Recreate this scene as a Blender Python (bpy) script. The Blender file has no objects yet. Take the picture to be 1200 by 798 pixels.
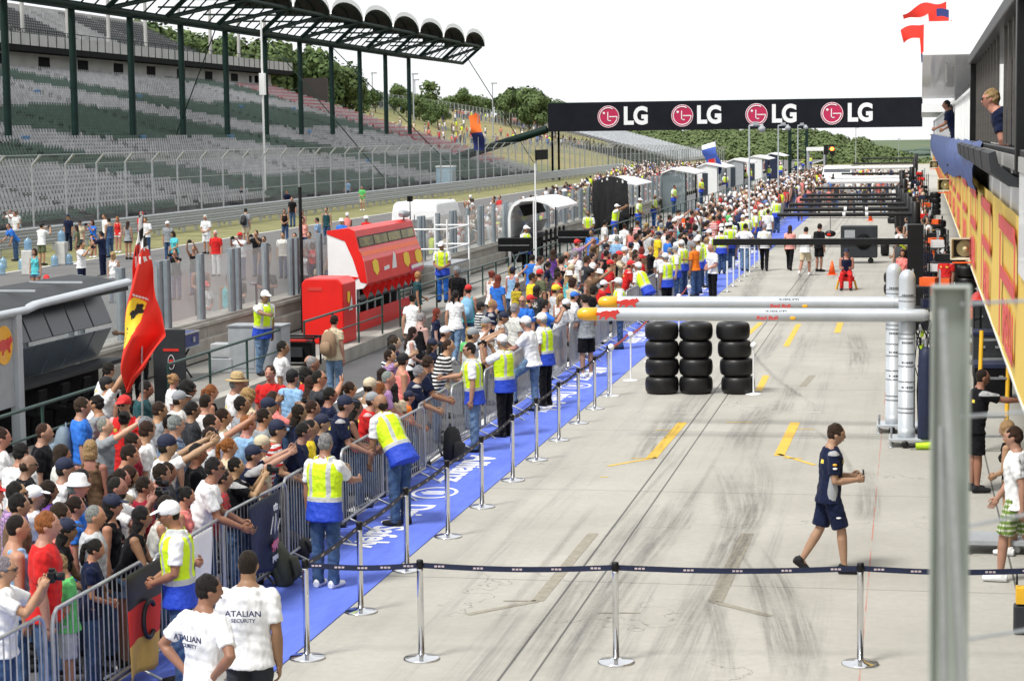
import bpy, math, random
import numpy as np
from mathutils import Vector, Matrix, Euler
R = math.radians
random.seed(7)
D = bpy.data
C = bpy.context.scene.collection
SC = bpy.context.scene

# ---------------------------------------------------------------- camera
FPX, CAMZ = 2400.0, 5.05
_p1 = np.array([465.0, 244.0, FPX]); _p2 = np.array([-535.0, 231.0, FPX])
_Y = _p1 / np.linalg.norm(_p1)
_Z = np.cross(_p1, _p2); _Z /= np.linalg.norm(_Z)
if _Z[1] < 0: _Z = -_Z
_X = np.cross(_Y, _Z)
if _X[0] < 0: _X = -_X
AX = np.stack([_X, _Y, _Z])          # world axes seen from the camera (right, up, forward)
cam_d = D.cameras.new("camera"); cam = D.objects.new("camera", cam_d); C.objects.link(cam)
rot = Matrix(((AX[0][0], AX[0][1], -AX[0][2]), (AX[1][0], AX[1][1], -AX[1][2]), (AX[2][0], AX[2][1], -AX[2][2])))
cam.matrix_world = Matrix.Translation((0, 0, CAMZ)) @ rot.to_4x4()
cam_d.sensor_width = 36; cam_d.lens = 36 * FPX / 1200
cam_d.clip_start = 0.1; cam_d.clip_end = 20000
cam_d.dof.use_dof = True; cam_d.dof.focus_distance = 34; cam_d.dof.aperture_fstop = 8
SC.camera = cam

# ---------------------------------------------------------------- sky, sun, exposure
SUN_EL, SUN_AZ = R(58), R(215)        # azimuth clockwise from +Y
W = D.worlds.new("World"); SC.world = W; W.use_nodes = True
nt = W.node_tree; nt.nodes.clear()
wo = nt.nodes.new("ShaderNodeOutputWorld"); bg = nt.nodes.new("ShaderNodeBackground")
sky = nt.nodes.new("ShaderNodeTexSky"); sky.sky_type = 'NISHITA'; sky.sun_disc = False
sky.sun_elevation = SUN_EL; sky.sun_rotation = SUN_AZ; sky.dust_density = 3.0; sky.air_density = 1.2
tc = nt.nodes.new("ShaderNodeTexCoord"); mp = nt.nodes.new("ShaderNodeMapping"); mp.inputs['Scale'].default_value = (1, 1, 3.5)
nz = nt.nodes.new("ShaderNodeTexNoise"); nz.inputs['Scale'].default_value = 2.2; nz.inputs['Detail'].default_value = 6
rp = nt.nodes.new("ShaderNodeMapRange"); rp.inputs[1].default_value = .25; rp.inputs[2].default_value = .6; rp.inputs[3].default_value = .86; rp.inputs[4].default_value = 1.0
mx = nt.nodes.new("ShaderNodeMix"); mx.data_type = 'RGBA'
nt.links.new(tc.outputs['Generated'], mp.inputs[0]); nt.links.new(mp.outputs[0], nz.inputs[0]); nt.links.new(nz.outputs[0], rp.inputs[0])
nt.links.new(rp.outputs[0], mx.inputs[0]); nt.links.new(sky.outputs[0], mx.inputs[6])
mx.inputs[7].default_value = (10.6, 10.8, 11.0, 1)
nt.links.new(mx.outputs[2], bg.inputs[0]); bg.inputs[1].default_value = 0.064
nt.links.new(bg.outputs[0], wo.inputs[0])
sun_d = D.lights.new("sun", 'SUN'); sun = D.objects.new("sun", sun_d); C.objects.link(sun)
sun_d.energy = 2.3; sun_d.angle = R(13); sun_d.color = (1, .965, .91)
_sd = Vector((math.sin(SUN_AZ) * math.cos(SUN_EL), math.cos(SUN_AZ) * math.cos(SUN_EL), math.sin(SUN_EL)))
sun.rotation_euler = _sd.to_track_quat('Z', 'Y').to_euler()
SC.view_settings.view_transform = 'Standard'; SC.view_settings.look = 'None'
SC.view_settings.gamma = 1; SC.view_settings.use_curve_mapping = False
SC.view_settings.exposure = 0.74
# ---------------------------------------------------------------- helpers
def ray(px, py):
    return AX @ np.array([px - 600, 399 - py, FPX])
def P(px, py, z=0):                       # photo pixel -> point on the level z
    d = ray(px, py); t = (z - CAMZ) / d[2]; return Vector((d[0] * t, d[1] * t, z))
def PY(px, py, Y):
    d = ray(px, py); t = Y / d[1]; return Vector((d[0] * t, Y, CAMZ + d[2] * t))
def PX(px, py, X):
    d = ray(px, py); t = X / d[0]; return Vector((X, d[1] * t, CAMZ + d[2] * t))

class MB:
    def __init__(s): s.v = []; s.f = []; s.m = []; s.sm = []
    def add(s, vs, fs, mi=0, M=None, smooth=False):
        b = len(s.v)
        for p in vs: s.v.append(tuple(M @ Vector(p)) if M else tuple(p))
        for f in fs: s.f.append(tuple(b + i for i in f)); s.m.append(mi); s.sm.append(smooth)
        return s
    def box(s, c, d, rz=0, mi=0, M=None, rx=0, ry=0):
        x, y, z = d[0] / 2, d[1] / 2, d[2] / 2
        vs = [(-x, -y, -z), (x, -y, -z), (x, y, -z), (-x, y, -z), (-x, -y, z), (x, -y, z), (x, y, z), (-x, y, z)]
        L = Matrix.Translation(c) @ Euler((rx, ry, rz)).to_matrix().to_4x4()
        return s.add(vs, [(3, 2, 1, 0), (4, 5, 6, 7), (0, 1, 5, 4), (1, 2, 6, 5), (2, 3, 7, 6), (3, 0, 4, 7)], mi, (M @ L) if M else L)
    def b2(s, a, b, mi=0, M=None):         # box from corner to corner
        return s.box([(a[i] + b[i]) / 2 for i in range(3)], [abs(b[i] - a[i]) for i in range(3)], 0, mi, M)
    def tube(s, pts, rad, n=10, mi=0, M=None, caps=True, smooth=True, up=None):
        pts = [Vector(p) for p in pts]; k = len(pts)
        if not isinstance(rad, (list, tuple)): rad = [rad] * k
        rad = [(r, r) if not isinstance(r, (list, tuple)) else r for r in rad]
        T = []
        for i in range(k):
            a = pts[max(i - 1, 0)]; b = pts[min(i + 1, k - 1)]; t = (b - a)
            T.append(t.normalized() if t.length > 1e-9 else Vector((0, 0, 1)))
        u = Vector(up) if up else (Vector((1, 0, 0)) if abs(T[0].x) < .9 else Vector((0, 1, 0)))
        vs = []
        for i in range(k):
            u = (u - T[i] * u.dot(T[i])); u = u.normalized() if u.length > 1e-6 else T[i].orthogonal().normalized()
            w = T[i].cross(u)
            for j in range(n):
                a = 2 * math.pi * j / n
                vs.append(pts[i] + u * (math.cos(a) * rad[i][0]) + w * (math.sin(a) * rad[i][1]))
        fs = []
        for i in range(k - 1):
            for j in range(n):
                a = i * n + j; b = i * n + (j + 1) % n
                fs.append((a, b, b + n, a + n))
        s.add(vs, fs, mi, M, smooth)
        if caps:
            s.add(vs[:n], [tuple(range(n - 1, -1, -1))], mi, M); s.add(vs[-n:], [tuple(range(n))], mi, M)
        return s
    def cyl(s, a, b, r, n=12, mi=0, M=None, r2=None): return s.tube([a, b], [r, r if r2 is None else r2], n, mi, M)
    def lathe(s, prof, n=24, c=(0, 0, 0), mi=0, M=None, smooth=True):
        vs = []; fs = []
        for r, z in prof:
            for j in range(n):
                a = 2 * math.pi * j / n; vs.append((c[0] + r * math.cos(a), c[1] + r * math.sin(a), c[2] + z))
        for i in range(len(prof) - 1):
            for j in range(n):
                a = i * n + j; b = i * n + (j + 1) % n; fs.append((a, b, b + n, a + n))
        if prof[0][0] > 1e-5: fs.append(tuple(range(n - 1, -1, -1)))
        if prof[-1][0] > 1e-5: fs.append(tuple(range((len(prof) - 1) * n, len(prof) * n)))
        return s.add(vs, fs, mi, M, smooth)
    def ell(s, c, r, nu=14, nv=9, mi=0, M=None, rot=None):
        vs = []; fs = []
        L = Matrix.Translation(c) @ (rot.to_4x4() if rot is not None else Matrix.Identity(4)) @ Matrix.Diagonal((r[0], r[1], r[2], 1))
        if M: L = M @ L
        vs.append((0, 0, -1))
        for i in range(1, nv):
            t = -math.pi / 2 + math.pi * i / nv
            for j in range(nu):
                a = 2 * math.pi * j / nu; vs.append((math.cos(t) * math.cos(a), math.cos(t) * math.sin(a), math.sin(t)))
        vs.append((0, 0, 1)); last = len(vs) - 1
        for j in range(nu):
            fs.append((0, 1 + (j + 1) % nu, 1 + j)); fs.append((last, 1 + (nv - 2) * nu + j, 1 + (nv - 2) * nu + (j + 1) % nu))
        for i in range(nv - 2):
            for j in range(nu):
                a = 1 + i * nu + j; b = 1 + i * nu + (j + 1) % nu; fs.append((a, b, b + nu, a + nu))
        return s.add(vs, fs, mi, L, True)
    def prism(s, poly, d0, d1, axis='y', mi=0, M=None):   # 2D outline pushed along an axis
        def q(a, b, d): return {'y': (a, d, b), 'x': (d, a, b), 'z': (a, b, d)}[axis]
        n = len(poly); vs = [q(a, b, d0) for a, b in poly] + [q(a, b, d1) for a, b in poly]
        fs = [tuple(range(n)), tuple(range(2 * n - 1, n - 1, -1))] + [(i, i + n, (i + 1) % n + n, (i + 1) % n) for i in range(n)]
        return s.add(vs, fs, mi, M)
    def quad(s, a, b, c, d, mi=0): return s.add([a, b, c, d], [(0, 1, 2, 3)], mi)
    def mesh(s, name):
        me = D.meshes.new(name); me.from_pydata(s.v, [], s.f)
        me.polygons.foreach_set('material_index', s.m); me.polygons.foreach_set('use_smooth', s.sm); me.update(); return me
    def build(s, name, mats, parent=None, bevel=0, fix=True):
        me = s.mesh(name)
        if fix:
            import bmesh
            bm = bmesh.new(); bm.from_mesh(me); bmesh.ops.recalc_face_normals(bm, faces=bm.faces); bm.to_mesh(me); bm.free()
        return link(name, me, mats, parent, bevel)

def link(name, me, mats=None, parent=None, bevel=0):
    o = D.objects.new(name, me); C.objects.link(o)
    if mats is not None and len(me.materials) == 0:
        for m in (mats if isinstance(mats, (list, tuple)) else [mats]): me.materials.append(m)
    if parent is not None: o.parent = parent
    if bevel:
        b = o.modifiers.new("bevel", 'BEVEL'); b.width = bevel; b.segments = 2; b.limit_method = 'ANGLE'
    return o
def tag(o, label, cat, group=None):
    o['label'] = label; o['category'] = cat
    if group: o['group'] = group
    return o
def struct(o, label=None, kind='structure'):
    o['kind'] = kind
    if label: o['label'] = label
    return o
def thing(name, label, cat, loc=(0, 0, 0), rz=0, group=None, scale=1):
    o = D.objects.new(name, None); C.objects.link(o); o.location = loc; o.rotation_euler = (0, 0, rz); o.scale = (scale,) * 3
    o.empty_display_size = .2
    return tag(o, label, cat, group)
def dup(o, loc=None, rz=None, label=None, group=None):
    def cp(a, par):
        c = a.copy(); C.objects.link(c)
        if par is not None: c.parent = par
        for ch in a.children: cp(ch, c)
        return c
    r = cp(o, None)
    if loc is not None: r.location = loc
    if rz is not None: r.rotation_euler = (0, 0, rz)
    if label: r['label'] = label
    if group: r['group'] = group
    return r
def text(name, body, size, mat_, parent, M, ext=.002, off=0.0, ax='CENTER', sx=1.0, shear=0):
    c = D.curves.new(name, 'FONT'); c.body = body; c.size = size; c.extrude = ext; c.offset = off
    c.align_x = ax; c.align_y = 'CENTER'; c.shear = shear; c.materials.append(mat_); c.resolution_u = 4
    o = D.objects.new(name, c); C.objects.link(o)
    if parent is not None: o.parent = parent
    o.matrix_local = M @ Matrix.Diagonal((sx, 1, 1, 1)); return o
def basis(x, y, o):                        # matrix with x and y axes and origin
    x = Vector(x).normalized(); y = Vector(y).normalized(); z = x.cross(y)
    return Matrix(((x.x, y.x, z.x, o[0]), (x.y, y.y, z.y, o[1]), (x.z, y.z, z.z, o[2]), (0, 0, 0, 1)))

# ---------------------------------------------------------------- materials
def mat(name, col=(.5, .5, .5), rough=.6, metal=0, var=.12, scale=6, bump=0, bscale=40, objcol=False, spec=.5, coat=0, alpha=1, trans=0, emis=0, fine=0):
    m = D.materials.new(name); m.use_nodes = True; n = m.node_tree; b = n.nodes['Principled BSDF']; L = n.links
    b.inputs['Roughness'].default_value = rough; b.inputs['Metallic'].default_value = metal
    b.inputs['Specular IOR Level'].default_value = spec; b.inputs['Coat Weight'].default_value = coat
    b.inputs['Alpha'].default_value = alpha; b.inputs['Transmission Weight'].default_value = trans
    t = n.nodes.new('ShaderNodeTexCoord'); nz = n.nodes.new('ShaderNodeTexNoise'); nz.inputs['Scale'].default_value = scale; nz.inputs['Detail'].default_value = 5
    nz.inputs['Roughness'].default_value = .6
    L.new(t.outputs['Object'], nz.inputs[0])
    mr = n.nodes.new('ShaderNodeMapRange'); mr.inputs[1].default_value = .3; mr.inputs[2].default_value = .7
    mr.inputs[3].default_value = 1 - var; mr.inputs[4].default_value = 1 + var; L.new(nz.outputs[0], mr.inputs[0])
    mu = n.nodes.new('ShaderNodeVectorMath'); mu.operation = 'SCALE'
    if objcol:
        oi = n.nodes.new('ShaderNodeObjectInfo'); L.new(oi.outputs['Color'], mu.inputs[0])
    else: mu.inputs[0].default_value = col
    L.new(mr.outputs[0], mu.inputs['Scale']); L.new(mu.outputs[0], b.inputs['Base Color'])
    if emis: b.inputs['Emission Color'].default_value = (*col, 1); b.inputs['Emission Strength'].default_value = emis
    if bump:
        n2 = n.nodes.new('ShaderNodeTexNoise'); n2.inputs['Scale'].default_value = bscale; n2.inputs['Detail'].default_value = 4
        L.new(t.outputs['Object'], n2.inputs[0]); bp = n.nodes.new('ShaderNodeBump'); bp.inputs['Strength'].default_value = bump; bp.inputs['Distance'].default_value = .02
        L.new(n2.outputs[0], bp.inputs['Height']); L.new(bp.outputs[0], b.inputs['Normal'])
    m['base'] = 1
    return m
class NB:                                 # little node helper
    def __init__(s, m): s.n = m.node_tree.nodes; s.L = m.node_tree.links; s.b = s.n['Principled BSDF']; s.tc = s.n.new('ShaderNodeTexCoord')
    def new(s, t, **k):
        o = s.n.new(t)
        for a, v in k.items():
            if a.startswith('i_'): o.inputs[a[2:].replace('_', ' ')].default_value = v
            else: setattr(o, a, v)
        return o
    def noise(s, vec, scale, detail=4, rough=.6):
        o = s.new('ShaderNodeTexNoise', i_Scale=scale, i_Detail=detail, i_Roughness=rough); s.L.new(vec, o.inputs[0]); return o.outputs[0]
    def mapr(s, x, a, b, c=0, d=1):
        o = s.new('ShaderNodeMapRange'); s.L.new(x, o.inputs[0])
        for i, v in enumerate((a, b, c, d)): o.inputs[i + 1].default_value = v
        return o.outputs[0]
    def math(s, op, x, y=None, v=0):
        o = s.new('ShaderNodeMath', operation=op); s.L.new(x, o.inputs[0])
        if y is not None: s.L.new(y, o.inputs[1])
        else: o.inputs[1].default_value = v
        return o.outputs[0]
    def mix(s, f, a, b):
        o = s.new('ShaderNodeMix', data_type='RGBA')
        if isinstance(f, (int, float)): o.inputs[0].default_value = f
        else: s.L.new(f, o.inputs[0])
        for i, v in ((6, a), (7, b)):
            if isinstance(v, tuple): o.inputs[i].default_value = (*v, 1) if len(v) == 3 else v
            else: s.L.new(v, o.inputs[i])
        return o.outputs[2]
    def scaled(s, vec, sc, rot=(0, 0, 0)):
        o = s.new('ShaderNodeMapping'); o.inputs['Scale'].default_value = sc; o.inputs['Rotation'].default_value = rot; s.L.new(vec, o.inputs[0]); return o.outputs[0]
    def bump(s, h, st=.3, d=.02):
        o = s.new('ShaderNodeBump', i_Strength=st, i_Distance=d); s.L.new(h, o.inputs['Height']); s.L.new(o.outputs[0], s.b.inputs['Normal'])
    def base(s, c): s.L.new(c, s.b.inputs['Base Color'])
def nmat(name, rough=.7):
    m = D.materials.new(name); m.use_nodes = True; m.node_tree.nodes['Principled BSDF'].inputs['Roughness'].default_value = rough; return m, NB(m)

M = {}
M['steel'] = mat('galvanised steel', (.42, .44, .46), .42, .75, .18, 9, .1, 60)
M['chrome'] = mat('chrome', (.72, .73, .75), .12, 1, .04, 5)
M['zinc'] = mat('zinc post', (.24, .28, .31), .5, .4, .15, 5)
M['black'] = mat('black paint', (.007, .007, .008), .4, 0, .3, 8, spec=.3)
M['blackm'] = mat('matt black', (.005, .005, .006), .8, 0, .3, 8, .2, spec=.15)
M['white'] = mat('white paint', (.78, .79, .79), .4, 0, .05, 3, coat=.2)
M['silver'] = mat('silver paint', (.48, .515, .55), .36, .25, .1, 2, coat=.15)
M['red'] = mat('signal red paint', (.72, .02, .012), .4, 0, .08, 3, spec=.3)
M['dred'] = mat('red tiles print', (.62, .04, .03), .35, 0, .1, 3, coat=.3)
M['green'] = mat('green railing paint', (.018, .055, .045), .45, 0, .2, 6)
M['greensteel'] = mat('dark green steelwork', (.006, .022, .018), .6, 0, .25, 1.5, spec=.2)
M['blue'] = mat('blue print', (.03, .08, .42), .5)
M['navy'] = mat('navy cover', (.006, .012, .045), .6, 0, .2, 4, .3, 12)
M['yellow'] = mat('yellow paint', (.8, .45, .02), .5, 0, .1, 4)
M['lime'] = mat('lime plastic', (.5, .75, .02), .5)
M['orange'] = mat('orange plastic', (.85, .12, .015), .5, 0, .08)
M['rubber'] = mat('tyre rubber', (.007, .007, .0075), .42, 0, .35, 5, .15, 25, spec=.4)
M['screen'] = mat('dark blank screen', (.03, .04, .055), .3, 0, .1, 2)
M['grey'] = mat('grey paint', (.33, .35, .37), .5, 0, .12, 4)
M['dgrey'] = mat('dark grey plastic', (.03, .033, .037), .6, 0, .2, 5, spec=.3)
M['cream'] = mat('cream plastic', (.56, .53, .43), .5, 0, .08, 8)
M['lred'] = mat('red letters', (.62, .075, .07), .55, 0, .08, 4)
M['lwhite'] = mat('white letters', (.8, .81, .83), .55, 0, .05, 4)
M['lnavy'] = mat('navy letters', (.02, .025, .08), .55)
M['lblack'] = mat('black letters', (.015, .015, .015), .55)
M['yell'] = mat('yellow print', (.86, .6, .03), .5, 0, .08, 3)
M['amber'] = mat('amber cap', (.85, .42, .01), .35, 0, .05, 3, coat=.4)
M['wood'] = mat('ply board', (.35, .24, .13), .6, 0, .15)
def gl(name, col, alpha, rough=.08):
    m = mat(name, col, rough, 0, .15, .8, alpha=alpha); return m
M['glass'] = gl('scratched clear panel', (.58, .62, .61), .36, .2)
M['tint'] = gl('tinted pane', (.25, .3, .32), .5, .05)
# ================================================================= ground
def ss(a, b, x):
    t = min(1, max(0, (x - a) / (b - a))); return t * t * (3 - 2 * t)
def terrain(X, Y):
    z = -.03 - min(28, max(0, Y - 340) * .022)
    if X < -48: z += min(13.0, (-X - 48) * .26) * ss(120, 230, Y) * (1 - ss(620, 900, Y))
    return z
mb = MB()
xs = [-3000, -1500, -900, -600, -400, -300, -220, -180, -150, -130, -115, -105, -98, -90, -82, -74, -66, -58, -52, -48, -44, -36, -20, 0, 20, 60, 150, 400, 1000, 3000]
ys = [-100, 0, 60, 120, 140, 160, 180, 200, 220, 240, 260, 300, 340, 380, 420, 460, 500, 560, 620, 680, 740, 820, 900, 1200, 1700, 3000, 6000, 9000]
vs = [(x, y, terrain(x, y)) for y in ys for x in xs]; nx = len(xs)
mb.add(vs, [(j * nx + i, j * nx + i + 1, (j + 1) * nx + i + 1, (j + 1) * nx + i) for j in range(len(ys) - 1) for i in range(nx - 1)], 0, None, True)
m, q = nmat('dry meadow', .95); O = q.tc.outputs['Object']
a = q.noise(O, .035, 5); b = q.noise(O, .9, 5)
c = q.mix(q.mapr(a, .4, .62), (.26, .215, .085), (.12, .14, .045)); c = q.mix(q.mapr(b, .35, .7, 0, .5), c, (.19, .17, .08)); sy = q.new('ShaderNodeSeparateXYZ'); q.L.new(O, sy.inputs[0]); woods = q.mix(q.mapr(q.noise(O, .004, 5), .4, .6), (.05, .085, .035), (.10, .13, .06)); c = q.mix(q.mapr(sy.outputs[1], 520, 700), c, woods); q.base(c); q.bump(b, .6, .15)
struct(mb.build('ground', m), 'dry yellowing grass ground')

def sheet(name, x0, x1, y0, y1, z, mt, label=None, kind='structure', sub=1):
    mb = MB(); n = sub
    for i in range(n):
        a = y0 + (y1 - y0) * i / n; b = y0 + (y1 - y0) * (i + 1) / n
        mb.quad((x0, a, z), (x1, a, z), (x1, b, z), (x0, b, z))
    return struct(mb.build(name, mt), label, kind)
# pit lane concrete
m, q = nmat('pit lane concrete', .75); O = q.tc.outputs['Object']
sep = q.new('ShaderNodeSeparateXYZ'); q.L.new(O, sep.inputs[0]); X, Y, Z = sep.outputs
big = q.noise(O, .35, 6, .65); fine = q.noise(O, 9, 6, .7)
c = q.mix(q.mapr(big, .3, .7), (.328, .316, .278), (.436, .422, .378)); c = q.mix(q.mapr(fine, .4, .75, 0, .4), c, (.27, .262, .24))
streak = q.noise(q.scaled(O, (2.6, .09, 1)), 1.0, 6, .62); st2 = q.noise(q.scaled(O, (26, .5, 1)), 1.0, 4, .7)
zone = q.mapr(q.math('ABSOLUTE', q.math('ADD', X, v=3.1)), 0.4, 3.0, 1, .1)
sm = q.math('MULTIPLY', q.math('MULTIPLY', q.mapr(streak, .5, .66), q.mapr(st2, .36, .62)), zone)
c = q.mix(q.math('MULTIPLY', sm, v=.62), c, (.11, .11, .115))
vor = q.new('ShaderNodeTexVoronoi', feature='DISTANCE_TO_EDGE'); vor.inputs['Scale'].default_value = .22
wv = q.new('ShaderNodeVectorMath', operation='ADD'); nn = q.new('ShaderNodeTexNoise'); nn.inputs['Scale'].default_value = 2.5; nn.inputs['Detail'].default_value = 5; q.L.new(O, nn.inputs[0])
q.L.new(O, wv.inputs[0]); q.L.new(nn.outputs['Color'], wv.inputs[1]); q.L.new(wv.outputs[0], vor.inputs['Vector'])
crack = q.math('MULTIPLY', q.math('LESS_THAN', vor.outputs['Distance'], v=.0022), q.mapr(q.noise(O, .25, 1), .5, .54)); c = q.mix(q.math('MULTIPLY', crack, v=.6), c, (.12, .11, .1))
def joint(coord, off, period, w):
    f = q.math('FRACT', q.math('DIVIDE', q.math('ADD', coord, v=off), v=period)); return q.math('LESS_THAN', f, v=w / period)
jy = joint(Y, 1.3, 6.0, .035); jx = q.math('MAXIMUM', q.math('LESS_THAN', q.math('ABSOLUTE', q.math('ADD', X, v=3.74)), v=.014), q.math('LESS_THAN', q.math('ABSOLUTE', q.math('ADD', X, v=3.44)), v=.012))
jx = q.math('MAXIMUM', jx, q.math('LESS_THAN', q.math('ABSOLUTE', q.math('ADD', X, v=-1.2)), v=.012))
c = q.mix(q.math('MULTIPLY', jy, v=.55), c, (.13, .125, .115)); c = q.mix(q.math('MULTIPLY', jx, v=.85), c, (.06, .06, .058))
rl = q.math('MULTIPLY', q.math('LESS_THAN', q.math('ABSOLUTE', q.math('ADD', X, v=.42)), v=.008), q.mapr(q.noise(O, 1.2, 2), .4, .6)); c = q.mix(q.math('MULTIPLY', rl, v=.7), c, (.45, .09, .05))
spots = q.math('GREATER_THAN', q.noise(O, 22, 1), v=.765); c = q.mix(q.math('MULTIPLY', spots, v=.5), c, (.15, .12, .09))
q.base(c); q.bump(fine, .25, .01); M['concrete'] = m
sheet('pit_lane', -7.3, 14, -6, 330, 0.0, m, 'light worn concrete pit lane with skid marks')
M['asphalt'] = mat('grey asphalt', (.085, .085, .088), .85, 0, .14, .8, .4, 60)
M['trackas'] = mat('track asphalt', (.12, .118, .117), .85, 0, .12, .35, .3, 50)
sheet('service_road', -12.55, -7.3, -6, 330, 0.0, M['asphalt'], 'dark asphalt strip under the crowd')
sheet('race_track', -35.0, -15.4, -6, 400, 0.0, M['trackas'], 'grey asphalt of the main straight')
M['paintw'] = mat('worn white line paint', (.66, .66, .64), .6, 0, .15, 7); M['painty'] = mat('yellow line paint', (.66, .42, .035), .6, 0, .12, 7)
M['oldpaint'] = mat('ghost of removed line', (.27, .25, .2), .8, 0, .2, 9)
mb = MB()
def strip(mb, pts, w, z, uv=None):
    pts = [Vector((p[0], p[1], z)) for p in pts]; vs = []
    for i, p in enumerate(pts):
        t = (pts[min(i + 1, len(pts) - 1)] - pts[max(i - 1, 0)]).normalized(); nrm = Vector((t.y, -t.x, 0)); ww = w[i] if isinstance(w, list) else w
        vs += [p - nrm * ww / 2, p + nrm * ww / 2]
    if uv is not None:
        d = 0
        for i, p in enumerate(pts):
            if i: d += (p - pts[i - 1]).length
            uv += [(0, d, i / (len(pts) - 1)), (1, d, i / (len(pts) - 1))]
    mb.add(vs, [(2 * i, 2 * i + 1, 2 * i + 3, 2 * i + 2) for i in range(len(pts) - 1)])
g = lambda *a: [P(x, y)[:2] for x, y in a]
strip(mb, [(-10.88, -6), (-10.88, 320)], .13, .004); strip(mb, [(-34.9, 0), (-34.9, 400)], .16, .004); strip(mb, [(-16.0, 0), (-16.0, 400)], .14, .004)
strip(mb, [(-7.42, -6), (-7.42, 320)], .18, .004)
for a in (((787, 484), (813, 484)), ((761, 513), (781, 513)), ((934, 483), (961, 483)), ((928, 513), (953, 513)), ((865, 476), (893, 476)), ((969, 394), (984, 394))): strip(mb, g(*a), .05, .004)
struct(mb.build('white_lines', M['paintw']), 'white painted lane lines')
mb = MB()
for pts, w in ((((800, 495), (763, 537)), .17), (((770, 536), (713, 546)), .08), (((762, 537), (740, 537)), .05), (((788, 504), (768, 504)), .05), (((851, 495), (881, 495)), .06),
               (((932, 495), (913, 534)), .17), (((912, 532), (955, 545)), .08), (((918, 537), (940, 537)), .05), (((954, 503), (933, 503)), .05), (((898, 440), (889, 458)), .14),
               (((936, 380), (921, 406)), .14), (((892, 378), (876, 392)), .14), (((985, 378), (981, 390)), .16), (((703, 559), (713, 559)), .05)):
    strip(mb, g(*pts), w, .004)
struct(mb.build('yellow_lines', M['painty']), 'yellow angled pit box marks')
mb = MB()
for pts, w in ((((876, 625), (838, 705)), .17), (((836, 705), (903, 722)), .1), (((695, 625), (630, 704)), .14), (((630, 704), (548, 720)), .09), (((590, 704), (628, 704)), .05), (((940, 453), (952, 440)), .14), (((700, 718), (750, 718)), .05)): strip(mb, g(*pts), w, .004)
struct(mb.build('faded_lines', M['oldpaint']), 'brown traces of removed pit box marks')
# tyre marks: long curved rubber traces, broken up by the concrete's grain
m, q = nmat('rubber trace', .8); O = q.tc.outputs['Object']
at = q.new('ShaderNodeAttribute', attribute_name='track').outputs['Vector']; sp_ = q.new('ShaderNodeSeparateXYZ'); q.L.new(at, sp_.inputs[0]); U, V, T_ = sp_.outputs
wob = q.math('ADD', U, q.math('MULTIPLY', q.noise(O, 1.3, 4), v=.35)); cb = q.new('ShaderNodeCombineXYZ'); q.L.new(q.math('MULTIPLY', U, v=11), cb.inputs[0]); q.L.new(q.math('MULTIPLY', V, v=.45), cb.inputs[1])
edge = q.math('MULTIPLY', q.mapr(q.math('ABSOLUTE', q.math('ADD', wob, v=-.67)), .48, .22), q.mapr(q.math('ABSOLUTE', q.math('ADD', T_, v=-.5)), .5, .25))
aa = q.math('MULTIPLY', q.math('MULTIPLY', q.mapr(q.noise(cb.outputs[0], 1, 4, .6), .33, .68), q.mapr(q.noise(O, 34, 5, .75), .22, .66)), q.math('MULTIPLY', edge, q.mapr(q.noise(O, .8, 3), .2, .5))); q.base(q.mix(.5, (.05, .05, .055), (.06, .06, .06)))
q.L.new(q.math('MULTIPLY', aa, v=.44), q.b.inputs['Alpha'])
mb = MB(); UVL = []
zz = .009
def curve(pts, w):
    global zz; P3 = [Vector((p[0], p[1], 0)) for p in g(*pts)]; out = []
    for i in range(len(P3) - 1):
        p0 = P3[max(i - 1, 0)]; p1 = P3[i]; p2 = P3[i + 1]; p3 = P3[min(i + 2, len(P3) - 1)]
        for k in range(6):
            t = k / 6; out.append(.5 * ((2 * p1) + (p2 - p0) * t + (2 * p0 - 5 * p1 + 4 * p2 - p3) * t * t + (3 * p1 - p0 - 3 * p2 + p3) * t ** 3))
    out.append(P3[-1]); strip(mb, out, w * 1.45, zz, UVL); zz += .0009
for pts, w in ((((800, 470), (780, 500), (765, 520), (752, 545)), .5), (((905, 470), (890, 490), (875, 510), (866, 530)), .52), (((930, 450), (922, 470), (912, 490)), .34),
               (((885, 530), (893, 560), (885, 600), (850, 660), (800, 740), (770, 800)), .34), (((850, 545), (862, 575), (865, 600), (855, 640), (830, 690)), .5), (((1008, 545), (1018, 575), (1018, 600), (1010, 612)), .3),
               (((1000, 390), (1006, 410), (1004, 440)), .42), (((820, 560), (790, 610), (740, 670), (690, 740), (650, 800)), .4), (((760, 600), (700, 660), (640, 740), (600, 798)), .36),
               (((880, 660), (900, 720), (925, 798)), .22), (((835, 700), (845, 750), (850, 798)), .2), (((905, 660), (930, 720), (950, 798)), .3), (((950, 500), (985, 530), (1000, 560)), .08),
               (((870, 400), (905, 440), (960, 480)), .1), (((700, 640), (745, 590), (800, 530)), .05), (((860, 640), (890, 690), (905, 798)), .05), (((640, 798), (720, 690), (800, 600), (850, 520)), .07), (((940, 798), (925, 700), (890, 640)), .05), (((560, 760), (640, 660), (700, 590)), .09), (((900, 300), (880, 340), (868, 372)), .5), (((960, 280), (940, 330), (930, 372)), .42), (((985, 240), (975, 262), (940, 290)), .5)):
    curve(pts, w)
sk_ = mb.build('skid_marks', m, fix=False); struct(sk_, 'dark rubber skid marks curving over the concrete'); at_ = sk_.data.attributes.new('track', 'FLOAT_VECTOR', 'POINT'); at_.data.foreach_set('vector', [c for u in UVL for c in u])

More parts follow.
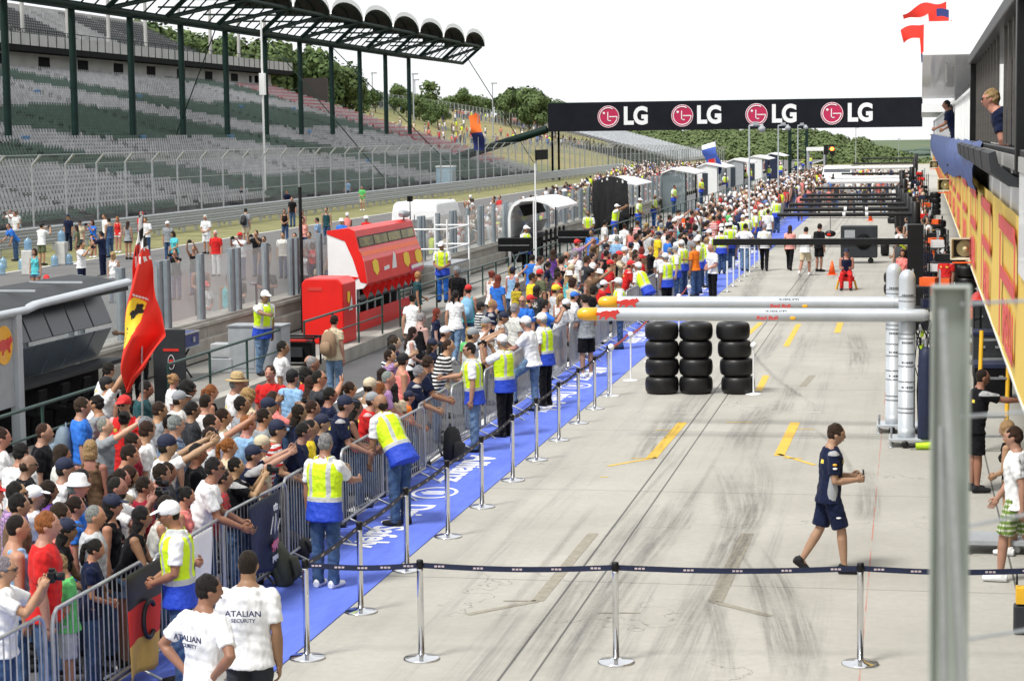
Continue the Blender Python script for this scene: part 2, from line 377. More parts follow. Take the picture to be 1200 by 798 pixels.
# blue carpet with white lettering
m, q = nmat('blue carpet', .9); O = q.tc.outputs['Object']
q.base(q.mix(q.mapr(q.noise(q.scaled(O, (3, .6, 1)), 1.2, 6, .7), .35, .68), (.085, .135, .56), (.12, .19, .66))); q.bump(q.noise(O, 3, 4), .5, .03)
carpet = thing('carpet', 'long blue carpet with white lettering between barriers and rope posts', 'carpet')
mb = MB(); mb.b2((-7.26, 8, .001), (-5.92, 150, .012)); mb.build('carpet_runner', m, carpet)
T1 = P(408, 652).y; T2 = P(600, 534).y
for k in range(6):
    o = (T2 + 5.6) * 0 + k * 12.6
    n = text('lettering', 'Allianz', .62, M['lwhite'], carpet, basis((0, -1, 0), (1, 0, 0), (-6.62, T2 + o - 1.35, .016)), off=.016, sx=1.5)
    n = text('lettering', 'Drive Safely', .62, M['lwhite'], carpet, basis((0, -1, 0), (1, 0, 0), (-6.62, T1 + o + 2.0, .016)), off=.014, sx=1.0)
    mb = MB(); cy = (T1 + T2) / 2 + o + .45
    for r0, r1 in ((.28, .33),):
        vs = []; K = 36
        for j in range(K):
            a = 2 * math.pi * j / K; vs += [(-6.62 + r0 * math.cos(a), cy + r0 * 1.4 * math.sin(a), .016), (-6.62 + r1 * math.cos(a), cy + r1 * 1.4 * math.sin(a), .016)]
        mb.add(vs, [(2 * j, 2 * j + 1, (2 * j + 3) % (2 * K), (2 * j + 2) % (2 * K)) for j in range(K)])
    for s, L in ((-.1, .15), (0, .2), (.1, .15)): mb.b2((-6.62 - L, cy + s - .03, .014), (-6.62 + L, cy + s + .03, .017))
    mb.build('emblem', M['lwhite'], carpet)

# raised pit wall platform with kerb
M['oldconc'] = mat('weathered concrete', (.34, .325, .29), .9, 0, .22, 1.3, .5, 22)
m, q = nmat('platform paving', .9); O = q.tc.outputs['Object']
bt = q.new('ShaderNodeTexBrick'); bt.inputs['Scale'].default_value = 5; bt.inputs['Color1'].default_value = (.23, .225, .21, 1); bt.inputs['Color2'].default_value = (.27, .26, .24, 1); bt.inputs['Mortar'].default_value = (.15, .145, .13, 1); bt.inputs['Mortar Size'].default_value = .012
q.L.new(O, bt.inputs[0]); q.base(q.mix(q.mapr(q.noise(O, 1.1, 5), .4, .7, 0, .6), bt.outputs[0], (.2, .19, .17))); q.bump(q.noise(O, 12, 4), .3, .01)
mb = MB(); mb.b2((-15.0, 6, -.2), (-12.82, 300, .3)); struct(mb.build('platform', m), 'paved pit wall platform')
mb = MB(); 
for i in range(60): mb.b2((-12.818, 6 + i * 4.9, -.2), (-12.55, 6 + i * 4.9 + 4.885, .305))
struct(mb.build('kerb', M['oldconc'], bevel=.015), 'rough concrete kerb of the platform')

# pit wall: concrete with clear panels between zinc posts
pw = thing('pit_wall', 'long concrete pit wall topped with scratched clear panels', 'wall')
mb = MB()
for i in range(48):
    y = 8 + i * 5; mb.b2((-15.75, y, -.1), (-15.2, y + 4.98, 1.14)); mb.b2((-15.2, y, .3), (-15.06, y + 4.98, .75)); mb.b2((-15.20, y, 1.0), (-15.12, y + 4.98, 1.09))
mb.build('concrete_wall', M['oldconc'], pw, bevel=.02)
panel = MB().box((0, 0, 0), (.02, 1.82, 1.34)).mesh('glass_panel'); panel.materials.append(M['glass'])
pm = MB(); pm.b2((-.05, -.09, 0), (.05, .09, 1.42)); pm.b2((-.065, -.105, 0), (.065, -.09, 1.42)); pm.b2((-.065, .09, 0), (.065, .105, 1.42)); pm.box((0, 0, 1.43), (.12, .21, .02)); pm = pm.mesh('wall_post'); pm.materials.append(M['zinc'])
y = 22.2; k = 0
while y < 195:
    o = link('wall_post', pm, None, pw); o.location = (-15.32, y, 1.14)
    o = link('glass_panel', panel, None, pw); o.location = (-15.32, y + 1.06, 1.14 + .68)
    y += 2.12; k += 1
    if k % 2 == 0: o = link('wall_post', pm, None, pw); o.location = (-15.32, y - .02, 1.14); y += .42
mb = MB()
# grass verge and gravel between track and guard rail, as a strip slightly above the meadow
M['verge'] = mat('mown dry verge', (.19, .185, .075), .95, 0, .3, .5, .6, 25)
sheet('verge', -41.5, -35.0, -6, 400, -.004, M['verge'], 'yellowish mown grass beside the track')
sheet('gravel_strip', -15.4, -15.0, -6, 320, -.006, M['oldconc'], 'concrete strip behind the wall')
# green tubular railing on the platform edge
def railing(y0, y1, label, X=-12.62, zb=.3, mt='green'):
    t = thing('railing', label, 'railing', (X, y0, zb), 0, 'green tubular railings along the pit wall platform')
    L = y1 - y0; mb = MB(); mb.cyl((0, 0, .9), (0, L, .9), .028); mb.build('top_rail', M[mt], t)
    mb = MB(); mb.cyl((0, 0, .47), (0, L, .47), .018); mb.build('mid_rail', M[mt], t)
    n = max(1, round(L / 2.05))
    for i in range(n + 1): MB().cyl((0, L * i / n, -.05), (0, L * i / n, .88), .024).build('post', M[mt], t)
railing(14, 32.4, 'green tubular railing in front of the dark pit stand with the bull disc'); railing(33.6, 40.1, 'green tubular railing section beside the wheeled flight case')
railing(41.8, 48.4, 'green tubular railing section in front of the red pit stand'); railing(50.2, 64.6, 'green tubular railing section by the white metal steps')
railing(65.6, 74.6, 'green tubular railing section in front of the round white pit stand'); railing(76.2, 100, 'green tubular railing section in front of the draped black pit stand')
railing(101, 136, 'green tubular railing section beside the orange sign'); railing(137, 190, 'green tubular railing section farthest up the lane')

# guard rail and catch fence beyond the track
ar = thing('guard_rail', 'triple ribbed steel guard rail beyond the far track edge', 'guard rail')
prof = []
for k in range(3):
    z0 = .28 + k * .30
    for dx, dz in ((0, 0), (.05, .05), (.05, .09), (0, .13), (.0, .15), (.05, .19), (.05, .23), (0, .28)): prof.append((-40 + dx, z0 + dz))
mb = MB(); n = len(prof)
for y0 in range(60, 290, 5):
    y1 = y0 + 4.98; vs = [(x, y0, z) for x, z in prof] + [(x, y1, z) for x, z in prof]; mb.add(vs, [(i, i + 1, i + 1 + n, i + n) for i in range(n - 1)])
mb.build('rail_beams', M['steel'], ar); mb = MB()
for i in range(115): mb.b2((-40.22, 60 + 2 * i, -.1), (-40.08, 60.14 + 2 * i, 1.15))
mb.build('rail_posts', M['steel'], ar)['kind'] = 'stuff'
m, q = nmat('wire mesh', .5); O = q.tc.outputs['Object']; s = q.new('ShaderNodeSeparateXYZ'); q.L.new(O, s.inputs[0])
u = q.math('ADD', s.outputs[1], s.outputs[2]); v = q.math('SUBTRACT', s.outputs[1], s.outputs[2])
w1 = q.math('LESS_THAN', q.math('FRACT', q.math('DIVIDE', u, v=.16)), v=.085); w2 = q.math('LESS_THAN', q.math('FRACT', q.math('DIVIDE', v, v=.16)), v=.085)
q.L.new(q.math('MULTIPLY', q.math('MAXIMUM', w1, w2), v=.85), q.b.inputs['Alpha']); q.b.inputs['Base Color'].default_value = (.36, .38, .4, 1); q.b.inputs['Metallic'].default_value = .4; M['wire'] = m
def fence(name, label, pts, h, step, post_r=.06, top=True, group=None, maxp=95, kind='fence', mt='steel'):
    t = thing(name, label, kind, (0, 0, 0), 0, group); pmsh = MB(); pmsh.cyl((0, 0, -.3), (0, 0, h), post_r, 8)
    if top: pmsh.cyl((0, 0, h), (.45, 0, h + .5), post_r, 8)
    pmsh = pmsh.mesh('post'); pmsh.materials.append(M[mt]); net = MB(); wires = MB(); cnt = 0; rest = MB()
    for i in range(len(pts) - 1):
        a, b = Vector(pts[i]), Vector(pts[i + 1]); L = (b - a).length; n = max(1, round(L / step))
        for k in range(n):
            p = a.lerp(b, k / n); p2 = a.lerp(b, (k + 1) / n)
            if cnt < maxp: o = link('post', pmsh, None, t); o.location = p; cnt += 1
            else: rest.cyl(p, p + Vector((0, 0, h)), post_r, 5)
            up = Vector((0, 0, h))
            net.quad(p, p2, p2 + up, p + up)
            if top: net.quad(p + up, p2 + up, p2 + up + Vector((.45, 0, .5)), p + up + Vector((.45, 0, .5)))
            for zz in ([.1, h * .25, h * .5, h * .75, h] if top else [.1, h]): wires.cyl(p + Vector((.02, 0, zz)), p2 + Vector((.02, 0, zz)), .014 if top else .02, 4)
            if top: wires.cyl(p + Vector((.45, 0, h + .5)), p2 + Vector((.45, 0, h + .5)), .014, 4)
    net.build('wire_mesh', M['wire'], t, fix=False); wires.build('cables', M[mt], t)
    if rest.v: rest.build('posts', M[mt], t)['kind'] = 'stuff'
    return t
fence('catch_fence', 'tall mesh catch fence with bent post tops below the big grandstand', [(-41, 72, 0), (-41, 266, 0)], 4.0, 3.95)
fence('catch_fence', 'mesh catch fence running on below the distant grey grandstand', [(-41.3, 270, 0), (-42, 480, -2)], 3.6, 5, group='catch fences')

# ================================================================= big grandstand
gs = thing('grandstand', 'huge grandstand with white, green and red seat rows under arched roof', 'grandstand')
YE = 256.0; NR = 46
def row(i): return -45 - i * .78, .35 + i * .247       # x, tread height
m, q = nmat('grandstand steps', .9); q.base(q.mix(q.mapr(q.noise(q.tc.outputs['Object'], .8, 5), .35, .7), (.09, .088, .085), (.17, .165, .155))); M['steps'] = m
mb = MB()
for i in range(NR):
    x, z = row(i); y0 = 84 + i * 1.3; mb.quad((x, y0, z), (x, YE, z), (x - .78, YE, z), (x - .78, y0, z)); mb.quad((x, y0, z - .247), (x, YE, z - .247), (x, YE, z), (x, y0, z))
x, z = row(NR)
mb.add([(-45, YE, -.3), (-45, YE, .35), (x, YE, z), (x, YE, -.3)], [(0, 1, 2, 3)])
mb.build('terrace', M['steps'], gs, fix=False)
seatM = {'W': mat('pale seats', (.36, .36, .365), .6, 0, .18, .7), 'G': mat('green seats', (.035, .085, .058), .6, 0, .25, .7), 'R': mat('red seats', (.36, .07, .085), .6, 0, .2, .7), 'U': mat('shaded upper seats', (.018, .022, .028), .6, 0, .2, .7), 'S': mat('silver benches', (.64, .66, .68), .55, 0, .1, .5)}  # shade put into the seat colours: pale and green dimmed, upper near black
def seatcol(i, y):
    if y > 238: return 'R' if (i > 4 and i % 2 == 0) else 'W'
    s = (y - 84) / 19 + .028 * i; f = (i * .085 + .35 * math.sin(s * 2.1) + s * .55) % 2
    return 'G' if f < .95 else 'W'
def seatgeo(mb, x, y, z, mi):
    vs = [(x - .52, y, z + .42), (x - .52, y + .33, z + .42), (x - .18, y + .33, z + .42), (x - .18, y, z + .42), (x - .60, y, z + .80), (x - .60, y + .33, z + .80), (x - .18, y, z + .3), (x - .18, y + .33, z + .3)]
    mb.add(vs, [(0, 3, 2, 1), (0, 1, 5, 4), (3, 6, 7, 2)], mi)
mb = MB(); keys = 'WGRUS'
for k_ in keys:
    q = NB(seatM[k_]); gr = q.new('ShaderNodeNewGeometry').outputs['Random Per Island']; src = q.b.inputs['Base Color'].links[0].from_socket; v = q.new('ShaderNodeVectorMath', operation='SCALE'); q.L.new(src, v.inputs[0]); q.L.new(q.mapr(gr, 0, 1, .84, 1.1), v.inputs['Scale']); q.base(v.outputs[0])
mats5 = [seatM[k] for k in keys]; spots = []
for i in range(1, NR):
    x, z = row(i); ymin = max(84 + i * 1.3, -x * 2.11)
    y = 84.0 + math.ceil((ymin - 84) / .5) * .5
    while y < YE - .6:
        if (y + 4 + i * .12) % 19 > 1.1: spots.append((x, y, z, seatcol(i, y)))
        y += .5
spots.sort(key=lambda s: (s[1] ** 2 + s[0] ** 2) + (0 if s[2] > 1.8 else 1e6))
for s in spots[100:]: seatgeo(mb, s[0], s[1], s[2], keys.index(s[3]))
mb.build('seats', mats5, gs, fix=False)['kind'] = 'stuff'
sm = {}
for k in 'WG':
    b_ = MB(); seatgeo(b_, 0, 0, 0, 0); me = b_.mesh('seat'); me.materials.append(seatM[k]); sm[k] = me
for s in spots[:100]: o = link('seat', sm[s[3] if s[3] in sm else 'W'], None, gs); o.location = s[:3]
# aisle steps
mb = MB()
for a in range(10):
    for i in range(NR):
        x, z = row(i); yy = 84 - 4 - i * .12 + 19 * a
        if yy > 84 + i * 1.9 and yy < YE - 1: mb.b2((x - .36, yy, z), (x, yy + 1.1, z + .12)); mb.b2((x - .75, yy, z), (x - .4, yy + 1.1, z + .14), 0)
mb.build('aisle_steps', M['blackm'], gs)
# back wall with openings, walkway, upper tier
XB = row(NR)[0]; ZB = row(NR)[1]; M['conc2'] = mat('pale painted concrete', (.42, .415, .4), .85, 0, .14, .4)
mb = MB(); mb.b2((XB - .3, 140, -1), (XB - .1, YE, ZB + 1.75)); mb.build('back_wall', M['conc2'], gs)
mb = MB(); mb.b2((XB - .1, 140, ZB + 1.75), (XB + 1.6, YE + 4, ZB + 2.1)); mb.b2((XB - 5, 140, ZB + 2.1), (XB + 1.6, YE + 4, ZB + 2.3)); mb.build('gallery_slab', M['blackm'], gs)
mb = MB(); mb.b2((XB + 1.4, 140, ZB + 2.3), (XB + 1.6, YE + 4, ZB + 3.35)); mb.build('gallery_parapet', M['conc2'], gs)
mb = MB()
for i in range(60): mb.b2((XB + 1.61, 140 + 2 * i, ZB + 2.2), (XB + 1.66, 140.06 + 2 * i, ZB + 3.75))
mb.cyl((XB + 1.63, 140, ZB + 3.75), (XB + 1.63, YE + 4, ZB + 3.75), .04, 6); mb.build('gallery_railing', M['greensteel'], gs)
mb = MB()
for i in range(12): mb.b2((XB - .12, 146 + 9.4 * i, ZB + .3), (XB - .07, 148.6 + 9.4 * i, ZB + 1.5))
for i in range(3): mb.b2((XB - .12, 247 + 2.2 * i, ZB + .5), (XB - .07, 248 + 2.2 * i, ZB + 1.4))
mb.build('wall_openings', M['blackm'], gs)
mb = MB(); us = MB()
for i in range(13):
    x = XB - 1 - i * .75; z = ZB + 2.5 + i * .36; mb.b2((x - .75, 140, z - .4), (x, YE - 16, z))
    y = 168 + .55 * (i % 2)
    while y < YE - 17:
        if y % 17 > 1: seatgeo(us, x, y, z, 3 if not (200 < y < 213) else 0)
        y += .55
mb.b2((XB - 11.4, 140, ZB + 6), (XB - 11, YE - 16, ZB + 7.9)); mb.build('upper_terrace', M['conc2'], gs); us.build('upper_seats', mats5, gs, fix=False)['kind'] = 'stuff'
for i in range(12): MB().cyl((XB - 4, 145 + 11 * i, ZB + 2), (XB - 4, 145 + 11 * i, ZB + 9.5 - .0 * i), .22, 8).build('rear_column', M['conc2'], gs)
mb = MB(); rnd = random.Random(3)
# litter bins on the terrace
bm_ = MB().lathe([(.24, 0), (.32, .75), (.34, .78)], 12).mesh('litter_bin'); bm_.materials.append(mat('blue bin', (.16, .3, .5), .5, 0, .1))
nb_ = -1
for px, py, X in ((29, 167, -60), (43, 121, -72), (163, 123, -72), (166, 164, -60), (270, 161, -60), (282, 134, -70), (343, 128, -70), (362, 161, -61), (430, 180, -52)):
    i = int(round((-X - 45) / .78)); x, z = row(i); p = PX(px, py, x + .2); o = link('litter_bin', bm_, None); nb_ += 1; o.location = (x + .25, p.y, z - .24)
    tag(o, f'light blue litter bin among the grandstand seats, {"first second third fourth fifth sixth seventh eighth ninth".split()[nb_]} counted from the left', 'litter bin', 'litter bins on the grandstand')
# roof: pillars, lower beam, V struts, vaults
PY_ = [130.7 + 11.45 * k for k in range(11)]
for y in PY_: MB().cyl((-60, y, 4.6), (-60, y, 15), .26, 12).build('pillar', M['greensteel'], gs)
mb = MB(); mb.b2((-60.25, 100, 14.75), (-59.75, 245, 15.1)); mb.build('main_beam', M['greensteel'], gs)
NY = [244.0 - 11.25 * k for k in range(14)]
lo = MB(); hi = MB(); lo.cyl((-53, NY[-1], 14.0), (-53, NY[0], 14.0), .20, 8); hi.cyl((-50.7, NY[-1], 15.95), (-50.7, NY[0], 15.95), .16, 8)
for k, y in enumerate(NY):
    lo.cyl((-53, y, 14), (-50.7, y, 15.95), .19, 8); lo.cyl((-53, y, 14), (-60, y, 15), .17, 8); lo.cyl((-50.7, y, 15.95), (-62, y, 16.3), .09, 8)
    if k: lo.cyl((-53, y, 14), (-50.7, y + 11.25, 15.95), .17, 8)
    for j in range(1, 5):
        yy = y - j * 2.25
        if k < 13: lo.cyl((-53, yy, 14.05), (-51, yy, 15.9), .06, 5)
lo.build('truss', M['greensteel'], gs)
hi.build('front_tube', M['greensteel'], gs)
va = MB(); rim = MB(); rib = MB()
for k in range(13):
    y1, y0 = NY[k], NY[k + 1]; n = 12; c = (y0 + y1) / 2; hw = (y1 - y0) / 2 - .15
    def arc(x, z0, t, h=1.45): a = math.pi * t; return (x, c - hw * math.cos(a), z0 + h * math.sin(a))
    A = [arc(-50.2, 15.95, i / n) for i in range(n + 1)]; B = [arc(-55.2, 16.15, i / n) for i in range(n + 1)]
    va.add(A + B, [(i, i + 1, i + n + 2, i + n + 1) for i in range(n)], 0, None, True)
    up = [(x, y, z + .12) for x, y, z in A]; upB = [(x, y, z + .12) for x, y, z in B]
    rim.add(A + [(x + .02, y, z + .42) for x, y, z in A], [(i, i + 1, i + n + 2, i + n + 1) for i in range(n)], 0, None, True)
    rim.add(up + upB, [(i, i + 1, i + n + 2, i + n + 1) for i in range(n)], 0, None, True)
    for j in range(5):
        x = -50.4 - j * 1.15; pts = [arc(x, 15.9 + j * .04, i / 8, 1.4) for i in range(9)]; rib.tube(pts, .06, 5)
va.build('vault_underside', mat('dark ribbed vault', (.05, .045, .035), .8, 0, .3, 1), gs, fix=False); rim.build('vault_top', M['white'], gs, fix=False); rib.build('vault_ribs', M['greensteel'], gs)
for a, b in (((-60, NY[3], 15), (-44, NY[3] - 8, 1)), ((-60, NY[5], 15), (-46, NY[5] - 8, 1)), ((-51, NY[1], 15.8), (-44, NY[1] + 9, 2)), ((-53, NY[8], 14), (-62, NY[8] + 14, 5))): MB().cyl(a, b, .05, 5).build('stay_cable', M['greensteel'], gs)
# lamp mast in front of the stand and small people on the terrace come with the crowd
mast = thing('mast', 'thin white mast standing in front of the grandstand', 'mast', (-47, 146.5, 0)); MB().tube([(0, 0, 0), (0, 0, 14)], [.1, .07], 8).build('pole', M['white'], mast); MB().box((0, 0, 9.2), (.4, .4, 1.6)).build('box', M['white'], mast)

# distant grandstand beyond the gantry
g2 = thing('grandstand', 'distant pale grey grandstand seen under the black gantry', 'grandstand'); mb = MB(); s2 = MB()
for i in range(34):
    x = -44 - i * .75; z = .1 + i * .2; mb.quad((x, 402, z), (x, 478, z), (x - .75, 478, z), (x - .75, 402, z)); mb.quad((x, 402, z - .3), (x, 478, z - .3), (x, 478, z), (x, 402, z))
    y = 403
    while y < 476:
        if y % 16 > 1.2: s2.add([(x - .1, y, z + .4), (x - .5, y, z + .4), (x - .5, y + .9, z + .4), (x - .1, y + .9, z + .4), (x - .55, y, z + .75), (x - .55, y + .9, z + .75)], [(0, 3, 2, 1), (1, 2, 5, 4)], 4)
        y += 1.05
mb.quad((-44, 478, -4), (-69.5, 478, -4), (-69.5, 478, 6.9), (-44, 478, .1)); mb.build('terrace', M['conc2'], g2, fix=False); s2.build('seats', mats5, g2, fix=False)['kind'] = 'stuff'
fence('fence', 'green windbreak fence in front of the distant grandstand', [(-43.4, 300, 0), (-43.4, 420, 0)], 2.2, 4, .05, False, mt='green')
# ================================================================= gantry over the straight
GY = 236.0
gt = thing('advert_gantry', 'black advertising gantry with four round red emblems and white letters over the lanes', 'gantry', (0, GY, 0))
gx0, gx1, gz0, gz1 = -41.2, 1.5, 5.62, 8.85
mb = MB(); mb.b2((gx0, 0, gz0), (gx1, 1.6, gz1)); mb.build('banner', mat('black banner cloth', (.008, .009, .014), .7, 0, .25, .5, .3, 1.2, spec=.15), gt)
mb = MB()
for x in (gx0 + .4, gx0 + .4): mb.b2((x - .1, .3, 0), (x + .1, .5, gz0)); mb.b2((x + .5, 1.2, 0), (x + .7, 1.5, gz0))
mb.cyl((gx0, .6, gz1 + .05), (gx1, .6, gz1 + .05), .07, 6); mb.build('frame', M['greensteel'], gt)
mb = MB(); mb.tube([(gx0 - .2, .6, gz0 + .3), (-53, 2, 2.6)], [.45, .5], 4); mb.build('stair_flight', M['greensteel'], gt)
lgr = mat('emblem red', (.46, .012, .075), .5, 0, .04)
for px, lx in ((713, 745), (799.5, 831), (886.5, 919), (975, 1008)):
    cx = PY(px, 135, GY).x; cz = 7.25; mb = MB(); e = MB()
    K = 40
    disc = [(cx + 1.27 * math.cos(2 * math.pi * j / K), cz + 1.27 * math.sin(2 * math.pi * j / K)) for j in range(K)]
    mb.prism(disc, -.03, -.01); d_ = mb.build('emblem_disc', lgr, gt)
    e.tube([(cx + 1.02 * math.cos(a), -.05, cz + 1.02 * math.sin(a)) for a in [R(60 + i * 7.5) for i in range(41)]], .055, 6)   # open ring, ends at the bar
    e.b2((cx + .1, -.06, cz - .055), (cx + 1.02, -.04, cz + .055)); e.b2((cx - .12, -.06, cz - .5), (cx - .02, -.04, cz + .55)); e.b2((cx - .12, -.06, cz - .5), (cx + .3, -.04, cz - .4)); e.ell((cx - .52, -.05, cz + .42), (.14, .02, .14), 12, 6)
    for s0 in (0,): e.tube([(cx + 1.22 * math.cos(2 * math.pi * j / K), -.035, cz + 1.22 * math.sin(2 * math.pi * j / K)) for j in range(K + 1)], .035, 5)
    e.build('emblem_lines', M['lwhite'], gt)
    lc = PY(lx, 134, GY).x; text('letters', 'LG', 2.75, M['lwhite'], gt, basis((1, 0, 0), (0, 0, 1), (lc, -.03, cz - .02)), ext=.02, off=.11, sx=.86)

# ================================================================= trees
m, q = nmat('foliage', .75); O = q.tc.outputs['Object']; gi = q.new('ShaderNodeNewGeometry').outputs['Random Per Island']; oi = q.new('ShaderNodeObjectInfo').outputs['Random']
c = q.mix(gi, (.036, .070, .024), (.125, .180, .062)); c = q.mix(q.math('MULTIPLY', oi, v=.55), c, (.12, .15, .06)); q.base(c); q.b.inputs['Specular IOR Level'].default_value = .2
q.b.inputs['Subsurface Weight'].default_value = 0; M['leaf'] = m
M['bark'] = mat('bark', (.09, .07, .05), .9, 0, .3, 5)
def crown_mesh(seed, h, w, n, ls):
    rd = random.Random(seed); mb = MB(); bl = []
    for i in range(11):
        a = rd.uniform(0, 6.28); r = rd.uniform(0, .75) * w / 2; zc = h * rd.uniform(.32, .86); k = 1 - .55 * abs(zc / h - .5); bl.append((r * math.cos(a) * k, r * math.sin(a) * k, zc, w * rd.uniform(.16, .28)))
    for i in range(n):
        b = rd.choice(bl); d = Vector((rd.gauss(0, 1), rd.gauss(0, 1), rd.gauss(0, .8))).normalized(); rr = b[3] * rd.uniform(.65, 1.12)
        p = Vector(b[:3]) + d * rr; u = (d.orthogonal() + Vector((rd.uniform(-.8, .8), rd.uniform(-.8, .8), rd.uniform(-.8, .8)))).normalized(); v = d.cross(u).normalized(); s = ls * rd.uniform(.5, 1.3)
        j = [rd.uniform(.7, 1.2) for _ in range(5)]
        mb.add([p + (u * math.cos(t * 1.2566) + v * math.sin(t * 1.2566)) * s * j[t] for t in range(5)], [(0, 1, 2, 3, 4)])
    me = mb.mesh('crown'); me.materials.append(M['leaf']); return me
def trunk_mesh(seed, h):
    rd = random.Random(seed); mb = MB(); mb.tube([(0, 0, -.5), (.05, 0, h * .3), (rd.uniform(-.2, .2), 0, h * .7)], [h * .028, h * .02, h * .007], 7)
    for i in range(5):
        a = rd.uniform(0, 6.28); z = h * rd.uniform(.22, .5); mb.tube([(0, 0, z), (math.cos(a) * h * .12, math.sin(a) * h * .12, z + h * .12), (math.cos(a) * h * .22, math.sin(a) * h * .22, z + h * .26)], [h * .012, h * .008, h * .003], 5)
    me = mb.mesh('trunk'); me.materials.append(M['bark']); return me
TV = [(crown_mesh(i, 8, 6.5, 1700, .29), trunk_mesh(i, 8)) for i in range(6)]
TS = [(crown_mesh(20 + i, 8, 5, 300, .4), trunk_mesh(20 + i, 8)) for i in range(2)]
ORD = 'first second third fourth fifth sixth seventh eighth ninth tenth eleventh twelfth thirteenth fourteenth fifteenth sixteenth seventeenth eighteenth nineteenth twentieth'.split()
def nth(i): return ORD[i] if i < 20 else ['twenty-', 'thirty-', 'forty-'][(i + 1) // 10 - 2] + (ORD[(i + 1) % 10 - 1] if (i + 1) % 10 else 'tenth')
def tree(x, y, h, label, group, var=None, z=None):
    cr, tk = var or random.choice(TV); s = h / 8
    t = thing('tree', label, 'tree', (x, y, terrain(x, y) - .1 if z is None else z), random.uniform(0, 6.28), group, s)
    link('crown', cr, None, t); link('trunk', tk, None, t); return t
def toph(px, py, Y, X=None):
    return PY(px, py, Y)
rd = random.Random(5)
# dense trees on the bank behind the red seats: each row placed by depth and skyline height
sky_pts = [(120, 8), (160, 14), (200, 30), (255, 38), (300, 36), (330, 44), (360, 52), (385, 58), (405, 70), (425, 88), (440, 100)]
def skyline(px):
    for (a, b), (c, d) in zip(sky_pts, sky_pts[1:]):
        if a <= px <= c: return b + (d - b) * (px - a) / (c - a)
    return 100
for Y, n, off in ((272, 13, 0), (292, 12, 9), (318, 11, 2)):
    for i in range(n):
        px = 130 + (300 if Y < 300 else 290) * (i + rd.uniform(.1, .9)) / n; p = PY(px, skyline(px) + off + rd.uniform(0, 10), Y + rd.uniform(-6, 6)); g0 = terrain(p.x, p.y); h = max(5, p.z - g0)
        tree(p.x, p.y, h, f'broad dark green tree, {nth(i)} from left in the {"front middle back".split()[(Y > 280) + (Y > 300)]} row behind the grandstand', 'trees on the bank behind the grandstand')
for i in range(14):
    px = 425 + 95 * i / 13; p = PY(px, 108 + 16 * (px - 425) / 95 - rd.uniform(0, 8), 330 + rd.uniform(-15, 15)); g0 = terrain(p.x, p.y); tree(p.x, p.y, max(2.2, p.z - g0), f'low yellowish bush-like tree on the bank, {nth(i)} from the dark trees', 'low trees along the bank top')
for i in range(34):
    px = 462 + 190 * (i + rd.random()) / 34; yt = 108 + 8 * math.sin(px * .09) + rd.uniform(-4, 8); p = PY(px, yt, 470 + rd.uniform(-40, 60)); g0 = terrain(p.x, p.y)
    tree(p.x, p.y, max(4, p.z - g0), f'distant skyline tree left of the black gantry, {nth(i)} from the left', 'distant trees on the left skyline', random.choice(TV + TS))
for i, (px, yt) in enumerate(((500, 92), (508, 94), (590, 118))):
    p = PY(px, yt, 430); tree(p.x, p.y, max(5, p.z - terrain(p.x, p.y)), f'thin airy tree rising above the distant row, {nth(i)} from the left', 'thin trees on the left skyline', TS[0])
# wooded hill far beyond the gantry, a mass nobody could count
hp = [(700, 151), (820, 150), (900, 150), (945, 152), (965, 154), (987, 160), (1011, 163), (1022, 170), (1037, 173), (1056, 177), (1075, 184), (1110, 188)]
def hs_(px):
    for (a, b), (c, d) in zip(hp, hp[1:]):
        if a <= px <= c: return b + (d - b) * (px - a) / (c - a)
    return 190
mb = MB()
for i in range(620):
    f = rd.random(); Y = 560 + 260 * f; px = rd.uniform(690, 1115); base = hs_(px) - 3; p = PY(px, base + (26 * (1 - f)) + rd.uniform(-2, 3), Y); r = rd.uniform(2.6, 4.6)
    for j in range(200):
        d = Vector((rd.gauss(0, 1), rd.gauss(0, 1), rd.gauss(0, 1))).normalized(); d.z = d.z if d.z > -.5 else -d.z
        c0 = Vector((p.x, p.y, p.z - r)) + Vector((d.x * r, d.y * r, d.z * r * .9)) * rd.uniform(.75, 1.1); u = (d.orthogonal() + Vector((rd.uniform(-.7, .7), rd.uniform(-.7, .7), rd.uniform(-.7, .7)))).normalized(); v = d.cross(u).normalized(); s = rd.uniform(.28, .75)
        mb.add([c0 + u * s, c0 + v * s, c0 - u * s * .8, c0 - v * s], [(0, 1, 2, 3)])
wood = mb.build('forest', M['leaf'], fix=False); struct(wood, 'dense green wood on the distant hill', 'stuff')
# fields and far ridge
mb = MB(); pts = [(-900, 3000), (-300, 3100), (0, 3000), (200, 2900), (900, 3000)]
for i in range(160):
    x = -1200 + i * 15; mb.ell((x, 3000 + 80 * math.sin(i), -24 + 3 * math.sin(i * 1.7)), (24, 20, 4.5 + 1.5 * math.sin(i * .31)), 8, 5)
struct(mb.build('hills', mat('blue green ridge', (.09, .13, .10), .9, 0, .3, .01)), 'low far ridge on the horizon')
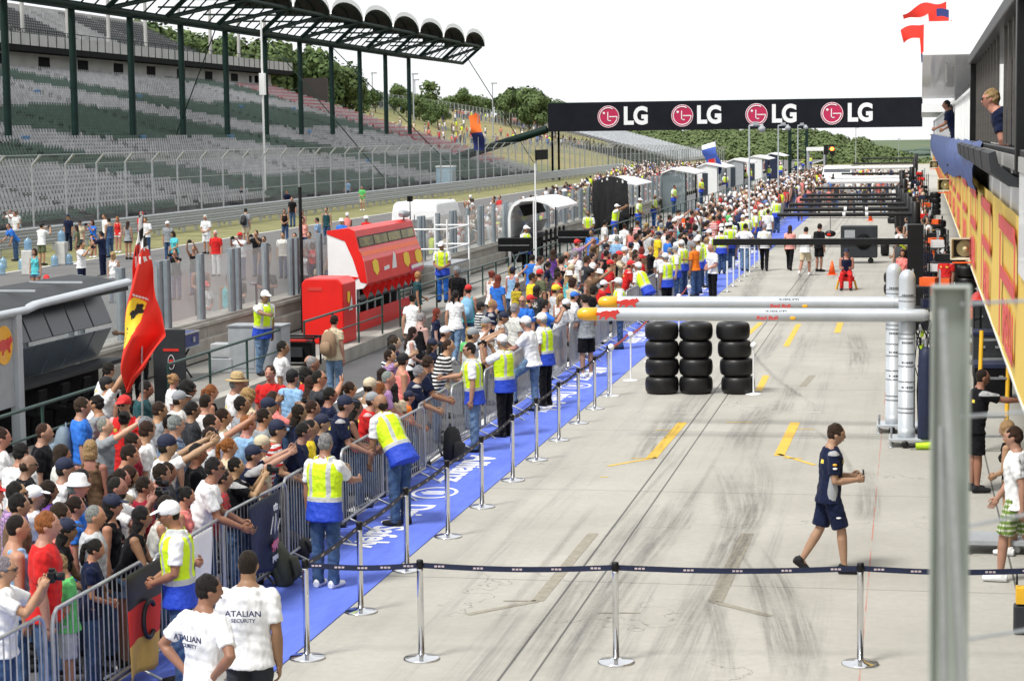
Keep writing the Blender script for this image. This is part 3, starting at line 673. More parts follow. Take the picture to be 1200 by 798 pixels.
# fences on the bank
def bankpts(l): return [(p[0], p[1], terrain(p[0], p[1])) for p in l]
fence('fence', 'grey mesh fence along the top of the dry bank with spectators behind', bankpts([(-86, 272), (-86, 320), (-85, 380), (-84, 440), (-83, 520)]), 3.0, 3.2, .07, False)
fence('fence', 'lower mesh fence at the foot of the dry grass bank', bankpts([(-60, 262), (-58, 320), (-57, 400), (-56, 480)]), 2.4, 3.2, .06, False)
fence('fence', 'upper grey fence behind the dark screen by the red seats', bankpts([(-84, 258), (-92, 262), (-98, 300)]), 2.6, 2.6, .06, False)
sb = thing('screen', 'large dark screen standing behind the red grandstand seats', 'screen', (0, 0, 0)); p0 = PY(352, 92, 258); p1 = PY(384, 121, 258)
mb = MB(); mb.b2((p0.x, 258, p1.z - 1), (p1.x, 258.4, p0.z)); mb.build('panel', mat('dark brown screen', (.03, .024, .022), .7, 0, .15, 1), sb)
for f in (.15, .85): MB().cyl((p0.x + (p1.x - p0.x) * f, 258.6, p1.z - 5), (p0.x + (p1.x - p0.x) * f, 258.6, p0.z), .12, 6).build('leg', M['greensteel'], sb)
# lamp masts
lm = MB().tube([(0, 0, -2), (0, 0, 12)], [.14, .08], 8).mesh('pole'); lm.materials.append(M['grey']); lh = MB().box((.3, 0, 12), (.9, .4, .2)).cyl((0, 0, 11.9), (.5, 0, 12.05), .05, 6).mesh('lamp_head'); lh.materials.append(M['grey'])
for px, yt, Y, lb in ((377, 77, 300, 'street lamp in front of the dark trees above the red seats'), (436, 86, 330, 'street lamp above the bank left of the two tall masts'), (484, 87, 300, 'tall mast with round head above the dry bank'), (486, 94, 345, 'thin lamp mast beside the tall round headed mast'), (577, 98, 330, 'slim grey lamp mast left of the black gantry'), (1003, 150, 520, 'tall grey mast rising in front of the wooded hill'), (1053, 163, 640, 'thin distant mast near the right end of the wooded hill')):
    p = PY(px, yt, Y); t = thing('street_lamp', lb, 'street lamp', (p.x, p.y, p.z - 12), 0, 'distant lamp masts'); link('pole', lm, None, t); link('lamp_head', lh, None, t)
# camera poles along the platform
def camera_pole(px, ytop, Y, label):
    p = PY(px, ytop, Y); t = thing('camera_pole', label, 'camera pole', (p.x, p.y, .3), 0, 'camera poles along the pit wall'); h = p.z - .3
    MB().tube([(0, 0, 0), (0, 0, h * .25), (0, 0, h * .26), (0, 0, h)], [.06, .06, .045, .035], 10).build('pole', M['silver'], t)
    mb = MB(); mb.cyl((0, 0, h - .02), (.62, 0, h - .02), .035, 8); mb.cyl((.2, 0, h), (.2, 0, h + .12), .05, 8); mb.build('arm', M['silver'], t)
    mb = MB(); mb.box((.3, 0, h + .08), (.26, .2, .16)); mb.ell((.56, 0, h - .18), (.17, .17, .15), 12, 8); mb.build('camera_head', M['grey'], t)
camera_pole(878, 147, 92, 'tall white pole with camera head rising before the second red emblem'); camera_pole(912, 147, 122, 'camera pole second from the nearest along the pit wall'); camera_pole(935, 147, 150, 'camera pole farthest of three in front of the green tower')
t = thing('pole', 'plain white pole beside the draped black pit stand', 'pole', (P(627, 385, .3).x + .5, P(627, 385, .3).y + 16, .3)); p = PY(627, 192, t.location.y); t.location.x = p.x; MB().tube([(0, 0, 0), (0, 0, p.z - .3)], [.03, .025], 8).build('shaft', M['white'], t)
# green lattice tower, white shelter, traffic lights
tw = thing('lattice_tower', 'dark green lattice tower standing under the gantry', 'tower', (0, 232, 0)); x0, x1 = PY(925, 151, 232).x, PY(945, 151, 232).x; mb = MB()
for x in (x0, x1):
    for y in (0, 2): mb.b2((x - .13, y - .13, 0), (x + .13, y + .13, 5.7))
for k in range(6): mb.cyl((x0, 0, k), (x1, 0, k), .06, 6); mb.cyl((x0, 0, k), (x1, 0, min(5.7, k + 1)), .05, 6); mb.cyl((x0, 2, k), (x0, 0, k), .05, 6)
mb.build('frame', M['greensteel'], tw)
sh = thing('shelter', 'small white roofed shelter beyond the last pit stands', 'shelter', (0, 205, 0)); a = PY(945, 173, 205); b = PY(967, 172, 205); mb = MB(); mb.b2((a.x, 0, a.z - .35), (b.x, 3, a.z)); mb.build('roof', M['white'], sh); mb = MB()
for x in (a.x + .1, b.x - .1):
    for y in (.1, 2.9): mb.b2((x - .08, y - .08, 0), (x + .08, y + .08, a.z - .35))
mb.build('posts', M['grey'], sh)
tl = thing('traffic_light', 'pit lane traffic light with its red lamp lit', 'traffic light', (0, 198, 0)); a = PY(975, 176, 198); mb = MB()
for i, px in enumerate((968, 975)):
    x = PY(px, 176, 198).x; mb.b2((x - .22, 0, 3.0), (x + .22, .3, 3.95)); mb.b2((x - .05, .1, 0), (x + .05, .2, 3))
mb.build('housing', M['black'], tl); x = PY(975, 180, 198).x; e = MB().ell((x, -.03, 3.55), (.19, .04, .19)).build('red_lamp', mat('lit red lamp', (1, .12, .02), .4, 0, 0, emis=5), tl)
# silver and red vans on the road
def van(name, label, loc, rz, body, L=5.4, Wd=1.95, Hh=2.3, s=1, slope=.85):
    t = thing(name, label, 'van', loc, rz, None, s); prof = [(-L / 2, .35), (-L / 2, Hh - .35), (-L / 2 + .12, Hh - .06), (-L / 2 + .4, Hh), (L / 2 - 1.9, Hh), (L / 2 - 1.55, Hh - .12), (L / 2 - .85, 1.35), (L / 2 - .15, 1.12), (L / 2, .85), (L / 2, .35)]
    mb = MB(); n = len(prof); secs = []
    for k, (x, ins) in enumerate(((-Wd / 2, .0), (-Wd / 2 + .03, 0), (Wd / 2 - .03, 0), (Wd / 2, 0))): pass
    vs = []
    for sx, dz, sc in ((-1, .10, .985), (-.93, 0, 1), (.93, 0, 1), (1, .10, .985)):
        for y, z in prof: vs.append((sx * Wd / 2 * (1 if z < 1.2 else 1 - .11 * (z - 1.2)), y * sc, z - (dz if z > Hh - .4 else 0)))
    fs = [(k * n + i, k * n + (i + 1) % n, (k + 1) * n + (i + 1) % n, (k + 1) * n + i) for k in range(3) for i in range(n)] + [tuple(range(n)), tuple(range(4 * n - 1, 3 * n - 1, -1))]
    mb.add(vs, fs, 0); mb.build('body', body, t, bevel=.03)
    MB().box((0, L / 2 - 1.2, 1.72), (Wd * .84, .05, .75), rx=R(28)).build('windscreen', M['screen'], t)
    MB().box((0, -L / 2 - .005, 1.55), (Wd * .7, .03, .5)).build('rear_window', M['screen'], t)
    MB().box((0, -L / 2 - .005, 1.2), (.02, .03, 1.6)).build('door_seam', M['dgrey'], t)
    for sx in (-1, 1):
        MB().box((sx * (Wd / 2 - .03), L / 2 - 1.75, 1.55), (.05, .9, .5)).build('side_window', M['screen'], t); MB().b2((sx * Wd / 2 * .94, -L / 2 - .03, .95), (sx * Wd / 2 * .8, -L / 2 + .03, 1.3)).build('tail_light', M['red'], t)
        for y in (-L / 2 + 1, L / 2 - 1): MB().lathe([(.1, -.11), (.3, -.12), (.34, -.06), (.34, .06), (.3, .12), (.1, .11)], 20, (0, 0, 0), 0, Matrix.Translation((sx * (Wd / 2 - .14), y, .34)) @ Matrix.Rotation(R(90), 4, 'Y')).build('wheel', M['rubber'], t)
    return t
van('van', 'white van parked on the track behind the pit wall panels', (-19.5, 83, 0), R(0), M['white'], 5.6, 2.1, 2.5)
van('van', 'dark red van in the crowd on the far track', (-17.4, 146, 0), R(2), mat('dark red car paint', (.25, .02, .03), .3, 0, .05, coat=.5), 4.6, 2.0, 2.1)
van('van', 'small white van at the far end of the pit lane', (-5.9, 176, 0), R(180), M['white'], 5, 2.6, 2.3)
mb = MB(); t = thing('booth', 'pale blue portable toilet beside the catch fence', 'booth', (-43.5, 192, 0)); MB().b2((-.8, -.8, 0), (.8, .8, 2.3)).build('cabin', mat('pale blue plastic', (.3, .42, .52), .5), t, bevel=.08); MB().b2((.81, -.5, .1), (.84, .5, 2.0)).build('door', M['grey'], t); MB().b2((-.85, -.85, 2.3), (.85, .85, 2.42)).build('roof', M['white'], t)
t = thing('screen', 'small black screen hung on the catch fence', 'screen', (0, 0, 0)); a = PX(628, 176, -40.6); b = PX(640, 187, -40.6); MB().b2((-40.7, a.y, b.z), (-40.55, b.y + 1, a.z)).build('panel', M['blackm'], t); MB().b2((-40.6, a.y + .5, 0), (-40.7, a.y + .7, b.z)).build('leg', M['grey'], t)
# ---------------------------------------------------------------- people: materials
def fabric(name, kind):
    m, q = nmat(name, .85); oi = q.new('ShaderNodeObjectInfo').outputs['Color']; O = q.tc.outputs['Object']
    sep = q.new('ShaderNodeSeparateXYZ'); q.L.new(O, sep.inputs[0]); X, Y, Z = sep.outputs
    sh = q.mapr(q.noise(O, 11, 4), .3, .7, .9, 1.06)
    col = oi
    if kind == 'stripe':
        s = q.math('GREATER_THAN', q.math('SINE', q.math('MULTIPLY', Z, v=105)), v=.1); col = q.mix(s, oi, (.72, .72, .7))
    elif kind == 'bee':
        s = q.math('GREATER_THAN', q.math('SINE', q.math('MULTIPLY', Z, v=150)), v=0); col = q.mix(s, oi, (.02, .02, .02))
    elif kind == 'check':
        a = q.math('GREATER_THAN', q.math('SINE', q.math('MULTIPLY', Z, v=150)), v=.55); b = q.math('GREATER_THAN', q.math('SINE', q.math('MULTIPLY', X, v=150)), v=.55)
        col = q.mix(q.math('MULTIPLY', q.math('MAXIMUM', a, b), v=.8), oi, (.1, .1, .12))
    elif kind == 'plaid':
        a = q.math('GREATER_THAN', q.math('SINE', q.math('MULTIPLY', Z, v=110)), v=.2); b = q.math('GREATER_THAN', q.math('SINE', q.math('MULTIPLY', q.math('ADD', X, Y), v=110)), v=.2)
        c1 = q.mix(q.math('MULTIPLY', a, v=.7), oi, (.7, .72, .6)); col = q.mix(q.math('MULTIPLY', b, v=.5), c1, (.06, .09, .05))
    elif kind == 'print':                 # a dark faded print on chest and back, colour of the cloth elsewhere
        bx = q.math('LESS_THAN', q.math('ABSOLUTE', X), v=.1); bz = q.math('LESS_THAN', q.math('ABSOLUTE', q.math('ADD', Z, v=-1.27)), v=.07)
        nn = q.math('GREATER_THAN', q.noise(O, 38, 2), v=.5); f = q.math('MULTIPLY', q.math('MULTIPLY', bx, bz), nn)
        inv = q.new('ShaderNodeSeparateColor'); q.L.new(oi, inv.inputs[0]); lum = inv.outputs[1]
        pc = q.mix(q.math('GREATER_THAN', lum, v=.3), (.7, .68, .62), (.07, .06, .1)); col = q.mix(q.math('MULTIPLY', f, v=.85), oi, pc)
    elif kind == 'team':                  # coloured shoulder panels with small patches
        bz = q.math('GREATER_THAN', Z, v=1.36); nn = q.math('GREATER_THAN', q.noise(O, 30, 1), v=.58)
        c1 = q.mix(q.math('MULTIPLY', q.math('MULTIPLY', bz, q.math('GREATER_THAN', q.math('ABSOLUTE', X), v=.155)), v=.6), oi, (.6, .6, .6))
        f1 = q.math('MULTIPLY', q.math('LESS_THAN', q.math('ABSOLUTE', q.math('ADD', Z, v=-1.28)), v=.022), q.math('LESS_THAN', q.math('ABSOLUTE', q.math('ADD', q.math('ABSOLUTE', X), v=-.09)), v=.03)); col = q.mix(f1, c1, (.75, .6, .1))
    elif kind == 'denim':
        nn = q.mapr(q.noise(O, 7, 5), .35, .7, .65, 1.35); v = q.new('ShaderNodeVectorMath', operation='SCALE'); q.L.new(oi, v.inputs[0]); q.L.new(nn, v.inputs['Scale']); col = v.outputs[0]
    v = q.new('ShaderNodeVectorMath', operation='SCALE'); q.L.new(col, v.inputs[0]); q.L.new(sh, v.inputs['Scale'])
    q.base(v.outputs[0])
    wr = q.noise(q.scaled(O, (1, 1, .55), (0, .5, 0)), 8, 2.5, .45); q.bump(wr, 1.0, .06)
    q.b.inputs['Specular IOR Level'].default_value = .12
    q.b.inputs['Sheen Weight'].default_value = .05
    return m
for k in ('plain', 'stripe', 'bee', 'check', 'plaid', 'print', 'team', 'denim'): M['f_' + k] = fabric('cloth ' + k, k)
M['skin'], q = nmat('skin', .5); oi = q.new('ShaderNodeObjectInfo').outputs['Color']; v = q.new('ShaderNodeVectorMath', operation='SCALE')
q.L.new(oi, v.inputs[0]); q.L.new(q.mapr(q.noise(q.tc.outputs['Object'], 7, 4), .3, .7, .85, 1.12), v.inputs['Scale']); q.base(v.outputs[0])
q.b.inputs['Specular IOR Level'].default_value = .35
q.bump(q.noise(q.tc.outputs['Object'], 60, 2), .1, .01)
M['hair'], q = nmat('hair', .55); oi = q.new('ShaderNodeObjectInfo').outputs['Color']; v = q.new('ShaderNodeVectorMath', operation='SCALE')
st = q.noise(q.scaled(q.tc.outputs['Object'], (90, 90, 22)), 1, 5, .7); q.L.new(oi, v.inputs[0]); q.L.new(q.mapr(st, .3, .7, .35, 2.0), v.inputs['Scale']); q.base(v.outputs[0]); q.bump(st, 1.0, .03); q.b.inputs['Specular IOR Level'].default_value = .25
M['cap'] = mat('cap cloth', rough=.8, objcol=True, var=.07, bump=.2)
M['straw'], q = nmat('straw', .8); w = q.math('SINE', q.math('MULTIPLY', q.noise(q.tc.outputs['Object'], 40, 2), v=25)); q.base(q.mix(q.mapr(w, -1, 1), (.42, .29, .13), (.62, .46, .24))); q.bump(w, .5, .01)
M['eye'] = mat('eye', (.05, .035, .03), .3, var=0); M['lens'] = mat('dark lenses', (.01, .01, .012), .15, var=0)
M['lip'] = mat('lips', (.36, .13, .11), .5, var=0)
M['vest'], q = nmat('hi vis vest', .7)
sep = q.new('ShaderNodeSeparateXYZ'); q.L.new(q.tc.outputs['Object'], sep.inputs[0]); X, Y, Z = sep.outputs
blue = q.math('LESS_THAN', Z, v=.045); band = q.math('LESS_THAN', q.math('ABSOLUTE', q.math('ADD', Z, v=-.07)), v=.026)
ax = q.math('ABSOLUTE', X); strap = q.math('MULTIPLY', q.math('LESS_THAN', q.math('ABSOLUTE', q.math('ADD', ax, v=-.108)), v=.024), q.math('GREATER_THAN', Z, v=.09))
c = q.mix(blue, (.62, .86, .01), (.015, .06, .52)); c = q.mix(q.math('MAXIMUM', band, strap), c, (.48, .5, .5)); q.base(c); q.bump(q.noise(q.tc.outputs['Object'], 13, 3), .7, .03)

# ---------------------------------------------------------------- people: skeleton and poses
RD = dict(rest=((.14, .02, -1), (.02, .18, -1)), hip=((.62, -.3, -.75), (-.7, .12, -.62)), belly=((.16, .12, -1), (-.55, .78, -.35)),
          bar=((.12, .66, -.74), (-.24, .96, -.10)), face=((.12, .85, -.35), (-.3, .42, .86)), shade=((.5, .7, .15), (-.75, .3, .55)),
          up=((.05, .8, .55), (-.1, .8, .6)), up2=((.12, .55, .82), (-.25, .45, .86)), fwd=((.1, .75, -.6), (-.1, .98, -.05)),
          hold=((.1, .1, -1), (-.2, .97, .12)), cross=((.2, .25, -.95), (-.92, .42, .12)), ledge=((.25, .45, -.85), (-.45, .45, -.75)), back=((.12, -.35, -1), (-.05, .05, -1)),
          swing=((.1, .4, -.9), (-.05, .6, -.8)), side=((.85, .45, -.35), (.55, .8, -.1)), reach=((.2, .95, -.1), (.0, .98, .1)), down=((.1, .6, -.8), (-.1, .75, -.6)))
POSES = {   # lean, (head yaw, head pitch), right arm, left arm, right leg, left leg
    'stand': (2, (0, 2), 'rest', 'rest', 0, 0), 'look': (2, (35, 4), 'rest', 'belly', 0, 0), 'hips': (3, (-30, 5), 'hip', 'hip', 0, 0),
    'belly': (3, (0, 12), 'belly', 'belly', 0, 0), 'bar': (20, (0, -4), 'bar', 'bar', 0, 0), 'barlook': (16, (40, -2), 'bar', 'bar', 0, 0),
    'photo': (3, (0, 0), 'face', 'face', 0, 0), 'shade': (2, (0, -4), 'shade', 'rest', 0, 0), 'up': (4, (0, -8), 'up', 'rest', 0, 0),
    'up2': (3, (0, -10), 'up2', 'up2', 0, 0), 'fwd2': (8, (0, 0), 'up', 'up', 0, 0), 'walk': (4, (0, 10), 'hold', 'hold', 'f', 'b'),
    'stroll': (3, (0, 2), 'swing', 'back', 'b', 'f'), 'cross': (2, (0, 4), 'cross', 'cross', 0, 0), 'bent': (34, (10, -20), 'fwd', 'down', 0, 0),
    'foot': (10, (0, 4), 'rest', 'fwd', 0, 'u'), 'out': (40, (0, -6), 'ledge', 'ledge', 0, 0), 'reach': (8, (0, 0), 'reach', 'rest', 0, 0), 'armout': (4, (5, 4), 'fwd', 'rest', 0, 0), 'sit': (6, (0, 4), 'hold', 'hold', 's', 's'), 'lade': (10, (0, 5), 'reach', 'rest', 0, 'b'),
}
LEG = {0: ((.02, .02, -1), (.0, -.03, -1)), 'f': ((0, .29, -.95), (0, .08, -1)), 'b': ((0, -.20, -.98), (0, -.50, -.86)), 'u': ((.05, .72, -.62), (0, .0, -1)), 's': ((.12, .97, -.12), (0, -.05, -1))}
def pose_frames(pose, sex):
    lean, (hy, hp), ar, al, lr, ll = POSES[pose]
    sw = .176 if sex == 'm' else .152
    J = {}
    for s, l in ((1, lr), (-1, ll)):
        t, sh = LEG[l]; hip = Vector((.088 * s, 0, 0)); k = hip + Vector((t[0] * s, t[1], t[2])).normalized() * .43
        a = k + Vector((sh[0] * s, sh[1], sh[2])).normalized() * .41; J['leg', s] = (hip, k, a)
    low = min(J['leg', s][2].z for s in (1, -1)); hz = .09 - low
    up = Matrix.Translation((0, 0, hz))
    for s in (1, -1): J['leg', s] = tuple(up @ p for p in J['leg', s])
    T = up @ Matrix.Rotation(-R(lean), 4, 'X')
    for s, a in ((1, ar), (-1, al)):
        u, f = RD[a]; S = Vector((sw * s, -.01, .437)); E = S + Vector((u[0] * s, u[1], u[2])).normalized() * .285
        Wp = E + Vector((f[0] * s, f[1], f[2])).normalized() * .255; J['arm', s] = (T @ S, T @ E, T @ Wp)
    Hd = T @ Matrix.Translation((0, .0, .548)) @ Matrix.Rotation(R(lean) * .7, 4, 'X') @ Matrix.Rotation(R(hy), 4, 'Z') @ Matrix.Rotation(-R(hp), 4, 'X') @ Matrix.Translation((0, .020, .118)) @ Matrix.Scale(.95, 4)
    J['T'] = T; J['H'] = Hd; J['hz'] = hz; J['top'] = (Hd @ Vector((0, 0, .12))).z
    return J
TORSO = {'m': [(-.11, .125, .10, 0), (-.03, .165, .115, -.005), (.06, .160, .112, 0), (.16, .150, .108, .005), (.27, .165, .115, 0), (.37, .178, .118, 0), (.43, .168, .106, -.008), (.475, .128, .088, -.015), (.51, .092, .07, -.015), (.54, .066, .062, -.01)],
         'f': [(-.11, .135, .10, -.005), (-.03, .172, .118, -.01), (.06, .152, .105, 0), (.16, .128, .095, .005), (.27, .142, .10, 0), (.37, .150, .103, 0), (.43, .14, .09, -.008), (.475, .105, .074, -.012), (.51, .074, .06, -.012), (.54, .055, .053, -.01)]}
def torso(mb, T, sex, infl, z0=-.2, z1=.6, hem=0):
    pts = []; rad = []
    for z, a, b, y in TORSO[sex]:
        if hem and z < -.05: continue
        if z0 <= z <= z1: pts.append(T @ Vector((0, y, z))); rad.append((a + infl, b + infl * .9))
    if hem: pts.insert(0, T @ Vector((0, 0, z0))); rad.insert(0, (TORSO[sex][1][1] + infl + hem, TORSO[sex][1][2] + infl + hem))
    mb.tube(pts, rad, 20, up=(1, 0, 0))
    if sex == 'f':
        for s in (1, -1): mb.ell(T @ Vector((.07 * s, .075, .31)), (.062 + infl * .4, .055 + infl * .4, .06 + infl * .4))
def head_mesh(mb, H, sex):
    vs = []; tmp = MB(); tmp.ell((0, 0, 0), (1, 1, 1), 36, 26)
    k = .95 if sex == 'f' else 1
    for (x, y, z) in tmp.v:
        X = .077 * x * (1 - (.34 if sex == 'm' else .42) * max(0, -z) ** 1.4); Yv = .098 * y; Z = .121 * z
        if y < 0: Yv *= 1 - .38 * max(0, -z) ** 1.2
        else:
            Yv *= 1 + .10 * max(0, -z - .2)
            if z < -.55: Yv += .022 * max(0, 1 - abs(x) * 2) * (-z - .55) * 2
            Yv += .026 * math.exp(-(X / .013) ** 2) * math.exp(-((Z + .022) / .02) ** 2) + .012 * math.exp(-(X / .011) ** 2) * math.exp(-((Z - .004) / .025) ** 2)
            Yv += .006 * math.exp(-((Z - .036) / .012) ** 2) * (abs(x) < .8)
            for s in (1, -1): Yv -= .013 * math.exp(-((X - .031 * s) / .017) ** 2 - ((Z - .012) / .013) ** 2)
            Yv += .006 * math.exp(-(X / .022) ** 2) * math.exp(-((Z + .064) / .010) ** 2) - .004 * math.exp(-((Z + .048) / .006) ** 2) * math.exp(-(X / .03) ** 2)
        vs.append(H @ Vector((X * k, Yv * k, Z)))
    mb.add(vs, tmp.f, 0, None, True)
    for s in (1, -1): mb.ell(H @ Vector((.077 * s * k, -.006, -.008)), (.010, .020, .032), 8, 6, rot=H.to_3x3())
def hand(mb, J, s, curl, n=5):
    S, E, Wp = J['arm', s]; d = (Wp - E).normalized(); side = Vector((0, 0, 1)) if abs(d.z) < .75 else Vector((0, 1, 0))
    pn = d.cross(side).normalized()
    inner = Vector((-s, 0, 0))
    if pn.dot(inner) < 0: pn = -pn
    w = pn.cross(d).normalized()
    if w.dot(Vector((0, .3, 1))) < 0: w = -w         # the thumb side looks up or forward
    Mx = Matrix((w, d, pn)).transposed().to_4x4(); Mx.translation = Wp
    mb.ell(Mx @ Vector((0, .045, .004)), (.040, .055, .017), 10, 7, rot=Mx.to_3x3())
    for i, (o, L) in enumerate(((.028, .072), (.010, .082), (-.009, .075), (-.027, .058))):
        c = curl * (1 + .1 * i); a = Vector((o, .085, .002)); seg = L / 3; pts = [a - Vector((0, .02, 0)), a]; an = 0
        for k2 in range(3):
            an += c; a = a + Vector((o * .08, math.cos(an), math.sin(an))) * seg; pts.append(a)
        mb.tube([Mx @ p for p in pts], [.0095, .009, .0085, .008, .006], n)
    pts = [Vector((.022, .015, .004)), Vector((.048, .045, .012)), Vector((.056, .072, .022)), Vector((.048, .092, .034 + curl * .01))]
    mb.tube([Mx @ p for p in pts], [.013, .012, .010, .007], n)
CACHE = {}
_tmp = []
def remesh(key, mb, vox, smooth=2, post=None, mats=(), wr=0):
    me = mb.mesh('tmp'); o = D.objects.new('tmp', me); C.objects.link(o)
    r = o.modifiers.new('r', 'REMESH'); r.mode = 'VOXEL'; r.voxel_size = vox; r.use_smooth_shade = True
    if smooth: s = o.modifiers.new('s', 'SMOOTH'); s.iterations = smooth; s.factor = .5
    _tmp.append((key, o, post, mats, wr))
def flush():
    dg = bpy.context.evaluated_depsgraph_get()
    for key, o, post, mats, wr in _tmp:
        me = D.meshes.new_from_object(o.evaluated_get(dg)); n = len(me.vertices)
        co = np.empty(n * 3, np.float32); me.vertices.foreach_get('co', co); co = co.reshape(-1, 3)
        if wr:
            no = np.empty(n * 3, np.float32); me.vertices.foreach_get('normal', no); no = no.reshape(-1, 3)
            x, y, z = co.T; h = np.sin(x * 34 + z * 43 + y * 20 + 2 * np.sin(z * 17 + x * 9)) * np.sin(z * 23 - x * 37 + 1 + y * 19) + .5 * np.sin(z * 47 + y * 65 + x * 58 + 2 * np.sin(x * 25))
            co = co + no * (h * wr)[:, None]
        if post is not None and post.v:
            fs = np.empty(len(me.loops), np.int32); me.loops.foreach_get('vertex_index', fs)
            st = np.empty(len(me.polygons), np.int32); me.polygons.foreach_get('loop_start', st)
            faces = [tuple(a) for a in np.split(fs, st[1:])]
            b = n; m2 = D.meshes.new('m'); m2.from_pydata([tuple(c) for c in co] + post.v, [], faces + [tuple(b + i for i in f) for f in post.f])
            m2.polygons.foreach_set('material_index', [0] * len(faces) + post.m); m2.polygons.foreach_set('use_smooth', [True] * len(m2.polygons)); m2.update()
            D.meshes.remove(me); me = m2
        else:
            me.vertices.foreach_set('co', co.ravel()); me.update()
        me.name = key[0]
        me.materials.clear()
        for m in mats: me.materials.append(m)
        CACHE[key] = me
    for key, o, post, mats, wr in _tmp:
        d = o.data; D.objects.remove(o); D.meshes.remove(d)
    _tmp.clear()
CURL = {'ledge': .6, 'rest': .3, 'hip': .5, 'belly': .5, 'bar': .45, 'face': .75, 'shade': .15, 'up': .6, 'up2': .7, 'fwd': .45, 'hold': .7, 'cross': .3, 'back': .3, 'swing': .35, 'side': .2, 'reach': .6, 'down': .5}
JC = {}
def JP(pose, sex):
    if (pose, sex) not in JC: JC[pose, sex] = pose_frames(pose, sex)
    return JC[pose, sex]
def make_part(kind, pose, sex, fmat):
    J = JP(pose, sex); T = J['T']; mb = MB(); key = (kind, pose, sex, fmat); slim = 0 if sex == 'm' else -.007
    if kind == 'body':
        torso(mb, T, sex, 0); mb.tube([T @ Vector((0, -.01, .47)), T @ Vector((0, 0, .56)), J['H'] @ Vector((0, -.018, -.05))], [.066, .059 + slim, .058 + slim], 14)
        head_mesh(mb, J['H'], sex); post = MB()
        for s in (1, -1):
            S, E, Wp = J['arm', s]
            mb.ell(S, (.060 + slim,) * 3); mb.tube([S, S.lerp(E, .3), S.lerp(E, .65), E, E.lerp(Wp, .25), E.lerp(Wp, .7), Wp, Wp + (Wp - E).normalized() * .03], [.057 + slim, .056 + slim, .047 + slim, .041 + slim, .045 + slim, .035 + slim, .028 + slim * .5, .027], 12)
            hp, k, a = J['leg', s]
            mb.tube([hp + Vector((0, 0, .03)), hp.lerp(k, .3), hp.lerp(k, .75), k, k.lerp(a, .25), k.lerp(a, .6), a.lerp(k, .1), a], [.088, .083, .064, .054, .058, .048, .036, .036], 14)
            mb.ell(a + Vector((0, .01, -.045)), (.034, .05, .035))
            arm = POSES[pose][2 if s == 1 else 3]; hand(post, J, s, CURL[arm])
        for s in (1, -1):
            post.ell(J['H'] @ Vector((.031 * s, .083, .012)), (.0135, .008, .0075), 10, 6, 1, rot=J['H'].to_3x3())
            post.ell(J['H'] @ Vector((.031 * s, .090, .031)), (.019, .007, .0048), 8, 5, 1, rot=J['H'].to_3x3())
        post.ell(J['H'] @ Vector((0, .099, -.058)), (.023, .007, .008), 10, 5, 2, rot=J['H'].to_3x3())
        remesh(key, mb, .0115, 1, post, (M['skin'], M['eye'], M['lip']))
    elif kind in ('t_shirt', 'long_shirt', 'tank_top', 'polo_shirt'):
        inf = .020 if kind != 'tank_top' else .010
        torso(mb, T, sex, inf, -.10, .52 if kind != 'tank_top' else .44, hem=.022)
        if kind == 'tank_top':
            for s in (1, -1): mb.tube([T @ Vector((.09 * s, .0, .40)), T @ Vector((.085 * s, -.005, .505))], [(.03, .105), (.022, .075)], 10, up=(1, 0, 0))
        else:
            for s in (1, -1):
                S, E, Wp = J['arm', s]; mb.ell(S + Vector((0, 0, -.004)), (.069 + slim,) * 3)
                if kind == 'long_shirt': mb.tube([S, S.lerp(E, .5), E, E.lerp(Wp, .4), E.lerp(Wp, .93)], [.068, .062, .056, .052, .04], 14)
                else: mb.tube([S, S.lerp(E, .35), S.lerp(E, .72 if sex == 'm' else .5)], [.070 + slim, .067 + slim, .066 + slim], 14)
            mb.tube([T @ Vector((0, -.01, .49)), T @ Vector((0, -.004, .535))], [.085 + slim, .066 + slim], 14)
        remesh(key, mb, .0125, 1, None, (M['f_' + fmat],), .0042)
    elif kind in ('trousers', 'shorts', 'skirt'):
        torso(mb, T, sex, .006, -.12, .07)
        mb.ell((0, 0, J['hz'] - .04), (.158, .11, .10))
        for s in (1, -1):
            hp, k, a = J['leg', s]
            if kind == 'trousers': mb.tube([hp + Vector((0, 0, .03)), hp.lerp(k, .35), hp.lerp(k, .8), k, k.lerp(a, .3), k.lerp(a, .8), a + Vector((0, 0, -.035))], [.09, .094, .08, .070, .070, .063, .066], 14)
            elif kind == 'shorts': mb.tube([hp + Vector((0, 0, .03)), hp.lerp(k, .35), hp.lerp(k, .92 if sex == 'm' else .4)], [.092, .1, .1 if sex == 'm' else .1], 14)
        if kind == 'skirt': mb.tube([(0, 0, J['hz'] + .03), (0, 0, J['hz'] - .15), (0, .01, J['hz'] - .36)], [(.18, .13), (.205, .155), (.23, .18)], 18)
        remesh(key, mb, .0125, 1, None, (M['f_' + fmat],), .0042)
    elif kind == 'safety_vest':                       # built in the torso's own frame
        I = Matrix.Identity(4); torso(mb, I, 'm', .042, -.17, .48, hem=.015)
        for s in (1, -1): mb.tube([(.095 * s, 0, .36), (.09 * s, 0, .44), (.075 * s, -.01, .535)], [(.062, .135), (.056, .12), (.03, .08)], 12, up=(1, 0, 0))
        remesh(key, mb, .0125, 1, None, (M['vest'],), .003)
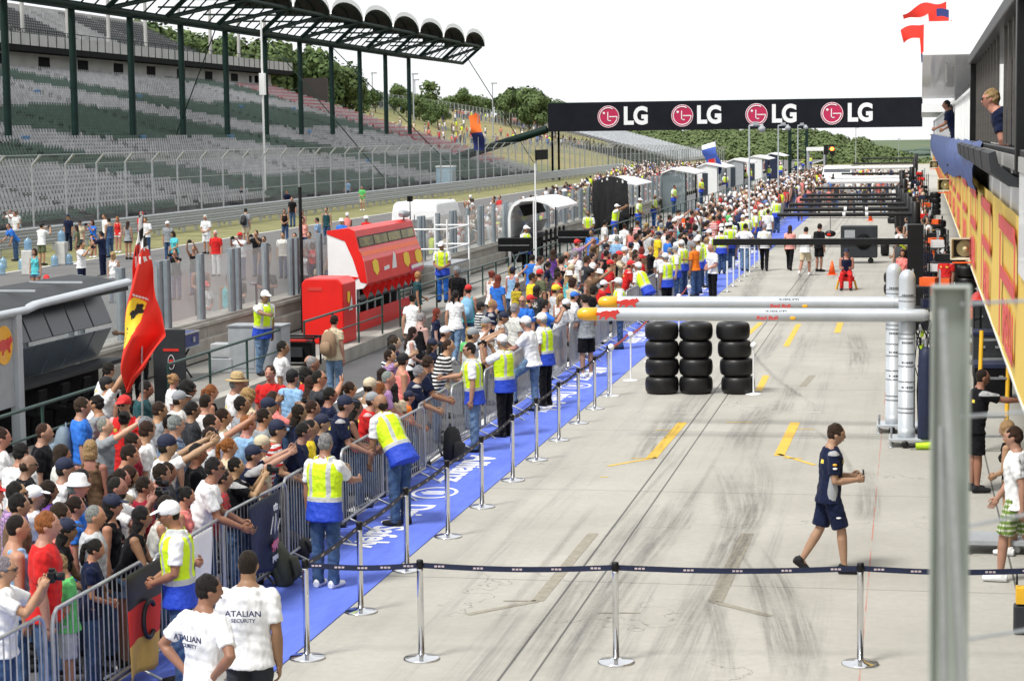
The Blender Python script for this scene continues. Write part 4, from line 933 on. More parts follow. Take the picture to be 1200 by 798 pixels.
def head_part(kind):
    mb = MB(); rm = None; m = M['hair']; post = None
    if kind == 'short': mb.ell((0, -.016, .030), (.0835, .098, .104), 20, 14); mb.ell((0, -.04, -.005), (.078, .068, .075), 16, 10); wr = .006
    elif kind == 'buzz': mb.ell((0, -.014, .026), (.0795, .094, .1), 20, 14); mb.ell((0, -.036, -.01), (.0745, .062, .07), 16, 10); wr = .001
    elif kind == 'crown': mb.ell((0, -.042, -.018), (.083, .066, .07), 20, 14); wr = .005
    elif kind == 'curly': mb.ell((0, -.02, .035), (.105, .118, .118), 20, 14); mb.ell((0, -.05, -.03), (.1, .085, .1), 16, 10); wr = .010
    elif kind == 'bob': mb.ell((0, -.018, .032), (.089, .103, .106), 20, 14); mb.tube([(0, -.03, .03), (0, -.035, -.06), (0, -.035, -.13)], [(.09, .075), (.1, .085), (.088, .07)], 16, up=(1, 0, 0)); wr = .0025
    elif kind == 'long': mb.ell((0, -.018, .030), (.087, .101, .105), 20, 14); mb.tube([(0, -.035, .03), (0, -.04, -.08), (0, -.085, -.2), (0, -.10, -.32), (0, -.10, -.40)], [(.087, .07), (.088, .068), (.1, .05), (.085, .035), (.05, .02)], 16, up=(1, 0, 0)); wr = .005
    elif kind == 'ponytail': mb.ell((0, -.016, .028), (.083, .097, .102), 20, 14); mb.tube([(0, -.08, .04), (0, -.135, .03), (0, -.15, -.05), (0, -.13, -.16), (0, -.125, -.22)], [.025, .03, .034, .028, .01], 12); mb.ell((0, -.04, -.005), (.076, .066, .07), 16, 10); wr = .005
    elif kind == 'bun': mb.ell((0, -.016, .028), (.083, .097, .102), 20, 14); mb.ell((0, -.1, .07), (.045, .045, .042)); mb.ell((0, -.04, -.005), (.076, .066, .07), 16, 10); wr = .005
    elif kind in ('cap', 'sun_hat', 'straw_hat', 'beard'):
        m = M['cap']; wr = 0
        if kind == 'beard': mb.ell((0, .028, -.07), (.06, .062, .055), 16, 12); mb.ell((0, -.02, -.03), (.079, .05, .05), 12, 8); m = M['hair']
        if kind == 'cap':
            mb.ell((0, -.012, .045), (.090, .108, .09), 22, 14); mb.ell((0, -.03, .02), (.088, .085, .05), 16, 10)
            mb.ell((0, .115, .052), (.068, .072, .010), 18, 8, rot=Euler((R(-12), 0, 0)).to_matrix()); mb.ell((0, -.012, .137), (.009, .009, .006))
        if kind == 'sun_hat': mb.lathe([(.135, .02), (.137, .027), (.100, .055), (.094, .11), (.07, .142), (.0, .148)], 26); mb.lathe([(0, .015), (.13, .017)], 26)
        if kind == 'straw_hat': mb.lathe([(.175, .034), (.177, .04), (.10, .05), (.094, .10), (.088, .145), (.05, .165), (.0, .162)], 28); mb.lathe([(0, .03), (.173, .033)], 28); m = M['straw']
    if kind == 'sunglasses':
        for s in (1, -1):
            mb.ell((.031 * s, .1, .013), (.027, .011, .018), 12, 8); mb.tube([(.055 * s, .096, .018), (.079 * s, .06, .018), (.082 * s, -.005, .012)], .0035, 6)
        mb.cyl((-.01, .108, .02), (.01, .108, .02), .004, 6); me = mb.mesh(kind); me.materials.append(M['lens']); CACHE['head', kind] = me; return
    if kind == 'band': mb.lathe([(.096, .053), (.099, .055), (.099, .078), (.096, .08)], 24); me = mb.mesh('hat_band'); me.materials.append(M['black']); CACHE['head', kind] = me; return
    if kind in ('sun_hat', 'straw_hat'): me = mb.mesh(kind); me.materials.append(m); CACHE['head', kind] = me; return
    remesh(('head', kind), mb, .007 if kind != 'curly' else .008, 1, None, (m,), wr)
for k in ('short', 'buzz', 'crown', 'curly', 'bob', 'long', 'ponytail', 'bun', 'cap', 'sun_hat', 'straw_hat', 'beard', 'sunglasses', 'band'): head_part(k)
mb = MB(); mb.tube([(0, -.075, .05), (0, -.03, .055), (0, .05, .05), (0, .12, .042), (0, .19, .036)], [(.034, .042), (.04, .052), (.045, .046), (.048, .038), (.035, .028)], 14, up=(1, 0, 0))
mb.tube([(0, -.02, .07), (0, -.015, .115)], [.045, .043], 12)
remesh(('head', 'shoe'), mb, .009, 1, None, (M['cap'],))
flush()
SKIN = {'1': (.50, .31, .225), '2': (.40, .215, .138), '3': (.29, .148, .092), '4': (.17, .085, .055), 'r': (.45, .22, .155)}
HAIRC = {'K': (.012, .01, .009), 'B': (.018, .010, .006), 'N': (.036, .019, .011), 'Y': (.36, .23, .10), 'O': (.24, .085, .025), 'G': (.22, .22, .22), 'W': (.45, .44, .42), 'R': (.17, .03, .018)}
COL = {'W': (.78, .79, .80), 'K': (.007, .007, .009), 'N': (.009, .014, .042), 'R': (.58, .022, .022), 'D': (.035, .038, .045), 'G': (.26, .28, .30), 'L': (.48, .5, .52), 'B': (.035, .17, .62),
       'S': (.27, .46, .70), 'T': (.02, .07, .08), 'E': (.13, .52, .16), 'P': (.45, .26, .52), 'I': (.80, .24, .22), 'Y': (.80, .60, .03), 'O': (.85, .2, .02), 'C': (.55, .47, .33), 'U': (.14, .085, .05),
       'J': (.05, .095, .19), 'j': (.13, .21, .33), 'V': (.13, .05, .28), 'M': (.25, .012, .03), 'H': (.11, .125, .07), 'Q': (.1, .5, .55), 'w': (.62, .62, .58), 'F': (.85, .38, .34), 'l': (.17, .27, .05)}
CN = {'W': 'white', 'K': 'black', 'N': 'navy', 'R': 'red', 'D': 'charcoal', 'G': 'grey', 'L': 'light grey', 'B': 'blue', 'S': 'light blue', 'T': 'dark teal', 'E': 'green', 'P': 'lilac', 'I': 'salmon', 'Y': 'yellow',
      'O': 'orange', 'C': 'beige', 'U': 'brown', 'J': 'dark denim', 'j': 'blue denim', 'V': 'purple', 'M': 'dark red', 'H': 'olive', 'Q': 'turquoise', 'w': 'off white', 'F': 'pink', 'l': 'lime'}
HN = {'K': 'black', 'B': 'dark brown', 'N': 'brown', 'Y': 'blond', 'O': 'ginger', 'G': 'grey', 'W': 'white', 'R': 'auburn'}
TOPS = {'t': 't_shirt', 'l': 'long_shirt', 'n': 'tank_top', 'p': 'polo_shirt'}
BOTS = {'p': 'trousers', 'h': 'shorts', 'k': 'skirt'}
FM = {'': 'plain', '|': 'stripe', '=': 'bee', '#': 'check', '%': 'plaid', '*': 'print', '+': 'team', '~': 'denim'}
HS = {'s': 'short', 'z': 'buzz', 'c': 'curly', 'b': 'bob', 'l': 'long', 'p': 'ponytail', 'u': 'bun', 'x': None, 'r': 'crown'}
PEOPLE = []
def setc(o, c, j=0):
    o.color = (c[0], c[1], c[2], 1); return o
def need(key):
    if key not in CACHE and not any(t[0] == key for t in _tmp): make_part(*key)
def spec_keys(sp):
    pose, sex, top, bot = sp['pose'], sp['sex'], sp['top'], sp['bot']
    ks = [('body', pose, sex, '')]
    ks.append((TOPS[top[0]], pose, sex, FM[top[2:]])); ks.append((BOTS[bot[0]], pose, sex, FM[bot[2:]]))
    if 'v' in sp['ex']: ks.append(('safety_vest', 'stand', 'm', ''))
    return ks
def build_person(sp):
    loc, rz, s = sp['loc'], sp['rz'], sp['h'] / 1.75
    t = thing('person', sp['label'], sp.get('cat', 'person'), loc, rz, sp.get('group'), s)
    J = JP(sp['pose'], sp['sex']); keys = spec_keys(sp)
    jit = lambda c: tuple(max(0, x * random.uniform(.9, 1.1)) for x in c)
    b = link('body', CACHE[keys[0]], None, t); setc(b, jit(SKIN[sp['skin']]))
    o = link(TOPS[sp['top'][0]], CACHE[keys[1]], None, t); setc(o, COL[sp['top'][1]])
    o = link(BOTS[sp['bot'][0]], CACHE[keys[2]], None, t); setc(o, COL[sp['bot'][1]])
    ex = sp['ex']
    def onhead(k, nm, c, dz=0):
        o = link(nm, CACHE['head', k], None, t); o.matrix_local = J['H'] @ Matrix.Translation((0, 0, dz)); setc(o, c); return o
    hs = HS[sp['hair'][0]]; hc = HAIRC[sp['hair'][1]]
    hat = [k for k in ('cap', 'sun_hat', 'straw_hat') if k in sp['hat'][:9]]
    if hs:
        if hat and hs in ('short', 'curly'): hs = 'crown'
        onhead(hs, 'hair', jit(hc))
    if sp['hat']:
        k, c = sp['hat'].split('.'); onhead(k, k, COL[c], .004)
        if k == 'straw_hat': onhead('band', 'hat_band', COL['K'])
    if 'g' in ex: onhead('sunglasses', 'sunglasses', COL['K'])
    if 'd' in ex: onhead('beard', 'beard', hc)
    if 'v' in ex:
        o = link('safety_vest', CACHE[('safety_vest', 'stand', 'm', '')], None, t); o.matrix_local = J['T']
    if sp['shoes']:
        for sd in (1, -1):
            o = link('shoe', CACHE['head', 'shoe'], None, t); setc(o, COL[sp['shoes']]); a = J['leg', sd][2]
            tilt = R(-38) if POSES[sp['pose']][4 if sd == 1 else 5] == 'b' else 0
            o.matrix_local = Matrix.Translation(a + Vector((0, 0, -.09))) @ Matrix.Translation((0, 0, .09)) @ Matrix.Rotation(tilt, 4, 'X') @ Matrix.Rotation(R(-6 * sd), 4, 'Z') @ Matrix.Translation((0, 0, -.09))
    return t, J
# ================================================================= pit building on the right
bt_ = thing('pit_building', 'white pit building with yellow banner, blue drape, canopy and dark slatted windows', 'building', (0.0, 0, 0), -.0058)
u0 = .80
BLD = Matrix.Rotation(-.0058, 4, 'Z')
def BP(u, v, z): return BLD @ Vector((u, v, z))
mb = MB(); mb.b2((u0 + .06, 9, 2.9), (12, 190, 4.72)); mb.b2((4.2, 9, 0), (12, 190, 2.9)); mb.build('wall', M['white'], bt_)
for i in range(17): MB().b2((4.16, 12 + i * 10.4, .02), (4.2, 20.6 + i * 10.4, 2.75)).build('garage_door', M['dgrey'], bt_)
M['yband'] = mat('yellow banner', (.78, .54, .085), .5, 0, .07, .6, .35, 1.6)
mb = MB(); nn_ = 150
vs = []
for i in range(nn_ + 1):
    v = 9 + 141 * (i / nn_) ** 1.3; wv = .004 * math.sin(v * 2.1)
    vs += [(u0 + wv, v, 2.90), (u0 + .006 - wv, v, 3.6), (u0 + wv * 1.5, v, 4.34)]
mb.add(vs, [(3 * i + k, 3 * i + 3 + k, 3 * i + 4 + k, 3 * i + 1 + k) for i in range(nn_) for k in (0, 1)], 0, None, True)
mb.build('yellow_banner', M['yband'], bt_, fix=False)
mb = MB(); mb.b2((u0 - .012, 9, 2.88), (u0 + .02, 150, 2.905)); mb.build('banner_edge', M['white'], bt_)
def stretched_banner(v):                      # the wordmark reads along the wall; first letter reaches over the rest
    B = basis((0, -1, 0), (0, 0, 1), (u0 - .022, v, 3.58))
    text('banner_letters', 'IRELLI', .58, M['lred'], bt_, B @ Matrix.Translation((.35, -.36, 0)), ext=.002, off=.02, sx=1.5)
    mb = MB(); xl, xr = -1.65, 1.75
    def bar(x0, y0, x1, y1): mb.prism([(x0, y0), (x1, y0), (x1, y1), (x0, y1)], -.002, .003, 'z', 0, B)
    bar(xl, -.56, xl + .2, .48); bar(xl - .3, .50, xr - .1, .64); bar(xr - .16, .1, xr, .56); bar(xl + .21, .03, xr - .05, .16)
    mb.build('long_letter', M['lred'], bt_)
for i in range(20): stretched_banner(13.1 + i * 6.3)
# blue drape hanging from the parapet
mb = MB(); vs = []; K = 160
for i in range(K + 1):
    v = 27 + 125 * (i / K) ** 1.25; sag = .10 * abs(math.sin(v * .16)); top = 4.93 - .05 * abs(math.sin(v * .45)); bot = 4.32 - .62 * ss(28, 80, v) - sag
    for k in range(5):
        t = k / 4; vs.append((u0 - .06 - .09 * math.sin(t * math.pi) - (.03 * math.sin(v * 1.1 + k) if v < 60 else 0), v, top + (bot - top) * t))
mb.add(vs, [(5 * i + k, 5 * i + 5 + k, 5 * i + 6 + k, 5 * i + 1 + k) for i in range(K) for k in range(4)], 0, None, True)
mb.build('blue_drape', mat('blue tarpaulin', (.045, .085, .26), .55, 0, .2, 1.2, .6, 3), bt_, fix=False)
mb = MB(); mb.b2((u0 - .03, 9, 4.72), (u0 + .5, 190, 4.84)); mb.build('ledge', M['conc2'], bt_)
mb = MB()
for i in range(75): v = 34.5 + i * 1.5; mb.b2((u0 + .02, v, 4.84), (u0 + .05, v + .05, 5.75))
mb.b2((u0, 34.5, 5.72), (u0 + .07, 147, 5.78)); mb.b2((u0 + .04, 34.5, 4.9), (u0 + .055, 147, 5.6)); mb.build('balcony_railing', M['white'], bt_)
mb = MB()
mb.b2((.05, 52, 7.0), (12, 120, 7.75)); mb.b2((.02, 51.9, 6.93), (12, 120, 7.0)); mb.b2((.02, 124, 6.2), (6, 170, 6.7)); mb.build('canopy', M['white'], bt_)
mb = MB(); mb.b2((1.9, 34.5, 4.8), (12, 190, 7.0)); mb.build('upper_wall', M['conc2'], bt_)
for i in range(14): MB().b2((1.82, 38 + i * 6, 4.9), (1.9, 38.5 + i * 6, 6.9)).build('pilaster', M['white'], bt_)
for i in range(10): MB().b2((1.86, 40 + i * 6, 4.9), (1.9, 42.4 + i * 6, 6.5)).build('window', M['screen'], bt_)
# dark slatted window bay
mb = MB()
mb.b2((u0 - .06, 15, 6.12), (u0 + 2, 34.2, 6.26)); mb.b2((u0 - .02, 15, 4.84), (u0 + .06, 34.2, 4.90)); mb.b2((u0 - .05, 17.1, 4.7), (u0 + .1, 17.35, 7.2)); mb.b2((u0 - .03, 34, 4.84), (u0 + .3, 34.2, 6.2)); mb.build('window_frame', M['black'], bt_, bevel=.01)
sl = MB().box((0, 0, .62), (.035, .06, 1.22)).mesh('slat'); sl.materials.append(mat('dark bronze slat', (.13, .12, .11), .5, .3, .2, 3))
v = 17.8
while v < 34:
    if not 22.3 < v < 23.4: o = link('slat', sl, None, bt_); o.location = (u0 + .06, v, 4.9); o.rotation_euler = (0, 0, 0)
    v += 1.1
MB().b2((u0 + .55, 17.4, 4.8), (u0 + .6, 34, 6.2)).build('dark_glazing', M['blackm'], bt_)
for i in range(6):
    v = 17.9 + i * 2.7; mb = MB(); mb.prism([(-.42, 4.86), (-.40, 4.70), (-.25, 4.58), (.0, 4.55), (.0, 4.62), (-.2, 4.66), (-.33, 4.76), (-.36, 4.88)], v, v + 2.3, 'y'); o = mb.build('folded_awning', M['dgrey'], bt_); o.location.x = u0 + .18
MB().b2((u0 - .02, 13, 3.9), (u0 + .03, 17.1, 4.78)).build('white_panel', M['white'], bt_)
MB().b2((u0 + .05, 9, 4.84), (u0 + .07, 17.0, 6.9)).build('window_pane', mat('reflecting pane', (.30, .36, .42), .08, .6, .3, .5), bt_)

# loudspeakers
def speaker(px, py, Y, label):
    p = PY(px, py, Y); t = thing('loudspeaker', label, 'loudspeaker', (p.x, p.y, p.z), 0, 'horn loudspeakers on the yellow banner wall')
    w, h, d = .235, .18, .42; mb = MB()
    fr = [(-w, h), (-w, -h), (w, -h), (w, h)]; bk = [(-w * .6, h * .6), (-w * .6, -h * .6), (w * .6, -h * .6), (w * .6, h * .6)]
    o_ = [(a, 0, b) for a, b in fr]; i_ = [(a * .88, 0, b * .85) for a, b in fr]; ib = [(a * .75, .22, b * .75) for a, b in fr]; ob = [(a, d, b) for a, b in bk]
    mb.add(o_ + i_ + ib + ob, [(0, 1, 5, 4), (1, 2, 6, 5), (2, 3, 7, 6), (3, 0, 4, 7), (4, 5, 9, 8), (5, 6, 10, 9), (6, 7, 11, 10), (7, 4, 8, 11), (8, 9, 10, 11), (0, 12, 13, 1), (1, 13, 14, 2), (2, 14, 15, 3), (3, 15, 12, 0), (12, 15, 14, 13)])
    mb.build('horn_case', M['cream'], t, bevel=.012)
    Mh = Matrix.Translation((0, .2, 0)) @ Matrix.Rotation(R(90), 4, 'X'); MB().lathe([(.135, 0), (.13, .05), (.08, .02), (.045, .09), (.03, .17), (.0, .18)], 28, M=Mh).build('horn_cone', mat('pale yellow horn', (.55, .5, .3), .5), t)
    MB().b2((-.22, .14, -.17), (.22, .16, .17)).build('horn_inner', M['dgrey'], t).location.y = .075
    mb = MB(); mb.b2((-.2, .02, -.23), (.2, .06, -.205)); mb.cyl((.1, .05, -.215), (BP(u0, Y, 0).x - p.x, .12, -.24), .018, 8); mb.build('bracket', M['orange'], t)
speaker(1131, 292, 33.5, 'large cream horn loudspeaker nearest, bracketed off the yellow banner'); speaker(1108, 217, 60, 'cream horn loudspeaker second along the yellow banner'); speaker(1095, 193, 100, 'small far horn loudspeaker at the end of the yellow banner')

# flags above the canopy
def flag_mesh(w, h, cols, seed, name='cloth', droop=.25, amp=.12, n=24, k=8):
    mb = MB(); vs = []
    for i in range(n + 1):
        for j in range(k + 1):
            a, b = i / n, j / k; vs.append((a * w * (1 - .1 * b), amp * math.sin(a * 7 + b * 2 + seed) * (a + .15), -b * h - droop * a * a * w + .06 * math.sin(a * 9 + seed)))
    fs = []; b0 = len(mb.v)
    mb.v += vs
    for i in range(n):
        for j in range(k):
            a = b0 + i * (k + 1) + j; mb.f.append((a, a + 1, a + k + 2, a + k + 1)); mb.m.append(cols(i / n, j / k)); mb.sm.append(True)
    return mb
fm = [M['red'], M['white'], M['lnavy'], M['yell'], M['blue']]
M['flagred'] = mat('flag red cloth', (.72, .032, .018), .8, 0, .08, 3)
fm2 = [M['flagred'], mat('flag white cloth', (.75, .75, .75), .8), mat('flag navy cloth', (.02, .03, .14), .8), mat('flag yellow cloth', (.8, .55, .03), .8)]
for px, py, Y, w, h, fl, lb, cf in ((1109, 2, 58, 1.2, .55, -1, 'red flag streaming at the top, above the canopy', lambda a, b: 0), (1112, 12, 56, 1.3, .55, -1, 'red flag with white and navy stripe above the canopy', lambda a, b: 1 if a > .4 and b < .3 else (2 if a < .25 and b < .3 else 0)), (1116, 22, 60, .95, 1.0, -1, 'red and blue flag hanging behind the others', lambda a, b: 0 if b < .7 else 2), (1108, 34, 62, .75, .8, -1, 'yellow, blue and red flag lowest over the canopy', lambda a, b: 0 if b > .66 else (3 if b < .33 else 2))):
    p = PY(px, py, Y); t = thing('flag', lb, 'flag', (p.x, p.y, p.z), 0, 'flags above the canopy'); o = flag_mesh(w, h, cf, px).build('cloth', fm2, t, fix=False); o.rotation_euler = (0, 0, R(172)); MB().cyl((.02, 0, -2.2 if p.z > 8.4 else -1.4), (.02, 0, .25), .02, 6).build('flagpole', M['white'], t)

# blurred fence post close to the camera
fp = thing('fence_post', 'large out of focus grey steel post close in front', 'fence post', (0, 0, 0)); Yp = 3.1
a = PY(1091, 337, Yp); b = PY(1138, 337, Yp); wd = b.x - a.x; cx = (a.x + b.x) / 2; zt = a.z
mb = MB(); mb.b2((a.x, Yp, 2.5), (b.x, Yp + .012, zt)); mb.b2((b.x - .008, Yp - .03, 2.5), (b.x, Yp + .002, zt)); mb.b2((a.x, Yp - .012, 2.5), (a.x + .006, Yp + .002, zt)); mb.b2((a.x, Yp - .03, zt), (b.x, Yp + .012, zt + .004)); mb.build('post', mat('green grey post', (.36, .39, .36), .5, .3, .25, 2), fp, bevel=.003)
mb = MB(); c1 = PY(1104, 362, Yp - .06); c2 = PY(1127, 798, Yp - .06); mb.cyl(c1, c2 + (c2 - c1) * .3, .0062, 8); c3 = PY(1103, 500, Yp - .05); c4 = PY(1107, 798, Yp - .05); mb.cyl(c3, c4, .005, 8); mb.build('rod', M['steel'], fp)
for yy, y2 in ((356, 352), (488, 482), (618, 600), (750, 736)):
    mb = MB(); mb.cyl(PY(1128, yy, Yp - .02), PY(1215, y2, Yp + .25), .0028, 6); mb.build('fence_wire', M['steel'], fp)

# ================================================================= crowd barriers
bar = thing('crowd_barrier', 'galvanised crowd barrier nearest, with a boy leaning over it', 'barrier', (-7.12, 16.0, 0), 0, 'crowd control barriers along the carpet')
L = 2.16; mb = MB(); r = .019
mb.tube([(0, .02, .16), (0, .02, .95), (0, .05, 1.05), (0, .12, 1.1), (0, L - .12, 1.1), (0, L - .05, 1.05), (0, L - .02, .95), (0, L - .02, .16)], r, 10); mb.cyl((0, .02, .17), (0, L - .02, .17), r, 10); mb.build('frame', M['steel'], bar)
mb = MB(); n = 19
for i in range(1, n): mb.cyl((0, L * i / n, .17), (0, L * i / n, 1.1), .0075, 6)
mb.build('bars', M['steel'], bar)
for y in (.35, L - .35):
    mb = MB(); mb.tube([(-.3, y, 0.0), (-.28, y, .04), (0, y, .17), (.28, y, .04), (.34, y, .0)], .016, 8); mb.build('foot', M['steel'], bar)
nb = 1
lbs = ['crowd barrier behind the German flag and first vested guard', 'crowd barrier behind the two bare headed security men', 'crowd barrier beside the olive backpack', 'crowd barrier left of the grey haired vested guard', 'crowd barrier the bald vested guard leans on', 'crowd barrier beside the man in navy with a lanyard', 'crowd barrier beside the black rucksack', 'crowd barrier beside the vested guard with black trousers', 'crowd barrier on which the man in jeans rests a foot', 'crowd barrier by the photographer in black shorts']
for k in range(-1, 46):
    if k == 0: continue
    y = 16.0 + 2.24 * k; o = dup(bar, (-7.12 + .05 * math.sin(k * 1.7), y, 0), R(1.2 * math.sin(k * 2.3)), lbs[k - 1] if 1 <= k <= 10 else ('crowd barrier in the front left corner below the boy' if k < 0 else f'crowd barrier farther along the carpet, {nth(k)} in the row from the near end'))

# rope posts
st0 = thing('rope_post', 'x', 'rope post', (0, 0, 0)); 
MB().lathe([(.0, 0), (.178, 0), (.18, .012), (.165, .022), (.06, .032), (.036, .05), (.0, .05)], 36).build('base', M['chrome'], st0)
MB().lathe([(.031, .03), (.031, .88), (.031, .90)], 20).build('pole', M['chrome'], st0); MB().lathe([(.034, .90), (.034, .975), (.028, .985), (0, .985)], 20).build('cap', M['black'], st0)
def belt(parent, dx, dy, mt='navy', z=.93, sag=.03, marks=True):
    mb = MB(); n = 12; d = Vector((dx, dy, 0)); vs = []
    for i in range(n + 1):
        t = i / n; p = d * t; s = sag * math.sin(math.pi * t); vs += [(p.x, p.y, z - .027 - s), (p.x, p.y, z + .027 - s)]
    nv = Vector((-dy, dx, 0)).normalized() * .002; vs2 = [(v[0] + nv.x, v[1] + nv.y, v[2]) for v in vs]
    mb.add(vs + vs2, [(2 * i, 2 * i + 2, 2 * i + 3, 2 * i + 1) for i in range(n)] + [(2 * i + 2 * n + 2, 2 * i + 2 * n + 3, 2 * i + 2 * n + 5, 2 * i + 2 * n + 4) for i in range(n)])
    o = mb.build('belt', M[mt], parent, fix=False)
    if marks:
        mm = MB()
        for k in range(5):
            t = (k + .5) / 5; p = d * t; s = sag * math.sin(math.pi * t); e = d.normalized()
            for j in range(3): q_ = p + e * (.035 * (j - 1)); mm.add([(q_.x - e.x * .013 - nv.x * 1.5, q_.y - e.y * .013 - nv.y * 1.5, z - .008 - s), (q_.x + e.x * .013 - nv.x * 1.5, q_.y + e.y * .013 - nv.y * 1.5, z - .008 - s), (q_.x + e.x * .013 - nv.x * 1.5, q_.y + e.y * .013 - nv.y * 1.5, z + .01 - s), (q_.x - e.x * .013 - nv.x * 1.5, q_.y - e.y * .013 - nv.y * 1.5, z + .01 - s)], [(0, 1, 2, 3)])
        mm.build('belt_marks', M['beltmark'], o, fix=False)
    return o
M['beltmark'] = mat('belt print', (.5, .42, .46), .6)
rowA = [P(*q)[:2] for q in ((360, 771), (423, 717), (477, 668), (525, 629), (565, 594), (601, 563), (629, 539), (655, 516), (678, 496), (697, 479), (713, 464))]
rowB = [P(*q)[:2] for q in ((494, 772), (722, 776), (1008, 778), (1225, 781))]
nmA = ['corner', 'second', 'third', 'fourth', 'fifth', 'sixth', 'seventh', 'eighth', 'ninth', 'tenth', 'eleventh']
for i, (x, y) in enumerate(rowA):
    o = dup(st0, (x, y, 0), 0, ('chrome rope post at the corner where both belts meet, on the blue carpet' if i == 0 else f'chrome rope post, {nmA[i]} from the corner along the carpet edge'), 'chrome rope posts with navy belts')
    if i < len(rowA) - 1: belt(o, rowA[i + 1][0] - x, rowA[i + 1][1] - y)
    else: pass
    if i == 0: belt(o, rowB[0][0] - x, rowB[0][1] - y)
for i, (x, y) in enumerate(rowB):
    o = dup(st0, (x, y, 0), 0, 'chrome rope post in front, ' + ['nearest the blue carpet on the concrete', 'in the middle of the lane', 'in front of the walking man', 'at the far right edge'][i], 'chrome rope posts with navy belts')
    if i < 3: belt(o, rowB[i + 1][0] - x, rowB[i + 1][1] - y)
for ch in list(st0.children): D.objects.remove(ch)
D.objects.remove(st0)
def white_post(x, y, label, nxt=None):
    t = thing('rope_post', label, 'rope post', (x, y, 0), 0, 'white posts with red tape'); MB().lathe([(0, 0), (.17, 0), (.17, .015), (.03, .03), (0, .03)], 24).build('base', M['white'], t); MB().cyl((0, 0, .02), (0, 0, .92), .018, 10).build('pole', M['white'], t); MB().ell((0, 0, .96), (.065, .065, .065), 14, 10).build('knob', M['white'], t)
    if nxt: belt(t, nxt[0] - x, nxt[1] - y, 'red', .96, .04, False)
wp = [P(*q)[:2] for q in ((713, 464), (736, 446), (760, 424), (778, 405), (793, 391), (805, 378))]
for i, (x, y) in enumerate(wp): white_post(x + .06, y, ['white post with red tape beside the last chrome post', 'white post with red tape left of the tyre stacks', 'white taped post hidden behind the tyre stacks', 'white taped post under the front silver boom', 'white taped post between the silver booms', 'white taped post behind the rear silver boom'][i], wp[i + 1] if i < 5 else None)
x, y = P(883, 462)[:2]; white_post(x, y, 'single white post standing right of the tyre stacks'); 
for i in range(9): x, y = -5.72, 66 + i * 2.4; o = thing('rope_post', f'thin chrome post in the far row beyond the square boom, {nth(i)} from near', 'rope post', (x, y, 0), 0, 'far chrome posts'); MB().lathe([(0, 0), (.17, 0), (.03, .03), (.03, 1.0), (0, 1.0)], 14).build('pole', M['chrome'], o)

# ================================================================= tyres
tp = MB(); prof = [(.17, -.150), (.19, -.163), (.23, -.172), (.265, -.168), (.298, -.150), (.319, -.118), (.329, -.07), (.333, 0), (.329, .07), (.319, .118), (.298, .150), (.265, .168), (.23, .172), (.19, .163), (.17, .150)]
tp.lathe(prof, 40); tm = tp.mesh('tyre_body'); tm.materials.append(M['rubber']); rim_ = MB().lathe([(.172, -.15), (.165, -.1), (.165, .1), (.172, .15)], 28).mesh('rim'); rim_.materials.append(M['dgrey'])
band_y = MB().lathe([(.225, .1745), (.262, .171)], 40).mesh('yellow_band'); band_y.materials.append(M['yellow'])
def tyre(x, y, z, label, group, tilt=None, s=1, band=False, cover=False):
    t = thing('tyre', label, 'tyre', (x, y, z + .173 * s), random.uniform(0, 6), group, s); link('tyre_body', tm, None, t); link('rim', rim_, None, t)
    if tilt: t.rotation_euler = tilt
    if band: link('yellow_band', band_y, None, t)
    if cover: MB().lathe([(.0, .174), (.33, .17)], 28).build('wheel_cover', M['dgrey'], t)
    return t
lev = ['bottom', 'second', 'third', 'top']
for nm, px, py, lean in (('left', 774, 463, 0), ('middle', 813.5, 463, 0), ('right, slightly leaning', 863, 463, -.028)):
    x, y = P(px, py)[:2]
    for k in range(4): tyre(x + lean * k + random.uniform(-.008, .008), y + .33 + random.uniform(-.01, .01), k * .352, f'{lev[k]} black tyre in the {nm} stack of four', 'stacked black tyres on the pit lane')
# tyre stacks and gear beside the garages
gx = 'tyres stacked beside the garages'
for (px, py, n, lb, bnd) in ((1112, 318, 1, 'below the nearest loudspeaker', 0), (1104, 352, 3, 'right of the silver columns', 0), (1090, 345, 2, 'behind the silver columns', 1), (1048, 345, 2, 'left behind the silver columns', 0), (1132, 352, 3, 'beside the man in red', 0), (1096, 252, 4, 'at the far end under the middle loudspeaker', 0), (1047, 262, 3, 'beside the crate mover', 0), (1122, 330, 3, 'near the banner edge', 0), (1075, 330, 2, 'against the black square column', 0), (1088, 300, 3, 'behind the crouching photographers', 1), (1100, 285, 3, 'under the second loudspeaker', 0), (1110, 380, 2, 'beside the navy gas bottle', 0)):
    x, y = P(px, py)[:2]
    for k in range(n): tyre(x, y, k * .352, f'{["bottom", "second", "third", "top"][k]} tyre of the stack {lb}', gx, band=(bnd and k == n - 1))
for px, py in ((1037, 300), (1052, 268)): x, y = P(px, py)[:2]; tyre(x, y, .16, 'black wheel standing upright beside the black column' if px < 1040 else 'black wheel on its edge behind the black column', 'upright wheels', tilt=(0, R(90), 0))

